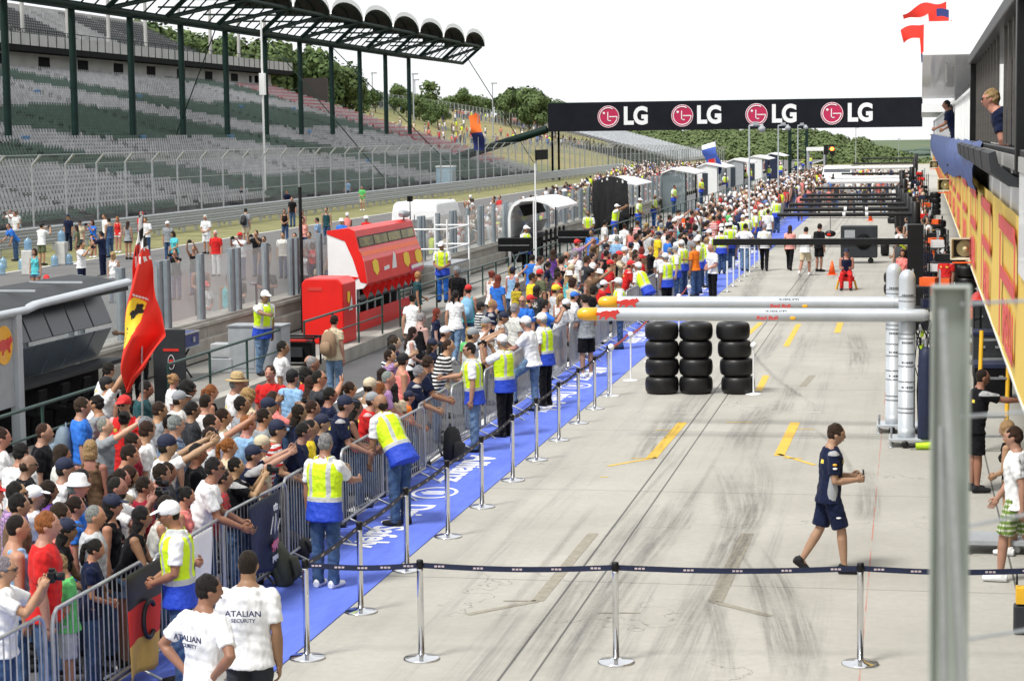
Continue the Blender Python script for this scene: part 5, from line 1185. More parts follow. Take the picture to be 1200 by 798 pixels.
# ================================================================= pit gantries (columns with long booms)
bull = [(-.30, -.02), (-.34, .03), (-.30, .07), (-.22, .06), (-.16, .10), (-.05, .12), (.04, .10), (.12, .13), (.20, .12), (.24, .16), (.26, .12), (.30, .10), (.28, .05), (.22, .02), (.18, -.04), (.22, -.10), (.17, -.12), (.12, -.06), (.05, -.05), (-.02, -.08), (-.06, -.14), (-.10, -.12), (-.08, -.05), (-.16, -.05), (-.22, -.12), (-.27, -.11), (-.22, -.05), (-.24, -.01)]
def column(parent, x, y, h, r, mt, bands=True):
    prof = [(r * 1.02, .12), (r * 1.02, .3), (r, .3), (r, h - .16)] + [(r * math.cos(R(a)), h - .16 + .16 * math.sin(R(a))) for a in (20, 40, 60, 75, 90)]
    o = MB().lathe(prof, 32, (x, y, 0)).build('column', M[mt], parent)
    if bands:
        mb = MB(); rd_ = random.Random(int(x * 100))
        for z in (.55, .62, .9, 1.05, 1.3, 1.5, 1.75, 1.82, 2.1, 2.35, 2.42): mb.lathe([(r + .004, z), (r + .004, z + .022)], 32, (x, y, 0))
        mb.build('bands', M['grey'], o); mb = MB()
        for z in (.9, 1.3, 1.62, 2.1, 2.38):
            for k in range(7): a = R(-120 + 12 * k); mb.box((x + (r + .004) * math.cos(a), y + (r + .004) * math.sin(a), z + .07), (.004, .018, .025), a)
        mb.build('small_print', M['lblack'], o)
    return o
def gantry(label, X, Y, xend, zb, hcol, mt, tip=None):
    t = thing('pit_gantry', label, 'gantry', (X, Y, 0)); column(t, 0, 0, hcol, .135, mt)
    r = .108; L = xend - X; pts = [(.0, -.16, zb), (L, -.16, zb)]; MB().tube(pts, r, 24).build('boom', M[mt], t)
    if tip:
        c = MB(); Mx = Matrix.Translation((L, -.16, zb)) @ Matrix.Rotation(R(-90), 4, 'Y'); c.lathe([(r + .001, -.14), (r + .001, .06), (r * .93, .13), (r * .7, .18), (r * .35, .205), (0, .21)], 24, M=Mx); o = c.build('boom_tip', M['amber'], t)
        o2 = MB().prism([(a * .62 * 1.0, b * .62) for a, b in bull], -.003, .003, 'y', 0, Matrix.Translation((L + .33, -.16 - r - .002, zb - .005))).build('bull_emblem', M['dred'], t)
        text('boom_letters', 'INFINITI', .06, M['lblack'], t, basis((1, 0, 0), (0, 0, 1), (L + 3.06, -.16 - r * .86, zb + .055)) , off=.001, sx=1.6)
        text('boom_letters', 'Red Bull', .085, M['lred'], t, basis((1, 0, 0), (0, 0, 1), (L + 2.92, -.16 - r - .002, zb - .045)), off=.003, sx=1.2)
        MB().ell((L + 3.33, -.16 - r, zb - .045), (.05, .006, .028), 12, 6).build('sun_disc', M['amber'], t)
    MB().tube([(.0, -.16, zb), (.26, -.16, zb), (.33, -.16, zb), (.36, -.16, zb)], [.10, .10, .075, .02], 20).build('boom_knob', M['silver'], t)
    mb = MB(); mb.b2((-.28, -.24, .10), (.55, .3, .15)); mb.build('base_plate', M['silver'], t, bevel=.01)
    for sx in (-.24, .5):
        for sy in (-.2, .26): mb = MB(); mb.cyl((sx, sy, 0), (sx, sy, .26), .018, 8); mb.lathe([(.05, 0), (.05, .012), (.02, .02)], 14, (sx, sy, 0)); mb.build('levelling_foot', M['steel'], t)
    for sx in (-.02, .4): MB().lathe([(.02, -.03), (.055, -.03), (.06, 0), (.055, .03), (.02, .03)], 18, M=Matrix.Translation((sx, -.26, .062)) @ Matrix.Rotation(R(90), 4, 'X')).build('castor', M['rubber'], t)
    return t
c1 = P(1062, 524)
g1 = gantry('front silver pit gantry with boom, yellow tip and red bull emblem', c1.x, c1.y + .15, PY(677, 369, c1.y).x + .2, 2.135, 2.86, 'silver', True)
c2 = P(1047, 506)
g2_ = gantry('rear silver pit gantry with matching boom, a step behind the front one', c2.x, c2.y, PY(703, 351, c2.y).x + .2, 2.2, 2.86, 'silver', True)
# cables and gas bottles beside the front column
t = thing('hose_bundle', 'tangle of dark hoses and valves hanging right of the silver column', 'hoses', (c1.x + .28, c1.y + .2, 0)); rd = random.Random(9)
for i in range(16):
    a = rd.uniform(-.1, .2); mb = MB(); pts = [(a + rd.uniform(-.12, .15), rd.uniform(-.15, .2), z) for z in (.3 + rd.random() * .6, .9, 1.3, 1.7, 2.0)]; mb.tube(pts, rd.uniform(.006, .013), 6); mb.build('hose', [M['black'], M['navy'], M['steel'], M['dgrey']][i % 4], t)
for i in range(8): MB().cyl((rd.uniform(-.1, .2), -.1, 1.2 + i * .1), (rd.uniform(-.1, .2), .1, 1.24 + i * .1), .03, 10).build('valve', M['steel'] if i % 2 else M['lime'], t)
t = thing('gas_bottle', 'tall gas bottle in a navy fabric cover beside the silver column', 'gas bottle', (c1.x + .30, c1.y + .0, .15)); MB().lathe([(.12, 0), (.125, .02), (.12, 1.3), (.09, 1.42), (.04, 1.48), (0, 1.48)], 20).build('cover', M['navy'], t); MB().cyl((0, 0, 1.45), (0, 0, 1.6), .03, 8).build('valve', M['steel'], t)
t = thing('wheel_gun', 'lime and black wheel gun lying at the foot of the column', 'wheel gun', (c1.x + .35, c1.y - .25, 0)); MB().tube([(-.2, 0, .06), (.15, .05, .07)], [.05, .065], 12).build('gun_body', M['lime'], t); MB().tube([(-.22, 0, .06), (-.3, 0, .06)], .035, 10).build('socket', M['black'], t); MB().tube([(.1, .05, .07), (.16, .1, .2), (.2, .12, .5), (.22, .1, .9)], .02, 8).build('air_hose', M['black'], t)
t = thing('gas_bottle', 'white and black striped gas bottle behind the navy covered one', 'gas bottle', (c1.x + .62, c1.y + .5, 0)); MB().lathe([(.09, 0), (.09, 1.2), (.05, 1.3), (0, 1.3)], 18).build('cylinder', M['white'], t); MB().lathe([(.092, .5), (.092, .7)], 18).build('stripe', M['black'], t)

def boom(label, xa, xb, Y, z, r, mt, base=True, square=False, bands=False):
    t = thing('pit_gantry', label, 'gantry', (xb, Y, 0), 0, 'black pit gantries further up the lane'); L = xa - xb
    mb = MB()
    if square: mb.b2((L, -r, z - r), (0, r, z + r))
    else: mb.tube([(L, 0, z), (0, 0, z)], r, 16)
    mb.build('boom', M[mt], t)
    if base: mb = MB(); mb.b2((-.02, -.2, 0), (.40, .2, z + .45)) if square else mb.lathe([(.17, 0), (.17, z + .4), (.1, z + .45), (0, z + .45)], 18, (.15, 0, 0)); mb.build('column', M['black'], t); MB().b2((-.3, -.4, 0), (.6, .4, .1)).build('base_plate', M['dgrey'], t)
    mb = MB(); mb.cyl((L + .4, 0, z - .12), (.1, 0, z - .12), .012, 6); mb.build('cable', M['dgrey'], t)
    if bands:
        for f in (.33, .5): MB().tube([(L * f - .05, 0, z), (L * f + .05, 0, z)], r + .01, 16).build('white_clamp', M['white'], t)
    return t
boom('black square pit gantry whose boom crosses behind the silver ones', -5.1, .0, 54.6, 2.2, .085, 'black', True, True)
for i, (x0, y0, x1, Y, mt, lb, bd) in enumerate(((911, 252, 1068, 74.6, 'black', 'black pit gantry with a lamp hung under its boom', 1), (918, 246, 1064, 77.5, 'black', 'black pit gantry boom just behind the lamp boom', 1), (937, 234, 1055, 91, 'black', 'slim black pit gantry beyond the orange cone', 0), (945, 229, 1050, 95, 'black', 'slim black pit gantry next after the orange cone', 0), (972, 213, 1054, 121, 'white', 'white pit gantry with a deep pale boom', 0), (978, 209, 1054, 127, 'white', 'second white pit gantry just behind the first', 0), (986, 204, 1066, 142, 'black', 'thin black pit gantry beyond the white ones', 0), (990, 197, 1070, 165, 'white', 'long white pit gantry far up the lane', 0), (925, 240, 1060, 84, 'black', 'slim black pit gantry just before the far orange cone', 0), (955, 221, 1056, 104, 'black', 'black pit gantry midway to the white booms', 0), (1000, 192, 1070, 182, 'black', 'distant black pit gantry near the small van', 0), (1010, 186, 1072, 205, 'black', 'farthest black pit gantry below the wooded hill', 0))):
    a = PY(x0, y0, Y); b = PY(x1, y0, Y); boom(lb, a.x, b.x, Y, a.z, .075 if mt == 'black' else .13, mt, True, False, bd)
hl = PY(973, 274, 74.6); zt = PY(973, 250, 74.6).z; t = thing('hanging_lamp', 'black signal lamp hanging from the black boom', 'lamp', (hl.x, 74.6, 0)); MB().cyl((0, 0, hl.z), (0, 0, zt), .01, 6).build('cable', M['black'], t); MB().ell((0, 0, hl.z), (.2, .1, .12), 16, 10).build('lamp_body', M['black'], t); MB().box((-.05, -.1, hl.z - .02), (.12, .02, .08)).build('lamp_lens', M['red'], t)
# crate mover / air compressor
a = P(985, 309); t = thing('generator_cart', 'black wheeled generator cart with a round fan below the square boom', 'generator', (a.x + .0, a.y + .3, 0)); w = P(1028, 309).x - a.x
MB().b2((0, -.3, .22), (w, .5, 1.45)).build('cabinet', M['dgrey'], t, bevel=.03); MB().lathe([(.30, 0), (.30, .03), (.12, .03), (.12, .05), (0, .05)], 26, M=Matrix.Translation((w * .62, -.30, .85)) @ Matrix.Rotation(R(90), 4, 'X')).build('fan', M['blackm'], t); MB().b2((.15, -.32, 1.0), (.55, -.3, 1.3)).build('vent_grille', M['grey'], t)
for x in (.2, w - .25): MB().lathe([(.03, -.04), (.11, -.04), (.11, .04), (.03, .04)], 16, M=Matrix.Translation((x, -.2, .11)) @ Matrix.Rotation(R(90), 4, 'X')).build('castor', M['rubber'], t)
# cones
def cone(px, py, lb, s=1):
    p = P(px, py); t = thing('traffic_cone', lb, 'traffic cone', (p.x, p.y, 0), 0, 'orange cones', s); MB().lathe([(.13, .03), (.03, .5), (0, .5)], 20).build('cone_body', M['orange'], t); MB().b2((-.18, -.18, 0), (.18, .18, .03)).build('base', M['orange'], t)
cone(881 + 139, 259, 'orange traffic cone standing beyond the twin black booms'); cone(992, 262, 'small far orange cone left of the larger one', .8) if False else None
cone(975, 322, 'orange cone beside the seated crew member in navy')

# ladders, boxes, cabinets on the right
a = P(1162, 530); t = thing('step_ladder', 'yellow step ladder leaning beside the garage', 'ladder', (a.x, a.y, 0), R(10))
for s in (-.22, .22): MB().tube([(s, 0, 0), (s + .12 * (1 if s > 0 else 1), .35, 1.9)], .035, 6).build('stile', M['yellow'], t)
for k in range(6): MB().box((.02 + .017 * k * 1.1, .05 + .058 * k, .25 + .3 * k), (.42, .08, .03)).build('rung', M['steel'], t)
for (px0, px1, py, Yd, h, mt, lb) in ((1142, 1186, 470, .8, .62, 'blackm', 'black flight case standing by the garages'), (1140, 1180, 445, .7, .9, 'dgrey', 'charcoal storage box behind the black case'), (1140, 1172, 406, .7, .95, 'dgrey', 'charcoal cabinet further back by the garages')):
    a = P(px0, py); b = P(px1, py); t = thing('storage_box', lb, 'storage box', (a.x, a.y, 0)); MB().b2((0, 0, .04), (b.x - a.x, Yd, h)).build('box', M[mt], t, bevel=.02); MB().b2((-.01, -.012, h), (b.x - a.x + .01, Yd + .01, h + .08)).build('lid', M['navy'], t, bevel=.01)
    for f in (.3, .7): MB().box(((b.x - a.x) * f, -.02, h * .75), (.08, .02, .05)).build('latch', M['steel'], t)
t = thing('engine_stand', 'red racing car bodywork parked by the garages', 'car part', P(1150, 384) + Vector((0, 0, 0))); mb = MB(); mb.tube([(-.2, 0, .5), (0, .5, .55), (.1, 1.3, .62)], [(.16, .12), (.3, .2), (.35, .25)], 14); mb.build('bodywork', M['red'], t); MB().b2((-.3, .2, .0), (.4, 1.1, .35)).build('stand', M['blackm'], t)
# low trolley and case at the lower right
a = P(1150, 650, 0); t = thing('trolley', 'low flat steel trolley beside the tourist in plaid shorts', 'trolley', (a.x + .05, a.y + .2, 0)); MB().b2((-.3, -.2, .12), (.6, .4, .17)).build('deck', M['grey'], t); 
for x in (-.22, .5): MB().lathe([(.02, -.02), (.05, -.02), (.05, .02), (.02, .02)], 14, M=Matrix.Translation((x, -.18, .06)) @ Matrix.Rotation(R(90), 4, 'X')).build('wheel', M['rubber'], t)
a = P(1197, 742, 0); t = thing('floor_light', 'yellow and black battery lamp standing at the right edge', 'lamp', (a.x, a.y, 0)); MB().b2((-.08, -.08, 0), (.1, .08, .3)).build('case', M['dgrey'], t, bevel=.02); MB().b2((-.06, -.085, .32), (.08, .07, .48)).build('lamp_head', M['yellow'], t); MB().tube([(-.05, 0, .5), (-.05, 0, .62), (.07, 0, .62), (.07, 0, .5)], .012, 8).build('handle', M['black'], t)
# far clutter around the garages: toolboxes, racks, more gantry columns
rd = random.Random(4); gl_ = 'equipment racks along the garages'
for i in range(30):
    Y = 41 + i * 4.6; X = rd.uniform(.35, 1.3 if Y < 60 else 1.15); h = rd.uniform(.9, 2.3); w = rd.uniform(.4, .75); t = thing('equipment_rack', ['dark equipment rack with shelves', 'grey tool trolley', 'tall steel rack hung with gear'][i % 3] + f' beside the garages, {nth(i)} along the row', 'rack', (X, Y, 0), rd.uniform(-.3, .3), gl_)
    mb = MB()
    for a_ in (-w / 2, w / 2):
        for b_ in (-.3, .3): mb.b2((a_ - .02, b_ - .02, 0), (a_ + .02, b_ + .02, h))
    mb.build('frame', M[['black', 'black', 'grey'][i % 3]], t)
    for k in range(3): MB().b2((-w / 2, -.3, h * (k + .6) / 3.4), (w / 2, .3, h * (k + .6) / 3.4 + .03)).build('shelf', M['dgrey'], t); MB().box((rd.uniform(-.1, .1), 0, h * (k + .6) / 3.4 + .13), (w * .6, .35, .2), rd.uniform(-.3, .3)).build('box', M[rd.choice(['black', 'white', 'orange', 'steel', 'navy', 'red'])], t)
# ================================================================= pit wall stands
def screen_row(parent, x, y0, y1, n, z, h, tilt, name='monitor', mt='screen'):
    w = (y1 - y0) / n
    for i in range(n): MB().box((0, 0, 0), (.03, w - .05, h)).build(name, M[mt], parent, bevel=.008).matrix_local = Matrix.Translation((x, y0 + w * (i + .5), z)) @ Matrix.Rotation(tilt, 4, 'Y')
# grey stand with bull disc
M['lscreen'] = mat('blue grey blank screen', (.075, .10, .13), .3, 0, .1, 2)
t = thing('pit_stand', 'silver and black pit wall stand with blank screens and a bull disc', 'pit stand', (-13.6, 29.6, .3)); L = 4.7
MB().b2((-.08, -.08, 0), (.08, .1, 2.12)).build('post', M['silver'], t, bevel=.01); MB().b2((-1.0, L - .05, 0), (-.94, L, 2.2)).build('post', M['silver'], t)
mb = MB(); mb.tube([(0, -1.2, 2.15), (0, .35, 2.15), (0, .8, 2.2), (0, L, 2.28)], [(.10, .07)] * 4, 12); mb.build('front_tube', M['silver'], t)
mb = MB(); mb.prism([(0.02, 2.22), (-.5, 2.38), (-1.05, 2.42), (-1.05, 2.36), (-.5, 2.3), (0.02, 2.14)], -1.2, L, 'y'); mb.build('roof', M['dgrey'], t)
for yy in (.9, 2.8): mb = MB(); mb.b2((-1.0, yy, 2.40), (-.05, yy + .04, 2.43), 0); mb.build('roof_seam', M['silver'], t)
screen_row(t, -.28, .1, L - .3, 5, 1.83, .52, R(-22)); screen_row(t, -.42, -1.1, L - .1, 7, 1.22, .62, R(28), 'monitor', 'lscreen')
MB().b2((-.5, -1.2, .88), (-.05, L - .1, .95)).build('desk', M['dgrey'], t); MB().b2((-.75, -1.2, 0), (-.55, L - .1, .88)).build('cabinet', M['blackm'], t); MB().b2((-1.05, -1.2, 0), (-1.0, -.1, 2.2)).build('side_wall', M['blackm'], t)
MB().b2((-.6, -1.2, .0), (.0, L - .1, .06)).build('floor_plate', M['blackm'], t)
for i in range(5):
    mb = MB(); y = .5 + i * .9; mb.cyl((.0, y, 0), (.0, y, .45), .03, 8); mb.lathe([(0, .45), (.18, .46), (.18, .5), (0, .52)], 16, (.0, y, 0)); mb.box((.17, y, .72), (.05, .3, .32), ry=.15); mb.build('stool', M['blackm'], t)
MB().b2((-.05, -1.1, .7), (0.0, -.08, 2.1)).build('end_panel', M['grey'], t)
K = 30; MB().prism([(-.42 + .30 * math.cos(2 * math.pi * i / K), 1.68 + .30 * math.sin(2 * math.pi * i / K)) for i in range(K)], .002, .012, 'x').build('disc', M['amber'], t)
MB().prism([(-.42 + a * .95, 1.66 + b * .95) for a, b in bull], .014, .02, 'x').build('bull_emblem', M['dred'], t)
MB().prism([(3.9 + a * 1.3, 1.98 + b * .9) for a, b in bull], -.9, -.88, 'x').build('bull_emblem', M['dred'], t)
# red stand
t = thing('pit_stand', 'glossy red and white pit wall stand with yellow and white logos', 'pit stand', (-13.2, 48.9, .3)); L = 6.0
prof = [(-.9, 0), (-.9, 2.50), (-.35, 2.56), (-.22, 2.5), (-.12, 2.05), (.02, 1.75), (.10, 1.20), (.0, 1.08), (-.18, 1.05), (-.2, 0)]
M['redgloss'] = mat('glossy red print', (.70, .016, .012), .35, 0, .1, 1.2, spec=.35)
MB().prism(prof, -.06, 0, 'y').build('end_panel', M['white'], t, bevel=.01)
MB().prism([(-.9, 2.51), (-.35, 2.57), (-.2, 2.5), (-.1, 2.05), (.03, 1.75), (.11, 1.2), (-.08, 1.25), (-.25, 1.8), (-.45, 2.25), (-.9, 2.42)], -.075, -.062, 'y').build('red_swoosh', M['redgloss'], t)
MB().prism([(-.72, 1.28), (-.3, 1.38), (-.1, 1.36), (-.35, 1.22), (-.5, 1.05), (-.72, 1.02)], -.075, -.062, 'y').build('red_flash', M['redgloss'], t)
MB().prism([(-.68, 1.1), (-.68, 1.26), (-.56, 1.26), (-.56, 1.14), (-.62, 1.06)], -.085, -.076, 'y').build('yellow_shield', M['yell'], t)
hood = [(-.9, 2.5), (-.35, 2.56), (-.22, 2.5), (-.12, 2.05), (.02, 1.75), (.10, 1.20), (.0, 1.08), (-.06, 1.14), (.02, 1.24), (-.05, 1.7), (-.2, 2.02), (-.3, 2.44), (-.9, 2.42)]
mb = MB(); mb.prism(hood, 0, L, 'y'); mb.build('hood', M['redgloss'], t)
Mf = lambda x0, z0, x1, z1: (x0, z0, x1, z1)
def onface(a, b, u0_, u1_, v0, v1, name, mt, off=.008, poly=None):   # a,b: profile points of the face; u along Y, v along profile
    A = Vector((a[0], 0, a[1])); B_ = Vector((b[0], 0, b[1])); nrm = Vector((0, 1, 0)).cross(B_ - A).normalized()
    if nrm.x < 0: nrm = -nrm
    mb = MB(); pts = poly or [(u0_, v0), (u1_, v0), (u1_, v1), (u0_, v1)]
    mb.add([A.lerp(B_, v) + Vector((0, u, 0)) + nrm * off for u, v in pts], [tuple(range(len(pts)))]); return mb.build(name, mt, t, fix=False)
onface((-.22, 2.5), (-.12, 2.05), .1, L - .1, .35, .95, 'window_frame', M['dgrey']); wz = mat('ochre reflecting window', (.30, .26, .09), .15, .3, .9, 1.1)
for i in range(4): onface((-.22, 2.5), (-.12, 2.05), .18 + i * 1.44, 1.5 + i * 1.44, .42, .9, 'window', wz, .012)
onface((-.12, 2.05), (.02, 1.75), .0, L, .25, .62, 'orange_stripe', M['orange'], .006)
f2 = ((.02, 1.75), (.10, 1.20))
for y0, k, col in ((.7, .28, 'yell'), (3.9, .32, 'yell'), (5.2, .36, 'yell')): onface(*f2, 0, 0, 0, 0, 'yellow_badge', M[col], .008, [(y0, .1), (y0 + k, .0), (y0 + 2 * k, .1), (y0 + 2 * k, .55), (y0 + k, .75), (y0, .5)])
onface(*f2, 0, 0, 0, 0, 'white_triangle', M['white'], .009, [(2.55, .62), (3.05, .62), (3.1, .0), (2.9, -.15)]); onface(*f2, 0, 0, 0, 0, 'white_mark', M['white'], .009, [(1.75, .45), (2.3, .4), (2.3, .58), (1.75, .62)]); onface(*f2, 0, 0, 0, 0, 'white_mark', M['white'], .009, [(4.6, .72), (5.9, .68), (5.9, .84), (4.6, .88)])
onface(*f2, 0, 0, 0, 0, 'magenta_mark', mat('magenta print', (.5, .03, .2), .4), .007, [(4.5, .66), (5.95, .6), (5.95, .95), (4.5, .98)])
for i in range(8): MB().prism([(-.15, 1.12), (.12, 1.12), (.0, .80), (-.12, .98)], .3 + i * .72, .33 + i * .72, 'y').build('red_fin', M['redgloss'], t)
MB().b2((-.9, .02, 0), (-.6, L, 1.1)).build('dark_interior', M['blackm'], t)
for i in range(8): MB().cyl((-.2, .2 + i * .78, 0), (-.2, .2 + i * .78, 1.1), .03, 8).build('strut', M['grey'], t)
MB().b2((-.22, 0, 0), (-.14, L, .46)).build('lower_panel', M['redgloss'], t, bevel=.01); MB().b2((-.5, .1, .75), (-.12, L - .1, .8)).build('desk', M['dgrey'], t)
MB().b2((-.25, L - .05, 0), (.0, L, 1.3)).build('end_post', M['blackm'], t)
o = thing('cabinet', 'tall glossy red cabinet standing before the red pit stand', 'cabinet', (-13.9, 45.9, .3)); MB().prism([(0, 0), (0, 1.42), (.1, 1.53), (.86, 1.53), (1.0, 1.40), (1.0, 0)], 0, 1.15, 'y').build('cabinet_body', M['redgloss'], o, bevel=.03); MB().b2((.15, -.012, 1.25), (.5, -.004, 1.33)).build('vent', M['dred'], o)
MB().add([(1.012, .45, .75), (1.012, .8, .75), (1.012, .72, 1.1)], [(0, 1, 2)]).build('white_triangle', M['white'], o, fix=False); MB().prism([(.35, .98), (.35, 1.2), (.55, 1.2), (.55, 1.0), (.45, .92)], 1.008, 1.014, 'x').build('yellow_shield', M['yell'], o)
t = thing('microphone', 'long grey furry microphone on the red stand roof', 'microphone', (-13.5, 54.3, 2.95)); MB().tube([(0, -.35, .04), (0, -.2, .08), (0, .3, .05), (0, .4, .0)], [.06, .1, .1, .05], 12).build('windshield', M['grey'], t); MB().cyl((0, 0, -.1), (0, 0, .05), .02, 6).build('mount', M['black'], t)
# round white stand
def pod(Y, L, style, label):
    t = thing('pit_stand', label, 'pit stand', (-14.95, Y, .3)); W_ = 1.9
    if style == 'arch':
        arc = [(0, 0), (0, 1.7)] + [(.62 - .62 * math.cos(R(a)), 1.7 + .72 * math.sin(R(a))) for a in (20, 40, 60, 80)] + [(1.0, 2.44), (1.5, 2.3), (1.85, 2.08)]
        inn = [(max(.1, x + (.1 if x < .5 else 0)), z - (.1 if x >= .3 else .03)) for x, z in arc]; n = len(arc); mb = MB(); vs = []
        for y in (0, L): vs += [(x, y, z) for x, z in arc] + [(x, y, z) for x, z in inn]
        fs = []
        for i in range(n - 1): fs += [(i, i + 1, 2 * n + i + 1, 2 * n + i), (n + i + 1, n + i, 3 * n + i, 3 * n + i + 1), (i, n + i, n + i + 1, i + 1), (2 * n + i, 2 * n + i + 1, 3 * n + i + 1, 3 * n + i)]
        fs.append((n - 1, 2 * n - 1, 4 * n - 1, 3 * n - 1)); mb.add(vs, fs, 0); mb.build('arched_shell', M['white'], t)
    else:
        roofm = M['white']; h = 2.45
        mb = MB(); mb.prism([(-.05, h), (.6, h + .28), (1.2, h + .22), (2.1, h - .05), (2.1, h - .12), (.6, h + .16), (-.05, h - .08)], -.1, L + .1, 'y'); mb.build('roof', roofm, t, bevel=.02)
        wallm = {'black': M['blackm'], 'clear': M['tint'], 'white': M['white'], 'grey': M['grey'], 'navy': M['navy']}[style]
        mb = MB(); mb.prism([(0, 0), (0, h - .05), (.6, h + .15), (1.5, h - .05), (1.45, 0)], 0, .05, 'y'); mb.build('end_wall', wallm, t, bevel=.01)
        mb = MB(); mb.b2((0, .05, 0), (.05, L, h - .1)); mb.build('back_wall', M['grey'] if style != 'black' else M['blackm'], t)
        MB().b2((1.42, 0, 0), (1.5, .1, h - .1)).build('post', M['black'] if style != 'white' else M['white'], t); MB().b2((1.42, L - .1, 0), (1.5, L, h - .1)).build('post', M['black'], t)
        if style in ('white', 'grey', 'clear'): MB().b2((1.4, .1, 0), (1.46, L - .1, 1.0)).build('front_panel', M['white'] if style != 'grey' else M['grey'], t)
        if style in ('white', 'grey'): MB().b2((.35, -.02, .4), (.75, -.005, 2.0)).build('opening', M['screen'], t)
    screen_row(t, .5, .2, L - .2, 6, 1.95, .45, R(-25), 'monitor', 'blackm'); screen_row(t, .55, .2, L - .2, 6, 1.25, .55, R(28), 'monitor', 'dgrey' if style != 'arch' else 'grey')
    MB().b2((.15, .15, .88), (.95, L - .15, .94)).build('desk', M['dgrey'], t); MB().b2((.1, .1, 0), (.45, L - .1, .88)).build('cabinet', M['blackm'], t)
    for i in range(5): mb = MB(); y = .6 + i * (L - 1) / 4.2; mb.cyl((1.2, y, 0), (1.2, y, .7), .03, 8); mb.box((1.2, y, .75), (.35, .3, .06)); mb.box((1.38, y, 1.0), (.05, .3, .4)); mb.build('stool', M['blackm'], t)
    return t
pd = pod(76.5, 5.2, 'arch', 'white arched pit wall stand open toward us with tilted monitors'); MB().cyl((1.0, .02, 0), (1.0, .02, 2.4), .03, 8).build('post', M['white'], pd); MB().cyl((1.85, .0, 0), (1.85, .0, 2.1), .03, 8).build('post', M['black'], pd)
pt = pod(98.6, 5.6, 'black', 'black draped pit wall stand with a flat white roof'); 
mb = MB(); vs = []
for i in range(13):
    a = i / 12; x = -.08 + 1.75 * a
    for k in range(7): z = (2.55 + .25 * math.sin(a * 3.1)) * k / 6; vs.append((x + .04 * math.sin(k + i), -.12 - .06 * math.sin(i * 2.6 + k * .7), z))
mb.add(vs, [(7 * i + k, 7 * i + 7 + k, 7 * i + 8 + k, 7 * i + 1 + k) for i in range(12) for k in range(6)], 0, None, True); mb.build('drape', mat('black plastic drape', (.012, .012, .013), .3, 0, .3, 3, .5, 5), pt, fix=False)
pod(126.5, 6, 'clear', 'pit stand with white roof and clear side behind the black tent'); pod(148, 7, 'white', 'white pit stand with rounded roof further up the wall'); pod(172, 7, 'grey', 'grey pit stand with dark openings'); pod(194, 9, 'white', 'large white pit stand behind the nearest camera pole'); pod(219, 8, 'navy', 'navy pit stand near the green tower')
mb = MB(); t = thing('covered_case', 'black plastic covered equipment beside the black tent', 'covered equipment', (-13.2, 93.5, .3)); mb.ell((0, 0, .75), (.55, .5, .38), 14, 9); mb.ell((.2, .1, .95), (.4, .35, .3), 12, 8); mb.build('cover', M['blackm'], t); MB().b2((-.4, -.3, 0), (.4, .3, .6)).build('stand', M['dgrey'], t)
for px, py, lb in ((584, 312, 'black open flight case on legs left of the arched stand'), (654, 300, 'black flight case right of the arched stand')):
    a = P(px, py + 14, .3); t = thing('flight_case', lb, 'flight case', (a.x, a.y, .3), 0, 'black flight cases by the arched stand'); MB().b2((0, 0, .9), (1.1, .5, 1.35)).build('case', M['blackm'], t, bevel=.02); MB().tube([(.3, .2, 0), (.7, .3, .9)], .03, 8).build('leg', M['steel'], t); MB().tube([(.8, .2, 0), (.4, .3, .9)], .03, 8).build('leg', M['steel'], t)
    MB().b2((.02, -.01, 1.1), (1.08, -.003, 1.12)).build('trim', M['steel'], t)
# white access steps
t = thing('access_steps', 'white metal access steps with handrails at the pit wall', 'steps', (-14.9, 60.5, .3)); mb = MB()
for y in (0, 3.1):
    for x in (.1, 1.2): mb.cyl((x, y, 0), (x, y, 2.3), .03, 8)
for z in (1.4, 2.0): mb.cyl((.1, 0, z), (1.2, 0, z), .025, 8); mb.cyl((1.2, 0, z), (1.2, 3.1, z), .025, 8); mb.cyl((.1, 3.1, z), (1.2, 3.1, z), .025, 8)
mb.build('handrail', M['white'], t); MB().b2((.1, 0, .85), (1.2, 3.1, .92)).build('deck', M['steel'], t)
for k in range(3): MB().b2((1.2 + .0, .6, .2 + .22 * k), (1.5 - .1 * k, 2.4, .24 + .22 * k)).build('tread', M['steel'], t)
# small gear on the platform
t = thing('flight_case', 'blue flight case with steel edges on a folding stand', 'flight case', (-14.5, 38.6, .3)); MB().b2((-.2, -.45, .65), (.35, .9, .92)).build('case', mat('dark blue case', (.02, .035, .16), .5), t, bevel=.01)
mb = MB()
for z in (.64, .92): 
    for x in (-.21, .36): mb.b2((x - .015, -.46, z - .015), (x + .015, .91, z + .015))
    for y in (-.46, .91): mb.b2((-.21, y - .015, z - .015), (.36, y + .015, z + .015))
for y in (-.2, .55): mb.box((.365, y, .78), (.02, .12, .1))
mb.build('steel_edges', M['steel'], t)
for s in (0, 1): MB().tube([(.3, -.35 + s * .9, 0), (-.1, .1 + s * .4, .64)], .02, 8).build('leg', M['black'], t); MB().tube([(-.1, -.35 + s * .9, 0), (.3, .1 + s * .4, .64)], .02, 8).build('leg', M['black'], t)
a = P(181, 472, .3); t = thing('display_board', 'dark printed display board standing beside the big red flag', 'display board', (a.x, a.y, .3), R(0)); MB().b2((0, 0, 0), (.62, .04, 1.35)).build('board', M['dgrey'], t, bevel=.01); MB().tube([(.35 + .06 * math.cos(R(a)), -.008, .75 + .13 * math.sin(R(a))) for a in range(0, 375, 15)], .006, 5).build('ring_mark', M['lwhite'], t); MB().b2((.31, -.008, .7), (.39, -.004, .8)).build('mark', M['dred'], t); MB().b2((.2, -.008, .95), (.5, -.004, 1.0)).build('mark', M['dred'], t)
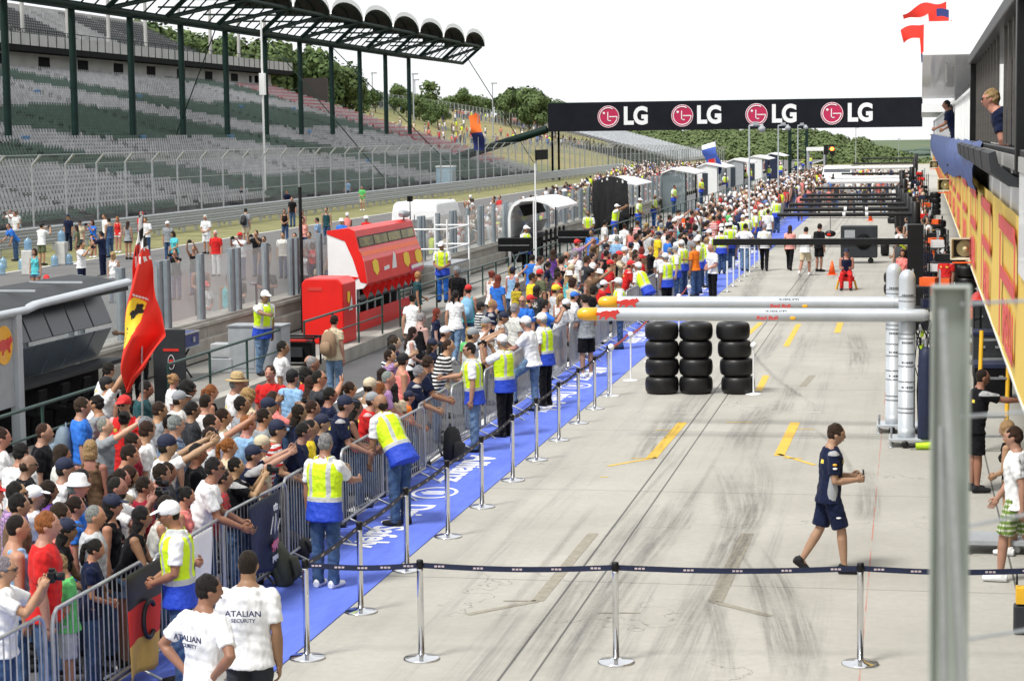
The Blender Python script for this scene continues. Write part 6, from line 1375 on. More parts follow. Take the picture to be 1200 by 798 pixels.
a = P(279, 437, .3); t = thing('cabinet', 'grey metal cabinet behind the railing near the vested guard', 'cabinet', (a.x - .2, a.y, .3)); MB().b2((0, 0, .0), (1.15, .6, .95)).build('cabinet_body', M['grey'], t, bevel=.015); MB().b2((-.02, -.02, .95), (1.17, .62, .98)).build('lid', M['steel'], t); MB().b2((.1, -.01, .1), (.56, -.003, .85)).build('door', M['grey'], t)
a = P(264, 437, .3); t = thing('storage_crate', 'translucent plastic crates stacked left of the grey cabinet', 'crate', (a.x - .35, a.y, .3)); MB().b2((0, 0, 0), (.5, .4, .3)).build('lower_crate', M['grey'], t, bevel=.02); MB().b2((.03, .02, .31), (.47, .38, .6)).build('upper_crate', mat('clear plastic crate', (.4, .42, .43), .3), t, bevel=.02)
a = P(334, 428, .3); t = thing('generator', 'black portable generator behind the green railing', 'generator', (a.x, a.y - .2, .3)); mb = MB()
for x in (0, .7):
    for y in (0, .5): mb.cyl((x, y, 0), (x, y, .62), .022, 8)
for z in (.05, .6): mb.tube([(0, 0, z), (.7, 0, z), (.7, .5, z), (0, .5, z), (0, 0, z)], .022, 8)
mb.build('frame', M['black'], t); MB().b2((.08, .06, .08), (.62, .44, .5)).build('engine', M['blackm'], t, bevel=.03); MB().b2((.1, -.01, .2), (.45, .05, .4)).build('grille', M['dgrey'], t); MB().b2((.15, .1, .5), (.5, .4, .58)).build('tank', M['dred'], t, bevel=.02)
for px, z in ((296, 1.7), ):
    t = thing('handrail', 'bent steel handrail hooked on the pit wall', 'handrail', (-15.0, 45.9, .3)); MB().tube([(0, 0, 0), (0, 0, 1.35), (0, -.04, 1.42), (0, -.4, 1.44)], .03, 8).build('tube', M['steel'], t)
t = thing('tripod_pole', 'tall black pole standing beside the red pit stand', 'pole', (-14.7, 48.6, .3)); MB().cyl((0, 0, 0), (0, 0, 3.6), .045, 8).build('shaft', M['black'], t)
t = thing('microphone_stand', 'thin black microphone stand right of the red pit stand', 'stand', (-14.3, 58.3, .3)); MB().cyl((0, 0, 0), (0, 0, 3.0), .018, 6).build('shaft', M['black'], t); MB().box((0, 0, 3.0), (.1, .3, .16)).build('head', M['blackm'], t)
a = P(796, 262, .9); t = thing('sign', 'orange sign board with white letters on the green railing', 'sign', (a.x, a.y, 0)); MB().b2((-.2, 0, .35), (.35, .03, 1.15)).build('board', M['orange'], t); text('letters', 'ST', .34, M['lwhite'], t, basis((1, 0, 0), (0, 0, 1), (.08, -.005, .78)), off=.012); MB().cyl((.08, .04, 0), (.08, .04, .4), .02, 6).build('leg', M['grey'], t)

# ================================================================= flags and banners
# big red flag: outline in the plane of the pole, with folds
Yf = 23.6
Lf = [(252, 163), (280, 159.5), (300, 156.5), (320, 152), (350, 147), (400, 144.5), (430, 145), (460, 148)]
Rf = [(252, 166.5), (280, 171), (300, 173), (320, 177), (350, 183), (380, 192), (393, 198), (405, 189), (430, 172), (445, 158), (460, 151)]
def itp(T, y):
    for (a, b), (c, d) in zip(T, T[1:]):
        if a <= y <= c: return b + (d - b) * (y - a) / (c - a)
    return T[-1][1]
fb = PY(160, 462, Yf); t = thing('flag', 'big red flag with yellow shield and chequered top held above the crowd', 'flag', (fb.x, Yf, 0)); NV, NU = 150, 56
vs = []; ms = []; fs = []; pxs = []
for i in range(NV + 1):
    y = 252 + 208 * i / NV; l, r_ = itp(Lf, y), itp(Rf, y)
    for j in range(NU + 1):
        x = l + (r_ - l) * j / NU; p = PY(x, y, Yf); w = (r_ - l) / 50; vs.append((p.x - fb.x, .16 * math.sin(j / NU * 7 + i * .03) * w + .05 * math.sin(i * .13 + j * .16), p.z)); pxs.append((x, y))
def inpoly(x, y, P_):
    c = False; n = len(P_)
    for i in range(n):
        (x1, y1), (x2, y2) = P_[i], P_[i - 1]
        if (y1 > y) != (y2 > y) and x < (x2 - x1) * (y - y1) / (y2 - y1) + x1: c = not c
    return c
shield = [(161, 347), (170, 355), (166, 378), (156, 400), (151, 408), (143, 408), (144.5, 385), (150, 360)]
horse = [(163, 355), (168, 357), (167, 362), (169, 366), (163, 368), (161, 372), (157, 374), (157, 369), (155, 368), (157, 364), (161, 362)]
for i in range(NV):
    for j in range(NU):
        a = i * (NU + 1) + j; fs.append((a, a + 1, a + NU + 2, a + NU + 1)); x = (pxs[a][0] + pxs[a + NU + 2][0]) / 2; y = (pxs[a][1] + pxs[a + NU + 2][1]) / 2; u = (x - itp(Lf, y)) / max(1, itp(Rf, y) - itp(Lf, y)); k = 0
        if y < 292 + 12 * (1 - u) * (1 if int(u * 14) % 2 else -.6): k = 2 if (int((y - 250 + u * 14) / 13) + int(u * 2.5)) % 2 else 1
        if y > 300 and y < 316 and int(u * 12) % 2 and y < 304 + 12 * (1 - u): k = 1
        if inpoly(x, y, shield): k = 3
        if inpoly(x, y, horse): k = 2
        if inpoly(x, y, [(160, 343), (171, 351), (171, 353), (160, 345)]): k = 1
        if abs(x - 151) < 1.6 and (abs(y - 385) < 1.2 or abs(y - 390) < 1) or (abs(x - 149) < .8 and 392 < y < 402): k = 2
        ms.append(k)
mb = MB(); mb.v = vs; mb.f = fs; mb.m = ms; mb.sm = [True] * len(fs)
fl_ = mb.build('cloth', fm2[:2] + [M['lblack'], M['yell']], t, fix=False); so = fl_.modifiers.new('s', 'SOLIDIFY'); so.thickness = .003
ptop = PY(163.5, 250, Yf); MB().cyl((.02 + PY(161, 470, Yf).x - fb.x, .06, 1.1), (ptop.x - fb.x + .01, .03, ptop.z + .02), .014, 8).build('flagpole', M['steel'], t)
# banners hung over the barriers
def hang(name, label, y0, y1, z0, z1, cols, cat='banner', X=-6.99):
    t = thing(name, label, cat, (X, y0, 0)); n, k = 24, 18; vs = []; W_ = y1 - y0; f = []; mm = []
    for i in range(n + 1):
        for j in range(k + 1): a, b = i / n, j / k; vs.append((.025 * math.sin(a * 9 + b * 2) * b + .012, a * W_ * (1 - .12 * b), z1 + (z0 - z1) * b + .03 * math.sin(a * 5) * b))
    for i in range(n):
        for j in range(k): q0 = i * (k + 1) + j; f.append((q0, q0 + k + 1, q0 + k + 2, q0 + 1)); mm.append(cols(i / n, j / k)[1])
    ml = [M['lblack'], M['flagred'], mat('gold cloth', (.72, .45, .10), .8), M['lwhite'], M['navy']]
    mb = MB(); mb.v = vs; mb.f = f; mb.m = mm; mb.sm = [True] * len(f); o = mb.build('cloth', ml, t, fix=False); o.modifiers.new('s', 'SOLIDIFY').thickness = .004; return t
gb = hang('flag', 'German flag in black, red and gold hung over the nearest barrier', 17.35, 18.25, .12, 1.12, lambda a, b: (0, 0 if b < .32 else (1 if b < .66 else 2)), 'flag')
MB().tube([(.05, .45 + .15 * math.cos(R(a)), .62 + .17 * math.sin(R(a))) for a in range(40, 325, 15)], .024, 6).build('round_letter', M['lblack'], gb)
wb = hang('banner', 'white signed banner hung over the barrier behind the first guard', 19.15, 19.7, .35, 1.13, lambda a, b: (0, 3)); text('letters', 'Net', .3, mat('purple letters', (.12, .03, .2), .6), wb, basis((0, 1, 0), (0, 0, 1), (.06, .2, .5)), off=.01)
nb_ = hang('banner', 'navy team banner with signature and small bull hung over the barrier', 20.9, 22.0, .28, 1.12, lambda a, b: (0, 4)); MB().prism([(.75 + a * .4, .55 + b * .5) for a, b in bull], .06, .066, 'x').build('bull_emblem', M['dred'], nb_)
text('letters', 'ets', .13, M['lwhite'], nb_, basis((0, 1, 0), (0, 0, 1), (.06, .8, .98)), off=.004); MB().tube([(.06, .6, .7), (.06, .7, .88), (.06, .74, .68), (.06, .8, .9), (.06, .84, .7), (.06, .95, .82)], .006, 5).build('signature', M['lwhite'], nb_); text('letters', 'pepe', .1, M['lwhite'], nb_, basis((0, 1, 0), (0, 0, 1), (.06, .75, .42)), off=.004)
def pole_flag(px, py, Y, w, h, cf, label, cols, rz, pole=3):
    p = PY(px, py, Y); t = thing('flag', label, 'flag', (p.x, p.y, p.z)); o = flag_mesh(w, h, cf, px, amp=.38, droop=.1, n=20, k=8).build('cloth', cols, t, fix=False); o.rotation_euler = (0, R(74), R(rz)); MB().cyl((0, 0, -pole), (0, 0, .1), .03, 6).build('flagpole', M['steel'], t)
orf = [mat('flag orange cloth', (.85, .16, .02), .8), fm2[2], fm2[3]]
pole_flag(560, 133, 150, 2.8, .8, lambda a, b: 0 if a < .5 else 1, 'orange and navy flag on a tall pole beyond the track', orf, 20, 6)
pole_flag(838, 166, 150, 2.4, 1.1, lambda a, b: 0 if (.45 < a < .75 and .3 < b < .8) else (1 if a > .12 else 2), 'blue flag with red patch above the far crowd', [M['flagred'], mat('flag blue cloth', (.04, .09, .38), .8), M['white']], -15, 2.5)

# bags on the ground
def pack(x, y, z, rz, mt, label, s=1, name='backpack', lie=0):
    t = thing(name, label, 'backpack', (x, y, z), rz, None, s); t.rotation_euler = (lie, 0, rz)
    mb = MB(); mb.tube([(0, 0, .0), (0, 0, .05), (0, -.02, .25), (0, 0, .42), (0, .01, .48)], [(.12, .08), (.155, .11), (.16, .12), (.13, .09), (.06, .05)], 16, up=(1, 0, 0)); mb.build('bag_body', M[mt], t)
    MB().tube([(0, -.1, .05), (0, -.15, .08), (0, -.15, .24), (0, -.10, .28)], [(.09, .03), (.12, .05), (.11, .05), (.07, .02)], 14, up=(1, 0, 0)).build('front_pocket', M[mt], t)
    for s_ in (-1, 1): MB().tube([(.07 * s_, .09, .42), (.09 * s_, .16, .38), (.10 * s_, .17, .22), (.10 * s_, .10, .06)], .014, 6).build('strap', M[mt], t)
    MB().tube([(-.03, .03, .47), (0, .03, .53), (.03, .03, .47)], .01, 6).build('handle', M[mt], t)
    return t
M['olive'] = mat('olive nylon', (.05, .055, .035), .7, 0, .3, 6, .4, 15); M['bagblack'] = mat('black nylon', (.015, .015, .017), .7, 0, .3, 6, .4, 15); M['bagblue'] = mat('light blue nylon', (.20, .42, .62), .7, 0, .12, 6, .4, 15); M['baggrey'] = mat('grey blue nylon', (.14, .19, .24), .7, 0, .2, 6, .4, 15); M['bagtan'] = mat('tan canvas', (.28, .18, .11), .8, 0, .15, 6, .4, 15); M['bagnavy'] = mat('navy nylon', (.015, .02, .05), .7, 0, .3, 6, .4, 15)
a = P(336, 686); pack(a.x, a.y, .01, R(100), 'olive', 'large olive backpack standing on the carpet against the barrier', 1.1, lie=-.28); a = P(537, 540); pack(a.x - .1, a.y, .01, R(60), 'bagblack', 'black rucksack on the carpet behind the guard with sunglasses', 1.1); a = P(362, 655); pack(a.x - .05, a.y, .01, R(120), 'bagblack', 'black bag lying just behind the olive backpack', .8, lie=-.5)
a = P(372, 640)
# water coolers and jugs on the track side
M['cooler'] = mat('dull white plastic', (.5, .5, .48), .5)
jug = MB().lathe([(.0, 0), (.13, .0), (.135, .04), (.125, .12), (.135, .2), (.125, .28), (.11, .34), (.03, .38), (.03, .42), (0, .42)], 18).mesh('jug'); jug.materials.append(mat('blue water jug', (.22, .40, .58), .15, 0, .1, alpha=.6))
for px, py, lb in ((34, 322, 'white water cooler left of the photographing man'), (73, 310, 'white water cooler near the woman in floral dress')):
    a = P(px, py); t = thing('water_cooler', lb, 'water cooler', (a.x, a.y, 0), 0, 'water coolers on the track'); MB().b2((-.22, -.2, 0), (.22, .2, .95)).build('cooler_body', M['cooler'], t, bevel=.03); o = thing('water_jug', 'upturned blue jug on the ' + lb, 'water jug', (a.x, a.y, .96), 0, 'blue water jugs'); link('jug', jug, None, o).scale = (1.15, 1.15, 1.15)
for i, (px, py) in enumerate(((2, 322), (26, 316), (31, 318), (64, 312), (69, 310), (81, 310), (4, 315))): a = P(px, py); o = link('water_jug', jug, None); o.location = (a.x, a.y, 0); o.scale = (1.15, 1.15, 1.15); tag(o, f'blue water jug standing on the track, {nth(i)} of the seven loose ones', 'water jug', 'blue water jugs')
# ================================================================= people
# head-top pixel x y, heading, pose, sex, height, skin, hair, hat, top, bottom, shoes, extras : label
TBL = '''
128 424 -70 barlook m 1.80 2 sK - tW+ pJ~ K - : dark haired man in white shirt leaning beside the railing near the stand stools
132 441 -75 up2 m 1.74 2 sB cap.K tW pJ~ K - : person in black cap raising both arms to photograph next to the railing
138 462 175 stand m 1.80 2 sB cap.R pR+ pJ~ K g : man in red cap and red team shirt wearing sunglasses facing us
146 481 0 stand f 1.66 3 uK - tR pJ~ K - : woman seen from behind in plain red top with black hair
141 447 10 stand f 1.68 3 lB - nK pJ~ K - : long haired woman half hidden behind the big red flag
97 465 -60 stand m 1.86 2 sN - tB hj~ W - : tall man in bright blue T-shirt carrying a grey backpack
119 463 80 stand m 1.78 2 sK - tG pJ~ K - : dark haired man in grey T-shirt turned toward the man in blue
173 446 -75 belly m 1.78 3 sK - tT pJ~ K - : man in dark teal shirt holding a camera under the flag
221 446 -70 stand m 1.80 3 cK - tD pD K - : person with long curly black hair in black shirt near the railing
224 470 -60 stand m 1.72 3 sK - tD pJ~ K - : short black haired person in dark shirt below the curly haired one
241 461 -20 stand m 1.76 r zB - tW pJ~ K - : balding man in white T-shirt with dark strap left of the straw hat
270 437 -75 stand m 1.82 2 sG straw_hat.C pW+ pJ~ K - : man in straw hat and white team shirt
52 495 -75 stand m 1.78 2 zN - tK pJ~ K - : man with cropped hair in black shirt with shoulder strap, left
25 518 -20 stand m 1.76 2 sK - lW pJ~ K - : man seen from behind in white shirt with dark sleeves and number
2 500 -60 stand m 1.84 2 sN - tW pJ~ K - : person in white T-shirt cut by the left edge above the crowd
104 515 10 stand f 1.66 3 bY - nU pU K - : blond woman with bare shoulders seen from behind
9 565 -80 stand m 1.68 2 sN cap.R tC pJ~ K - : person in small red cap at the left edge
22 563 -75 stand m 1.78 2 sK - pP# pJ~ K g : man in lilac checked shirt and sunglasses at left
57 568 -70 stand m 1.66 2 sB cap.W tW pJ~ K - : person in plain white cap just left of the white sun hat
79 557 -75 stand m 1.76 r sG sun_hat.W tB pJ~ K - : man in white sun hat and blue T-shirt
86 538 -70 stand m 1.74 2 sK cap.N tW pJ~ K - : man in navy cap and white T-shirt above the white sun hat
96 548 -75 belly f 1.68 3 lK - nK pJ~ K - : woman with long black hair right of the white sun hat
117 560 -78 photo m 1.76 3 zK - pW+ pJ~ K d : bearded man in white polo with sunglasses pushed on his head
134 549 -75 photo f 1.66 2 pB - tC pJ~ K - : woman with dark hair tied back holding a small camera
171 521 -72 belly m 1.80 2 sB - pw# pJ~ K - : man in off white checked shirt with black strap
186 541 -75 stand f 1.62 3 lB - tD pJ~ K - : woman's face just right of the man in checked shirt
169 494 -70 look m 1.80 2 sN - pW+ pD K - : brown haired man in white shirt with black printing
182 488 -60 stand m 1.76 2 sG - tL pJ~ K - : grey haired man behind the brown haired one
197 508 -62 fwd2 m 1.86 2 sK cap.N tW pJ~ K - : tall man in navy cap and white T-shirt stretching his arm up with a phone
211 485 -50 stand m 1.80 2 sG - pj# pJ~ K - : grey haired man in blue checked shirt seen from behind
233 485 -72 up m 1.80 2 sB - tW pJ~ K - : brown haired man with white shirt reaching forward with a camera
150 580 -80 stand f 1.66 2 lK cap.N nK pJ~ K - : long haired woman in navy team cap and black tank top
184 583 -70 bar f 1.66 2 bB - nw pJ~ K - : woman with dark brown bob in pale strap top behind the first guard
203 578 -75 stand f 1.64 2 bN - tD pJ~ K - : woman with lighter brown hair beside the dark bob
215 571 -78 belly f 1.66 2 uK - nI pJ~ K - : woman with black hair looking down at her hands near the barrier
196 556 -70 stand m 1.62 3 sB - tM pJ~ K - : person in dark red jacket low behind the checked shirt
244 536 -75 bar m 1.84 3 sK - tW pJ~ K g : dark haired man in white T-shirt and sunglasses leaning on the barrier
263 549 -75 bar m 1.60 3 sK - tR# pJ~ K - : boy in red checked shirt holding a camera up
275 535 -70 photo m 1.70 2 sK - tK+ pJ~ K - : dark haired spectator in black covering his face with a phone
276 513 -70 stand f 1.68 2 pO - tC pJ~ K - : ginger woman with sunglasses on her head
295 519 -72 fwd2 m 1.74 2 sK cap.N tN+ pJ~ K - : spectator in navy team cap stretching both arms over the barrier
307 509 -60 stand m 1.68 2 sN cap.C tC hC K - : person in beige cap behind the striped shirt
292 486 -40 stand m 1.76 r sO - tS pJ~ K - : ginger haired man in light blue T-shirt seen from behind
292 455 -40 stand f 1.68 2 cY - tC pJ~ K - : blond curly haired woman right of the straw hat
296 464 -72 up m 1.78 3 sK - tG pJ~ K - : black haired man raising a hand beside the straw hat
332 399 -78 stand m 1.80 3 sK - tW pJ~ K - : man in white T-shirt standing near the kerb by the generator
367 417 -70 stand m 1.78 3 zG - tD pJ~ K - : grey haired man in dark shirt near the kerb
325 429 178 stand m 1.78 r sN - tR pJ~ K - : smiling man in red shirt facing us
334 431 -30 stand m 1.74 2 sK cap.K tS pJ~ K - : person in light blue T-shirt with dark cap behind the man in red
321 458 -60 photo m 1.74 2 sN - tI pJ~ K - : man in salmon T-shirt right of the man in red
343 462 -75 stand m 1.78 2 sB cap.N tG* pJ~ K - : man in navy cap and printed grey T-shirt
381 433 -72 shade m 1.84 2 zK - tD pJ~ K g : tall man in charcoal T-shirt shading his eyes with a hand
365 440 -50 stand f 1.70 2 lN - nU pJ~ K - : woman with long brown hair left of the man shading his eyes
360 431 -70 stand f 1.66 3 cK - tR pJ~ K - : person with dark curly hair in red behind the long haired woman
388 461 -75 bar m 1.80 2 sB cap.N pN+ pJ~ K - : man in navy cap and black team polo with colourful sleeves
405 469 -72 bar f 1.68 3 lK - nK pJ~ K - : woman with wavy black hair leaning beside the barrier
376 485 -70 bar m 1.72 2 sB cap.N tN pJ~ K - : man in navy cap just above the yellow T-shirt
367 490 -72 bar m 1.74 3 zK - tY pJ~ K - : man in yellow T-shirt at the barrier
354 495 -72 bar m 1.76 3 sK - pN pJ~ K - : black haired man in navy polo left of the yellow T-shirt
327 490 -74 bar m 1.78 2 sK cap.N tR| pJ~ K g : man in navy cap and red and white striped shirt
432 459 -78 bar m 1.76 2 sB cap.G tR+ pJ~ K g : man in grey cap and glasses with red and white shirt at the barrier
430 441 -40 stand m 1.74 2 sB cap.C nW pJ~ K - : person in beige camouflage cap and white vest top
452 450 10 stand f 1.70 3 lK - tC pJ~ K - : woman with very long black hair seen from behind
451 431 -60 stand f 1.66 3 lB - nN pJ~ K - : dark haired woman behind the beige cap
467 433 -75 bar m 1.78 r zG - pP pJ~ K - : bald man with glasses in lilac shirt at the barrier
441 446 -60 stand f 1.64 2 bO - tO pJ~ K - : woman with ginger bob between beige cap and long black hair
491 428 -70 bar m 1.74 2 sG - pN+ pJ~ K - : grey haired man in navy and white sports shirt at the barrier
502 416 -74 barlook m 1.82 3 sN - pN pJ~ K - : tall man in navy shirt with red lanyard looking back
479 457 -70 bar m 1.42 2 sK cap.N tO pJ~ K - : boy in navy cap and orange shirt at the barrier
526 397 -76 bar m 1.80 2 zN - tK| pJ~ K - : man in black and white striped shirt at the barrier
555 383 -75 fwd2 m 1.82 2 sB cap.G tL pJ~ K - : photographer in grey cap and pale shirt aiming a camera over the barrier
6 652 -78 photo m 1.82 2 sG - tW pJ~ K g : man in white T-shirt with camera and sunglasses, front left corner
27 603 -55 stand m 1.82 2 zK - nS pJ~ K - : man in light blue tank top with backpack at the left edge
50 597 -72 stand m 1.90 r sO - tR pJ~ K - : tall ginger man in red T-shirt behind the boy in green
76 590 -60 stand f 1.68 2 lN - nI pJ~ K - : woman in salmon top with long brown hair
66 649 120 belly m 1.42 2 sY - tE hL W - : boy in green T-shirt holding the nearest barrier
95 638 -72 belly f 1.60 2 pK - tN pJ~ K - : young woman in navy T-shirt with dark ponytail and blue band
130 605 -76 bar f 1.68 3 lK cap.N tK hK K - : woman in navy cap and black T-shirt reaching over the barrier
146 601 -75 bar f 1.70 3 lK - nK hj~ K - : woman in black tank top with a small camera
116 594 -70 stand m 1.78 2 zG - tL pJ~ K - : man in light grey T-shirt left of the black caps
38 578 -60 stand m 1.76 2 sK - tU pJ~ K - : dark haired spectator in brown right of the lilac checked shirt
70 560 -60 stand f 1.62 3 lB - tV pJ~ K - : small woman in purple between the white caps
155 545 -60 stand f 1.62 2 bN - tW pJ~ K - : woman in white partly hidden by the checked shirt
105 578 -62 stand f 1.62 2 pB - tB pJ~ K - : woman in blue top under the bearded man
200 545 -60 stand m 1.68 3 sB - tN pJ~ K - : man in navy behind the tall man with raised phone
225 520 -70 stand m 1.72 3 sK - tK pJ~ K - : man in black between the raised arm and the sunglasses man
250 500 -62 stand m 1.76 2 sB - tL pJ~ K - : man in light grey behind the leaning dark haired man
262 478 -62 stand m 1.74 2 sN - tC pJ~ K - : brown haired man in beige left of the ginger haired man
310 478 -62 stand m 1.74 2 sB - tG pJ~ K - : man in grey beside the ginger haired man
350 473 -65 stand f 1.66 2 lB - tN pJ~ K - : woman in navy between printed grey and yellow T-shirts
395 453 -60 stand m 1.72 3 sK - tN pJ~ K - : man in navy behind the team polo
412 447 -62 stand f 1.66 2 pN - tI pJ~ K - : woman in salmon right of the man shading his eyes
383 471 -70 stand m 1.66 2 sN - tD pJ~ K - : brown haired youth between the two navy caps
160 505 -60 stand m 1.72 2 sB - tM pJ~ K - : man in dark red left of the white team shirt
75 520 -60 stand f 1.66 2 bN - tw pJ~ K - : woman in off white behind the bare shouldered blonde
190 470 -60 stand m 1.74 2 sN - tG pJ~ K - : brown haired man in grey right of the teal shirt
256 450 -60 stand f 1.66 2 pO - nK pJ~ K - : ginger ponytail woman left of the straw hat man
211 457 -62 stand m 1.72 2 sB cap.G tw pJ~ K - : man in grey cap in front of the railing
484 318 -75 look f 1.70 2 sY - tT hD W - : blond woman in teal top on the platform behind the white shirt
'''
GUARDS = '''
195 586 108 belly m 1.80 3 zB cap.W pW pJ~ K vg : security guard in vest, white cap and sunglasses nearest the camera
382 507 -12 armout m 1.80 3 sG - pW pJ~ W v : grey haired vested guard seen from behind touching the barrier
447 461 62 bent m 1.86 3 rB - tW pJ~ K v : big bald vested guard bending over the barrier
549 401 98 armout m 1.82 2 sK - tW pj~ K vg : vested guard in sunglasses and jeans resting a hand on the barrier
588 391 62 photo m 1.78 3 sG cap.W pW pK K v : vested guard in white cap and black trousers facing the photographer
615 370 78 foot m 1.82 2 sG cap.W pW pj~ K g : man in white polo, cap and jeans with one foot up on the barrier
634 366 70 armout m 1.80 3 sG cap.W pW pK K v : vested guard in white cap behind the man in jeans
684 345 40 belly m 1.80 2 sK - tG hK W - : photographer in grey T-shirt and black shorts with yellow shoes
246 672 -25 hips m 1.80 3 sK - pW pK K - : dark haired security man seen from behind with hands on hips
291 643 5 stand m 1.84 3 zB - pW pD K - : crop haired security man seen from behind right of the other
982 496 -78 walk m 1.80 2 sN - pN+ hN K - : crew member in navy team kit walking across the lane
1187 499 75 stroll m 1.82 2 sN - tW hl% W - : tourist in white T-shirt and green plaid shorts at right
1178 492 65 belly f 1.66 2 bY - nK hU W - : blond woman partly hidden behind the tourist in plaid shorts
1152 432 -70 reach m 1.78 3 zB - pK+ hK K - : mechanic in black team kit reaching toward the yellow ladder
1108 294 150 stand m 1.78 3 sK - pR+ pR W - : mechanic in red and white team kit beside the tyres
1068 282 -150 belly m 1.76 2 sK - tK pK K - : photographer in black beside the black gantry column
1058 292 170 stand f 1.68 2 bN - tI pJ~ K - : woman in pink beside the black gantry column
1086 285 120 look m 1.78 3 sK - tN pN K - : dark man in navy near the tyre stack
961 262 -40 stand m 1.80 2 sK - tK hK K - : crew member in black walking by the generator cart
1053 265 60 stand m 1.80 r zN - pW pK K - : man in white shirt beside the upright wheel
945 266 -20 walk m 1.80 2 sK - tW hC W - : man in white T-shirt and beige shorts walking away up the lane
926 264 -10 stroll f 1.72 2 lN - tF pK K - : woman in pink shirt and black trousers walking away
896 262 0 stroll m 1.80 3 sG - pW+ pK K - : man in white shirt with red print and black trousers walking away
874 262 -10 hips m 1.80 3 sK - tW pj~ K - : tall man in white bib with coloured square on the back
859 253 175 belly m 1.82 3 sN - pN hC K - : man in navy polo and beige shorts near the square boom
992 291 180 sit m 1.75 2 sK cap.N nN pR K - : crew member in navy and red sitting by the generator cart
'''
PLAT = '''
318 340 -130 lade m 1.78 3 sB cap.W tW pj~ K v : vested guard in white cap standing by the generator on the platform
539 289 178 belly m 1.76 3 sB cap.W tW pB K v : vested guard in white cap seated on the railing before the steps
631 264 -120 cross m 1.78 3 sB cap.W tW pK K v : vested guard in white cap beside the arched white stand
689 247 170 belly m 1.78 3 zK - tW pJ~ K vg : vested guard in sunglasses before the black tent
723 239 -100 fwd2 m 1.78 3 sB cap.W tW pB K v : vested guard in white cap leaning by the black tent
756 232 -100 belly m 1.78 3 sB cap.W tW pB K v : vested guard in white cap right of the black tent
768 228 -100 belly m 1.78 3 rG - tW pB K v : bald vested guard leaning on the railing right of the black tent
791 217 -110 belly m 1.78 3 zB - tW pJ~ K v : vested guard handing over a white cloth by the clear stand
823 209 -120 belly m 1.80 3 rB - pY pJ~ K v : bald guard in vest at the white stand
850 203 180 belly m 1.78 3 sB cap.W tW pJ~ K v : vested guard in white cap facing us on the far platform
874 199 -130 belly m 1.78 3 sB - tW pJ~ K v : bare headed vested guard left of the first camera pole
880 197 -120 belly m 1.78 3 sB - tW pJ~ K v : bare headed vested guard right beside his colleague at the pole
901 194 180 stand m 1.78 3 sB cap.W tW pJ~ K v : vested guard with white cap between the camera poles
915 191 180 stand m 1.78 3 sB cap.W tW pJ~ K v : vested guard by the second camera pole
934 187 180 stand m 1.78 3 sB cap.W tW pJ~ K v : vested guard below the third camera pole
941 185 180 stand m 1.78 3 sB - pY pJ~ K v : vested guard near the shelter, left one
948 184 180 stand m 1.78 3 sB - pY pJ~ K v : vested guard near the shelter, second
954 183 180 stand m 1.78 3 sB - pY pJ~ K v : vested guard near the shelter, third
134 372 80 reach m 1.78 4 sK - tK pK K - : dark silhouetted engineer working inside the stand with screens
1118 118 90 bar m 1.76 3 sK - pN pN K - : man in navy leaning on the white balcony
'''
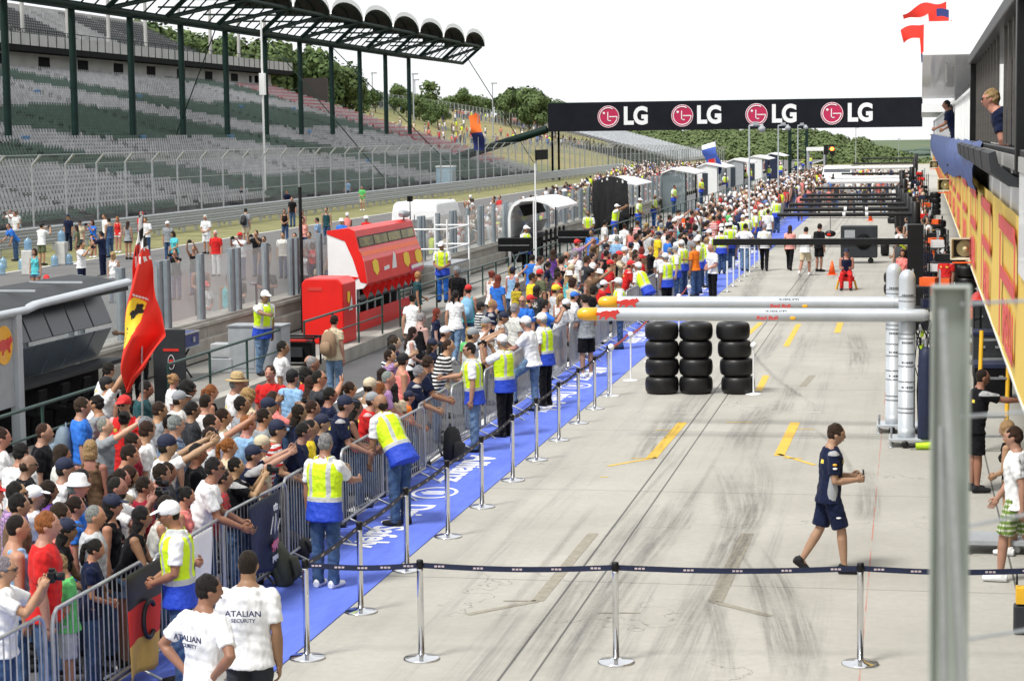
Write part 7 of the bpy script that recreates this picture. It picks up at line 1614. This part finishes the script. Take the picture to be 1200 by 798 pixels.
MID = '''
392 369 -15 stand f 1.70 2 sB - tC pj~ W - : woman with short brown hair wearing a tan backpack by the kerb
484 344 -20 stroll f 1.70 2 uK - tW hL W - : woman in white top and pale shorts walking along the kerb
534 340 -10 stroll f 1.70 2 pK - tW pj~ W - : woman with black ponytail in white T-shirt and jeans near the kerb
549 333 0 stand f 1.70 2 sB cap.R nQ pJ~ W - : woman in red cap with light blue backpack near the kerb
535 313 170 stand m 1.74 3 cG - pK pK K - : grey curly haired man in black shirt on the platform edge
577 317 -40 stand f 1.70 2 uR - nW hH K - : auburn haired woman in white top and olive shorts
584 322 -20 stand f 1.72 2 lR - tB hK K - : woman with long auburn hair in blue and white shirt
601 312 -20 stand f 1.66 2 sB cap.N nS pJ~ K - : woman in dark cap and light blue top
604 330 -40 sit m 1.15 2 sN - tY= hj~ W - : child in yellow and black stripes riding on shoulders
602 364 -40 stand m 1.80 2 sG - tw hC K - : adult in pale shirt carrying the striped child
612 346 175 stand m 1.76 r rG - tB pJ~ K g : bald man in blue T-shirt with sunglasses facing us
624 298 -20 stand m 1.74 2 sK - tB pJ~ K - : man in blue T-shirt before the arched stand
648 292 0 stand f 1.70 2 lN - nV pJ~ K - : woman with long wavy hair in purple top
633 315 -40 stand m 1.76 2 sB cap.R tH pJ~ K - : man in red cap and olive T-shirt with headphones
653 313 -20 stand m 1.76 2 sK - tN hK W - : man in navy T-shirt with black backpack
670 309 -40 stand m 1.74 2 sY cap.C tC pJ~ K - : man in beige cap and beige T-shirt
675 293 -30 stand m 1.82 2 sG - tW pj~ W - : grey haired man in white T-shirt
652 333 -60 stand m 1.74 2 sN cap.Y tL pJ~ K - : man in yellow cap
622 345 -70 stand m 1.60 2 sN cap.R tK pJ~ K - : person in red cap low in the crowd before the yellow cap
640 351 -75 photo m 1.78 2 sK - tB pJ~ K - : man in blue photographing before the white cap
664 350 -70 bar m 1.78 2 sB cap.W tL hK W - : young man in white cap at the barrier left of the photographer
678 344 -60 stand f 1.68 3 lB - tK pJ~ K - : woman in black left of the photographer in grey
674 341 -60 stand m 1.66 2 sB cap.B tW pJ~ K - : person in blue cap among the crowd
697 335 -70 bar m 1.74 3 cK - tK pJ~ K - : dark curly haired spectator in black near the silver booms
708 328 -72 bar m 1.74 2 sK cap.W tR pJ~ K - : spectator in white cap and red shirt behind the boom tip
693 269 160 stand m 1.80 3 sK - tB* hN K - : man in printed blue T-shirt holding papers by the railing
721 266 175 stroll m 1.80 2 sK - tW pJ~ K g : man in white T-shirt and sunglasses walking toward us
723 276 -10 stand m 1.80 2 sG - tS hK K - : grey haired man in light blue shirt
711 293 -40 stand m 1.76 3 sK - tK pJ~ K - : black haired man in black
732 262 -20 stand f 1.68 2 uN - tW hK K - : woman in white with hair tied up
740 266 0 stand f 1.70 2 pB - nI hK K - : woman with ponytail in pale pink top and black shorts
750 269 -10 stand f 1.70 2 uK - nK hK K - : woman in black vest top and shorts
763 270 -40 stand f 1.66 2 bR cap.R nJ hK K - : woman in red cap and denim top
775 261 -10 stand m 1.84 2 sG cap.G tG pG W - : tall man in grey T-shirt with shoulder bag and grey cap
787 264 -30 stand f 1.68 2 cK - nF pJ~ K - : woman with big curly black hair and bare shoulders
720 304 -70 stand m 1.76 2 sN cap.R tR pJ~ K - : man in red cap and red shirt beside the black shirt
745 292 -50 stand m 1.76 r zN - tW pJ~ K - : man in white football shirt
752 298 -70 stand m 1.70 2 sN cap.R tR pJ~ K - : person in bright red cap right of the football shirt
735 305 -75 bar m 1.76 2 sN cap.R pR+ pJ~ K - : man in red team shirt at the barrier above the boom
748 307 60 bent m 1.78 3 sG cap.W tW pJ~ K v : vested guard in white cap leaning over the barrier above the boom
779 296 50 armout m 1.78 3 sG cap.W tW pK K v : vested guard in white cap second from the boom tip
789 295 20 stand m 1.78 3 rG - pW pK K - : bald man in white shirt behind the second vested guard
724 325 100 stand m 1.74 3 sG cap.W tW pJ~ K v : vested guard in white cap low behind the rear silver boom
808 290 10 stand m 1.78 3 sG - pW* pj~ K - : grey haired man in white bib with yellow square on his back
832 286 130 belly m 1.80 r rG - pW pK K - : bald man in white shirt reading before the square boom
812 284 60 armout m 1.74 3 sG - pO pJ~ K - : man in orange shirt left of the bald reader
798 281 60 armout m 1.78 3 sG cap.W tW pJ~ K v : vested guard in white cap beside the man in orange
818 275 60 belly m 1.78 3 sG cap.W tW pJ~ K v : vested guard in white cap facing the crowd before the square boom
845 262 60 belly m 1.78 3 sB cap.W tW pJ~ K v : vested guard in white cap left of the navy polo
856 260 5 stand m 1.80 3 sB cap.W tW pJ~ K v : vested guard seen from behind with white cap
900 245 0 stand m 1.78 3 sN - tW pJ~ K - : man in white T-shirt far behind the pink shirt
'''
TRACK = '''
17 248 150 stand m 1.80 2 sN - tW hj~ W - : man in white T-shirt and denim shorts with camera on the track
40 291 175 stand f 1.70 2 bN - nQ hj~ K - : woman in turquoise top and red scarf on the track
49 261 -20 photo m 1.80 2 sB cap.K tW hH K - : man in black cap and white shirt photographing on the track
10 262 140 bent m 1.76 2 sN - tB pJ~ K - : man in blue bending down at the left edge of the track
12 245 160 photo m 1.76 2 sN - tW pJ~ K - : man in white by the guard rail at the far left
19 247 170 belly f 1.68 2 uN - tL pJ~ K - : woman in grey by the guard rail
79 251 170 stand m 1.76 2 sB cap.N tN pN K - : man in navy cap by the guard rail
89 264 100 stand f 1.68 2 lB - tH hK W - : woman in floral top with pink bag
93 258 180 stand f 1.68 2 sN cap.K tC pJ~ K - : person in dark cap behind the floral top
108 258 160 photo f 1.70 2 bN - tB hK W - : woman in blue printed top photographing
96 283 -100 photo m 1.78 2 sK - tW pN K - : kneeling photographer in white on the track
118 271 80 photo m 1.76 2 sK - tN pN K - : man in navy photographing beside the kneeling one
127 255 60 stand m 1.80 2 sK - nJ pJ~ K - : man in denim waistcoat seen from the side
122 251 140 stand m 1.76 2 sN - tW pJ~ K - : man in white T-shirt behind the denim waistcoat
137 254 170 stand f 1.70 r bO - nR hW W - : ginger woman in red top and white skirt
150 259 -10 stand f 1.70 2 lN - nG hK K - : long haired woman in grey top and black shorts
132 295 178 stand f 1.66 2 bY - nW pJ~ K g : blond woman in sunglasses and white top near the pit wall
166 248 -30 stand m 1.80 2 sB cap.R tR pR K - : man in red cap and red shirt behind the flag top
170 255 175 belly m 1.76 2 sN - tW pJ~ K - : man in white T-shirt right of the flag top
196 259 178 stand m 1.76 2 sG cap.W tG pJ~ K - : man in white cap and grey shirt on the track
202 271 150 belly f 1.68 2 bB - tQ pJ~ K - : woman in turquoise striped top
205 292 175 photo f 1.66 2 uK - tK pJ~ K - : dark haired woman behind the first clear panel
227 288 178 up2 f 1.66 2 uB - nK pJ~ K - : woman holding both hands up behind the panels
240 252 170 belly m 1.80 2 sW - tW hW K - : white haired man in white shirt with strap
252 270 178 stand m 1.76 r sW - tR pW K - : man in red waistcoat over white shirt
281 272 160 photo m 1.78 3 sB cap.R tW pJ~ K - : man in red headgear photographing over the wall
283 219 180 stand m 1.80 2 sN - tN pN K - : man in dark uniform in front of the guard rail
288 244 -10 stand m 1.80 2 sK - tG hC K - : man with black backpack seen from behind on the track
300 270 170 photo m 1.76 2 sB - tK pJ~ K - : man in black photographing behind the panels
309 277 175 stand m 1.74 2 sB - tK pJ~ K g : man in sunglasses behind the wall posts
331 272 180 stand m 1.74 2 sK - tw pJ~ K - : man behind the fourth wall panel
345 273 178 stand m 1.74 2 sB - tY pJ~ K - : man in yellow behind the wall panel
336 223 180 stand m 1.76 2 sB - tN pJ~ K - : man in navy near the guard rail
342 231 175 stand m 1.78 2 zB - tK pJ~ K - : man in black printed shirt on the track
333 245 180 belly f 1.70 2 uK - nK pJ~ K - : woman in black tank top on the track
354 246 150 look m 1.78 2 sK - nK pJ~ K - : man in black tank top on the track
355 256 180 belly f 1.66 2 uB - nF pJ~ K - : woman in pink behind the panels
371 255 90 stand m 1.78 2 sK - tS# pJ~ K - : man in light blue checked shirt beside the red stand
382 243 175 stand m 1.84 2 sB - nT pJ~ K - : tall man in dark green sleeveless top with badge
400 256 178 stand m 1.74 2 sW sun_hat.W tB pJ~ K - : man in white sun hat behind the red stand roof
429 253 178 stand m 1.74 2 sW sun_hat.W tR pJ~ K - : person in white hat and red shirt left of the white van
407 211 150 stroll m 1.78 2 sN - tS pD K - : man in light blue shirt walking by the guard rail
424 218 180 belly m 1.80 2 sN - tE hC W - : man in green shirt and beige shorts by the guard rail
362 272 170 stand m 1.74 2 sN - tG pJ~ K - : man in grey at the wall beside the tall dark pole
'''
def parse(txt, zone):
    for ln in txt.strip().split('\n'):
        a, lb = ln.split(' : ', 1); f = a.split()
        yield dict(px=float(f[0]), py=float(f[1]), rz=R(float(f[2])), pose=f[3], sex=f[4], h=float(f[5]), skin=f[6], hair=f[7], hat='' if f[8] == '-' else f[8], top=f[9], bot=f[10], shoes=f[11], ex='' if f[12] == '-' else f[12], label=lb.strip(), zone=zone)
def place(sp):
    J = JP(sp['pose'], sp['sex']); s = sp['h'] / 1.75; top = J['top'] * s + (.02 if sp['hat'] else .01) * s
    hx = Matrix.Rotation(sp['rz'], 4, 'Z') @ (J['H'] @ Vector((0, 0, .1)) * s)
    base = {'plat': .3, 'balc': 0}.get(sp['zone'], 0)
    w = P(sp['px'], sp['py'], base + top); sp['loc'] = Vector((w.x - hx.x, w.y - hx.y, base))
    return sp
SPS = []
for txt, zone in ((TBL, 'crowd'), (GUARDS, 'lane'), (PLAT, 'plat'), (MID, 'crowd'), (TRACK, 'track')):
    for sp in parse(txt, zone):
        place(sp); L = sp['loc']
        if zone == 'crowd' and L.y < 62 and L.x > -7.42 and 'v' not in sp['ex']:
            q_ = sp['h']
            for k in range(12):
                if sp['loc'].x <= -7.42 or sp['h'] < q_ * .87: break
                sp['h'] *= .988; place(sp)
            L = sp['loc']; L.x = min(L.x, -7.42)
        if zone == 'crowd' and L.x < -12.3: L.x = -12.35
        if sp['px'] in (604,): L.z = 1.05; w = P(sp['px'], sp['py'], 1.95); L.x, L.y = w.x, w.y
        if sp['px'] == 602: w = P(602, 364, 1.6); L.x, L.y = w.x, w.y
        if zone == 'plat':
            if sp['px'] == 1118: p = PY(1118, 119, 54); L.x, L.y, L.z = p.x + .02, 54, p.z - 1.66
            elif L.x > -12.78: L.x = -12.85
            if sp['px'] == 539: L.z = .45
            if sp['px'] == 134: L.x, L.y = -13.5, 34.6
        if zone == 'track' and L.x > -16.2: k = -16.2 / L.x; L.x = -16.2; L.y *= k
        if sp['px'] in (400, 429) and zone == 'track': pass
        SPS.append(sp)
# the man looking out of the slatted window
p = PY(1161, 116, 22.8); J_ = JP('out', 'm'); ho = Matrix.Rotation(R(78), 4, 'Z') @ (J_['H'].translation * .94)
SPS.append(dict(px=1160, py=104, rz=R(78), pose='out', sex='m', h=1.64, skin='r', hair='sY', hat='', top='tN', bot='pN', shoes='K', ex='g', label='blond man in sunglasses leaning out of the dark slatted window', zone='x', loc=Vector((p.x - ho.x, 22.8 - ho.y, p.z - ho.z))))
for it in range(40):
    for a in SPS:
        for b in SPS:
            if a is b or a['zone'] != 'crowd' or b['zone'] != 'crowd': continue
            if 'child' in a['label'] or 'striped child' in a['label'] or 'child' in b['label']: continue
            d = a['loc'] - b['loc']; d.z = 0; m_ = .43
            if d.length < m_:
                mv = (d.normalized() if d.length > 1e-4 else Vector((0, 1, 0))) * (m_ - d.length) * .5; ka, kb = [0 if 'boy in green T' in w_['label'] else 1 for w_ in (a, b)]; a['loc'] += mv * ka * (2 - kb); b['loc'] -= mv * kb * (2 - ka)
                for c_ in (a, b):
                    if c_['loc'].y < 62 and 'v' not in c_['ex']: c_['loc'].x = min(c_['loc'].x, -7.40)
                    if c_['loc'].x < -12.3: c_['loc'].x = -12.35
p = PY(1121, 124, 56); SPS.append(dict(px=1121, py=124, rz=R(85), pose='bar', sex='f', h=1.66, skin='3', hair='bK', hat='', top='tR', bot='pN', shoes='K', ex='', label='dark haired person in red behind the man on the balcony', zone='x', loc=Vector((p.x + .1, 56, p.z - 1.55))))

# people filling the gaps between those picked out above
rd = random.Random(21)
def clash(x, y, r=.42):
    return any((s['loc'].x - x) ** 2 + (s['loc'].y - y) ** 2 < r * r for s in SPS)
TOPW = ['tW', 'tW*', 'pW+', 'tW#', 'nW'] * 3 + ['tK', 'tK*', 'nK', 'tD*', 'tN', 'tN*', 'pN+'] * 2 + ['tR*', 'pR+', 'tG', 'tG*', 'tL*', 'tL', 'tS', 'tS#', 'tC', 'tB', 'nI', 'tU*', 'tR|', 'tN|', 'tM', 'tP#', 'nQ', 'tY', 'tE*']
def rand_person(x, y, z, zone, rz=None, guard=False, near=True, grp=None):
    sex = 'm' if guard else rd.choice('mmmf f'.replace(' ', '')); tp_ = 'tW' if guard else rd.choice(TOPW); hc = rd.choice('KKBBNNYG') if sex == 'm' else rd.choice('KKBBNYYR')
    hr = (rd.choice('ssszr') if sex == 'm' else rd.choice('lpbulc')) + hc; hat = 'cap.W' if guard and rd.random() < .8 else (rd.choice(['cap.W', 'cap.N', 'cap.R', 'cap.K', 'sun_hat.W', 'cap.G']) if rd.random() < .3 else '')
    pose = rd.choice(['armout', 'belly', 'stand']) if guard else rd.choice(['stand', 'stand', 'belly', 'look', 'photo', 'up', 'cross', 'stand', 'belly'])
    bot = 'pJ~' if guard else rd.choice(['pJ~', 'pK', 'hC', 'hj~', 'hK', 'pD'] if sex == 'm' else ['pJ~', 'hj~', 'kN', 'hK', 'pK'])
    h = rd.uniform(1.70, 1.86) if sex == 'm' else rd.uniform(1.58, 1.72)
    rz = rz if rz is not None else R(rd.gauss(-65, 22)); 
    return dict(px=0, py=0, rz=rz, pose=pose, sex=sex, h=h, skin=rd.choice('2233r1'), hair=hr, hat=hat, top=tp_, bot=bot, shoes='K', ex='v' if guard else rd.choice(['', '', '', 'g']), label='', zone=zone, loc=Vector((x, y, z)), group=grp)
ANCH = [(14, 'near the front left corner'), (24, 'behind the nearest barriers'), (31, 'near the straw hat'), (37, 'beside the grey haired men at the kerb'), (44, 'level with the tyre stacks'), (52, 'behind the silver booms'), (60, 'level with the square black boom'), (74, 'below the black tent'), (90, 'near the orange sign'), (110, 'beyond the twin black booms'), (130, 'near the white booms'), (400, 'far up the pit lane')]
def auto_label(sp, where):
    t_ = {'t': 'T-shirt', 'p': 'polo shirt', 'l': 'long shirt', 'n': 'vest top'}[sp['top'][0]]; d = CN[sp['top'][1]] + (' striped' if sp['top'].endswith('|') else '') + ' ' + t_
    who = 'man' if sp['sex'] == 'm' else 'woman'
    if 'v' in sp['ex']: return f"vested guard {'in white cap' if sp['hat'] else 'with ' + HN[sp['hair'][1]] + ' hair'} {where}"
    hd = (CN[sp['hat'].split('.')[1]] + (' sun hat' if 'sun' in sp['hat'] else ' cap')) if sp['hat'] else HN[sp['hair'][1]] + ' hair'
    b = {'pJ~': 'jeans', 'hj~': 'denim shorts', 'kN': 'navy skirt'}.get(sp['bot'], CN[sp['bot'][1]] + (' trousers' if sp['bot'][0] == 'p' else ' shorts'))
    return f"{who} in {d} and {b} with {hd} {where}"
def where_(y):
    for a, s_ in ANCH:
        if y < a: return s_
    return ANCH[-1][1]
BUD = 300
extra = []
# dense near crowd (behind those already placed) then the long crowd up the lane
tries = 0
while len(extra) < 22 and tries < 4000:
    tries += 1; y = rd.uniform(19, 44); x = -7.6 - abs(rd.gauss(0, 1.3))
    xmin = -12.0 if y < 30 else -9.6
    if x < xmin or clash(x, y, .5): continue
    q_ = AX.T @ np.array([x, y, 1.7 - CAMZ]); qx = 600 + FPX * q_[0] / q_[2]
    if qx < -10: continue
    sp = rand_person(x, y, 0, 'crowd'); sp['h'] = min(sp['h'], 1.70); SPS.append(sp); extra.append(sp); sp['label'] = auto_label(sp, where_(y))
n0 = len(SPS)
tries = 0
while len(SPS) - n0 < 62 and tries < 9000:
    tries += 1; y = 44 + 47 * rd.random() ** 1.05; x = -7.5 - abs(rd.gauss(0, 1.5))
    if x < -11.9 or clash(x, y, .52): continue
    sp = rand_person(x, y, 0, 'crowd'); SPS.append(sp); sp['label'] = auto_label(sp, where_(y))
for i in range(16):
    y = 62 + i * 3.1 + rd.uniform(-.5, .5); x = -6.75 + rd.uniform(-.15, .25)
    if clash(x, y, .4): continue
    sp = rand_person(x, y, 0, 'lane', R(rd.choice([90, 60, 100, 10])), True); SPS.append(sp); sp['label'] = auto_label(sp, f'in the row of guards on the carpet, {nth(i)} from the near end')
n1 = len(SPS); tries = 0
while len(SPS) - n1 < 24 and tries < 5000:
    tries += 1; y = rd.uniform(47, 92); x = -16.3 - abs(rd.gauss(0, 2.2)) - (7 if y < 56 and rd.random() < .4 else 0)
    if clash(x, y, .6) or (72 < y < 88 and x < -17.6): continue
    sp = rand_person(x, y, 0, 'track', R(180 + rd.gauss(0, 50))); SPS.append(sp); sp['label'] = auto_label(sp, 'on the track, ' + ('level with the red pit stand' if y < 60 else 'beside the white van'))
print('people', len(SPS))
seen = {}
for sp in SPS:
    k = sp['label']
    if k in seen:
        near = min((o for o in SPS if o is not sp and o['label'] not in (k,)), key=lambda o: (o['loc'] - sp['loc']).length); tt = near['top']
        w = f", next to {'guard' if 'v' in near['ex'] else 'one'} in {CN[tt[1]]}"; k2 = k + w
        if len(k2.split()) > 16: k2 = ' '.join(k.split()[:15 - len(w.split())]) + w
        if k2 in seen: sp['group'] = 'spectators that look alike'; first = seen[k2]; first['group'] = sp['group']
        sp['label'] = k2; seen[k2] = sp
    else: seen[k] = sp
for sp in SPS:
    for k in spec_keys(sp): need(k)
flush()
BUILT = []
for sp in SPS:
    sp['cat'] = 'child' if sp['h'] < 1.5 else ('guard' if 'v' in sp['ex'] else 'person')
    if len(sp['label'].split()) > 16: sp['label'] = ' '.join(sp['label'].split()[:16])
    if not sp.get('group'): sp['group'] = {'crowd': 'spectators behind the barriers', 'track': 'people on the main straight', 'plat': 'people on the pit wall platform', 'lane': 'people in the pit lane', 'x': 'people at the building windows'}[sp['zone']]
    t, J = build_person(sp); BUILT.append((sp, t, J))
def find(s): return next(b for b in BUILT if s in b[0]['label'])
def wm(b, v): sp, t, J = b; s = sp['h'] / 1.75; return Matrix.Translation(sp['loc']) @ Matrix.Rotation(sp['rz'], 4, 'Z') @ (v * s)
# lettering on the security men's backs
for s_ in ('hands on hips', 'crop haired security'):
    sp, t, J = find(s_); B = J['T'] @ basis((1, 0, 0), (0, 0, 1), (0, -.184, .33)) 
    text('back_letters', 'ATALIAN', .062, M['lnavy'], t, B, off=.001, sx=1.1); text('back_letters', 'SECURITY', .04, M['lnavy'], t, B @ Matrix.Translation((0, -.052, 0)), off=.0006, sx=1.05)
    o = MB().lathe([(.176, .0), (.176, .035)], 24, M=J['T'] @ Matrix.Diagonal((1, .72, 1, 1)) @ Matrix.Translation((0, 0, -.02))).build('belt', M['black'], t)
sp, t, J = find('walking across the lane')
MB().ell(J['T'] @ Vector((-.19, .0, .44)), (.02, .035, .025), 10, 6).build('shoulder_badge', M['amber'], t)
for sx in (-1, 1):
    MB().tube([J['T'] @ Vector((.166 * sx, .01, z)) for z in (-.08, .05, .2, .33)], [(.02, .05), (.02, .06), (.018, .045), (.015, .02)], 8, up=(1, 0, 0)).build('side_panel', M['grey'], t)
    S_, E_, W_ = J['arm', sx]
    for f, k_ in ((.3, 'amber'), (.45, 'lwhite')): MB().ell(S_.lerp(E_, f) + Vector((.063 * sx, 0, 0)), (.012, .028, .014), 8, 5).build('sleeve_badge', M[k_], t)
    hp_, kn_, an_ = J['leg', sx]; MB().ell(hp_.lerp(kn_, .62) + Vector((.1 * sx, 0, 0)), (.006, .03, .012), 8, 5).build('leg_badge', M['lwhite'], t)
# things in hands, on backs
def hold(b, kind, label):
    sp, t, J = b; s = sp['h'] / 1.75; h1 = J['arm', 1][2] + (J['arm', 1][2] - J['arm', 1][1]).normalized() * .09; h2 = J['arm', -1][2] + (J['arm', -1][2] - J['arm', -1][1]).normalized() * .09
    two = (h1 - h2).length < .35; c = (h1 + h2) / 2 if two else (h1 if h1.z > h2.z else h2)
    p = wm(b, c)
    if kind == 'camera':
        o = thing('camera', label, 'camera', p, sp['rz'], 'cameras held by spectators'); MB().box((0, .03, .0), (.13, .06, .09)).box((0, .03, .055), (.05, .05, .03)).build('camera_body', M['black'], o, bevel=.006); MB().tube([(0, .06, 0), (0, .13, 0), (0, .135, 0)], [.032, .037, .03], 14).build('lens', M['black'], o)
    else:
        o = thing('phone', label, 'phone', p, sp['rz'], 'phones held up by spectators'); MB().box((0, .02, .02), (.07, .009, .135)).build('phone_body', M['dgrey'], o, bevel=.003)
for b in BUILT:
    sp = b[0]
    if not sp['px']: continue
    if sp['pose'] in ('photo', 'up2') or sp['label'].startswith('man in dark teal') or 'small camera' in sp['label']:
        hold(b, 'camera', 'camera held by the ' + ' '.join(sp['label'].split()[:12]))
    elif sp['pose'] in ('up', 'fwd2', 'walk'): hold(b, 'phone', 'phone held by the ' + ' '.join(sp['label'].split()[:12]))
def back(s_, mt, label, sc=1.0):
    b = find(s_); sp, t, J = b; p = wm(b, J['T'] @ Vector((0, -.19, -.02))); pack(p.x, p.y, p.z, sp['rz'], mt, label, sc)
back('bright blue T-shirt', 'baggrey', 'grey backpack on the back of the tall man in blue'); back('tan backpack', 'bagtan', 'tan backpack on the back of the short haired woman by the kerb'); back('light blue backpack', 'bagblue', 'light blue backpack worn by the woman in red cap')
back('navy T-shirt with black backpack', 'bagblack', 'black backpack on the man in navy T-shirt'); back('black backpack seen from behind', 'bagblack', 'black backpack on the man seen from behind on the track'); back('light blue tank top with backpack', 'bagnavy', 'dark blue backpack worn by the man in light blue tank top')
b = find('walking along the kerb'); p = wm(b, Vector((.25, -.05, .75))); t = thing('shoulder_bag', 'tan shoulder bag of the woman in white top by the kerb', 'bag', p, b[0]['rz']); MB().tube([(0, 0, 0), (0, 0, .15), (0, 0, .3)], [(.06, .14), (.07, .17), (.03, .12)], 14).build('bag_body', M['bagtan'], t); MB().tube([(0, .1, .28), (-.03, .03, .68), (0, -.1, .28)], .012, 6).build('strap', M['bagtan'], t)
# a plain cart seat under the crew member sitting by the generator
b = find('sitting by the generator'); L = b[0]['loc']; t = thing('stool', 'yellow and red low seat under the crew member in navy', 'stool', (L.x, L.y, 0)); MB().b2((-.25, -.2, .28), (.25, .25, b[2]['hz'] - .13)).build('seat', M['red'], t); 
for sx in (-.25, .25): MB().tube([(sx * 1.3, .1, 0), (sx, 0, .3)], .035, 8).build('leg', M['yellow'], t)

# far crowds nobody could count: on the track, on the bank, up the lane
def crowd_mass(name, label, pts, seed, hs=1.72):
    rd = random.Random(seed); cols = [(.75, .75, .75), (.72, .74, .78), (.75, .75, .75), (.5, .03, .03), (.02, .03, .1), (.015, .015, .02), (.3, .31, .33), (.1, .2, .5), (.55, .45, .3), (.6, .75, .03), (.04, .045, .05), (.7, .2, .18)]
    ms = [mat('crowd cloth', c, .85, 0, .1) for c in cols]; sk = mat('crowd skin', (.36, .2, .13), .7); hr = mat('crowd hair', (.02, .014, .01), .7); wh = mat('crowd cap', (.75, .75, .75), .7); dn = mat('crowd denim', (.06, .08, .14), .9)
    mats = ms + [sk, hr, wh, dn]; n = len(ms); mb = MB()
    for x, y, z in pts:
        s = rd.uniform(.92, 1.06) * hs / 1.72; a = rd.uniform(0, 3.14); w = rd.uniform(.17, .21) * s; Mx = Matrix.Translation((x, y, z)) @ Matrix.Rotation(a, 4, 'Z'); ln = rd.uniform(-.05, .08)
        mb.tube([(0, 0, .85 * s), (0, ln / 2, 1.12 * s), (0, ln, 1.38 * s), (0, ln, 1.47 * s)], [(w * .85, .12), (w * .85, .12), (w * 1.1, .12), (.07, .06)], 7, rd.randrange(n), Mx, up=(1, 0, 0))
        for sd in (-1, 1):
            f = rd.uniform(-.12, .12); mb.tube([(.09 * sd, 0, .9 * s), (.1 * sd, f * .6, .45 * s), (.1 * sd, f, .02)], [.09, .065, .05], 5, rd.choice([n + 3, n + 3, 4, n, 7]), Mx)
            up = rd.random() < .25; mb.tube([(w * 1.05 * sd, ln, 1.38 * s), (w * 1.4 * sd, ln + (.12 if up else .02), 1.12 * s), (w * (1.0 if up else 1.35) * sd, ln + .28, (1.5 if up else 1.0) * s)] if up or rd.random() < .4 else [(w * 1.05 * sd, ln, 1.38 * s), (w * 1.35 * sd, ln, 1.1 * s), (w * 1.3 * sd, ln + .06, .85 * s)], [.055, .045, .035], 5, n, Mx)
        mb.ell((0, ln + .01, 1.6 * s), (.08, .1, .12), 7, 5, n, Mx); mb.ell((0, ln - .02, 1.63 * s), (.088, .1, .105), 7, 5, rd.choice([n + 1, n + 1, n + 1, n + 2, n + 2]), Mx)
    o = mb.build(name, mats, fix=False); struct(o, label, 'stuff'); return o
rd = random.Random(77); pts = []
for i in range(760):
    y = 112 + 160 * rd.random() ** .9; x = -16.3 - (rd.random() ** 1.3) * (4 + (y - 100) * .09); pts.append((max(x, -34), y, 0))
for i in range(120): pts.append((-16.4 - 3.2 * rd.random() ** 1.4, rd.uniform(76, 113), 0))
for i in range(40): pts.append((rd.uniform(-25, -16.6), rd.uniform(89, 118), 0))
for i in range(34): pts.append((-16.5 - 1.6 * rd.random() ** 1.3, rd.uniform(60, 76), 0))
crowd_mass('distant_crowd', 'dense colourful crowd filling the far track beyond the white van', pts, 1)
pts = []
for i in range(430):
    y = 88 + 126 * rd.random() ** 1.1; x = -7.4 - abs(rd.gauss(0, 1.3)); pts.append((max(x, -12.3), y, 0))
for i in range(60): y = 118 + 95 * rd.random(); pts.append((rd.uniform(-6.9, -5.6), y, 0))
for i in range(70): pts.append((rd.uniform(-5.5, .8), rd.uniform(125, 215), 0))
for i in range(60): pts.append((rd.uniform(-.3, 1.0), rd.uniform(64, 180), 0))
crowd_mass('distant_crowd', 'distant spectators and crews thinning out far up the pit lane', pts, 2)
pts = []
for i in range(210): y = rd.uniform(272, 500); x = -87.3 - rd.random() * 2; pts.append((x, y, terrain(x, y)))
for i in range(150):
    y = rd.uniform(262, 440); x = -62 - abs(rd.gauss(0, 5)) if rd.random() < .7 else rd.uniform(-80, -61); pts.append((x, y, terrain(x, y)))
crowd_mass('distant_crowd', 'spectators scattered over the dry grass bank', pts, 3)

# lettering becomes mesh like everything else
dg = bpy.context.evaluated_depsgraph_get()
for o in [o for o in D.objects if o.type == 'FONT']:
    me = D.meshes.new_from_object(o.evaluated_get(dg)); n = D.objects.new('tmp', me); C.objects.link(n); n.parent = o.parent; n.matrix_local = o.matrix_local.copy()
    nm = o.name; D.objects.remove(o); n.name = nm
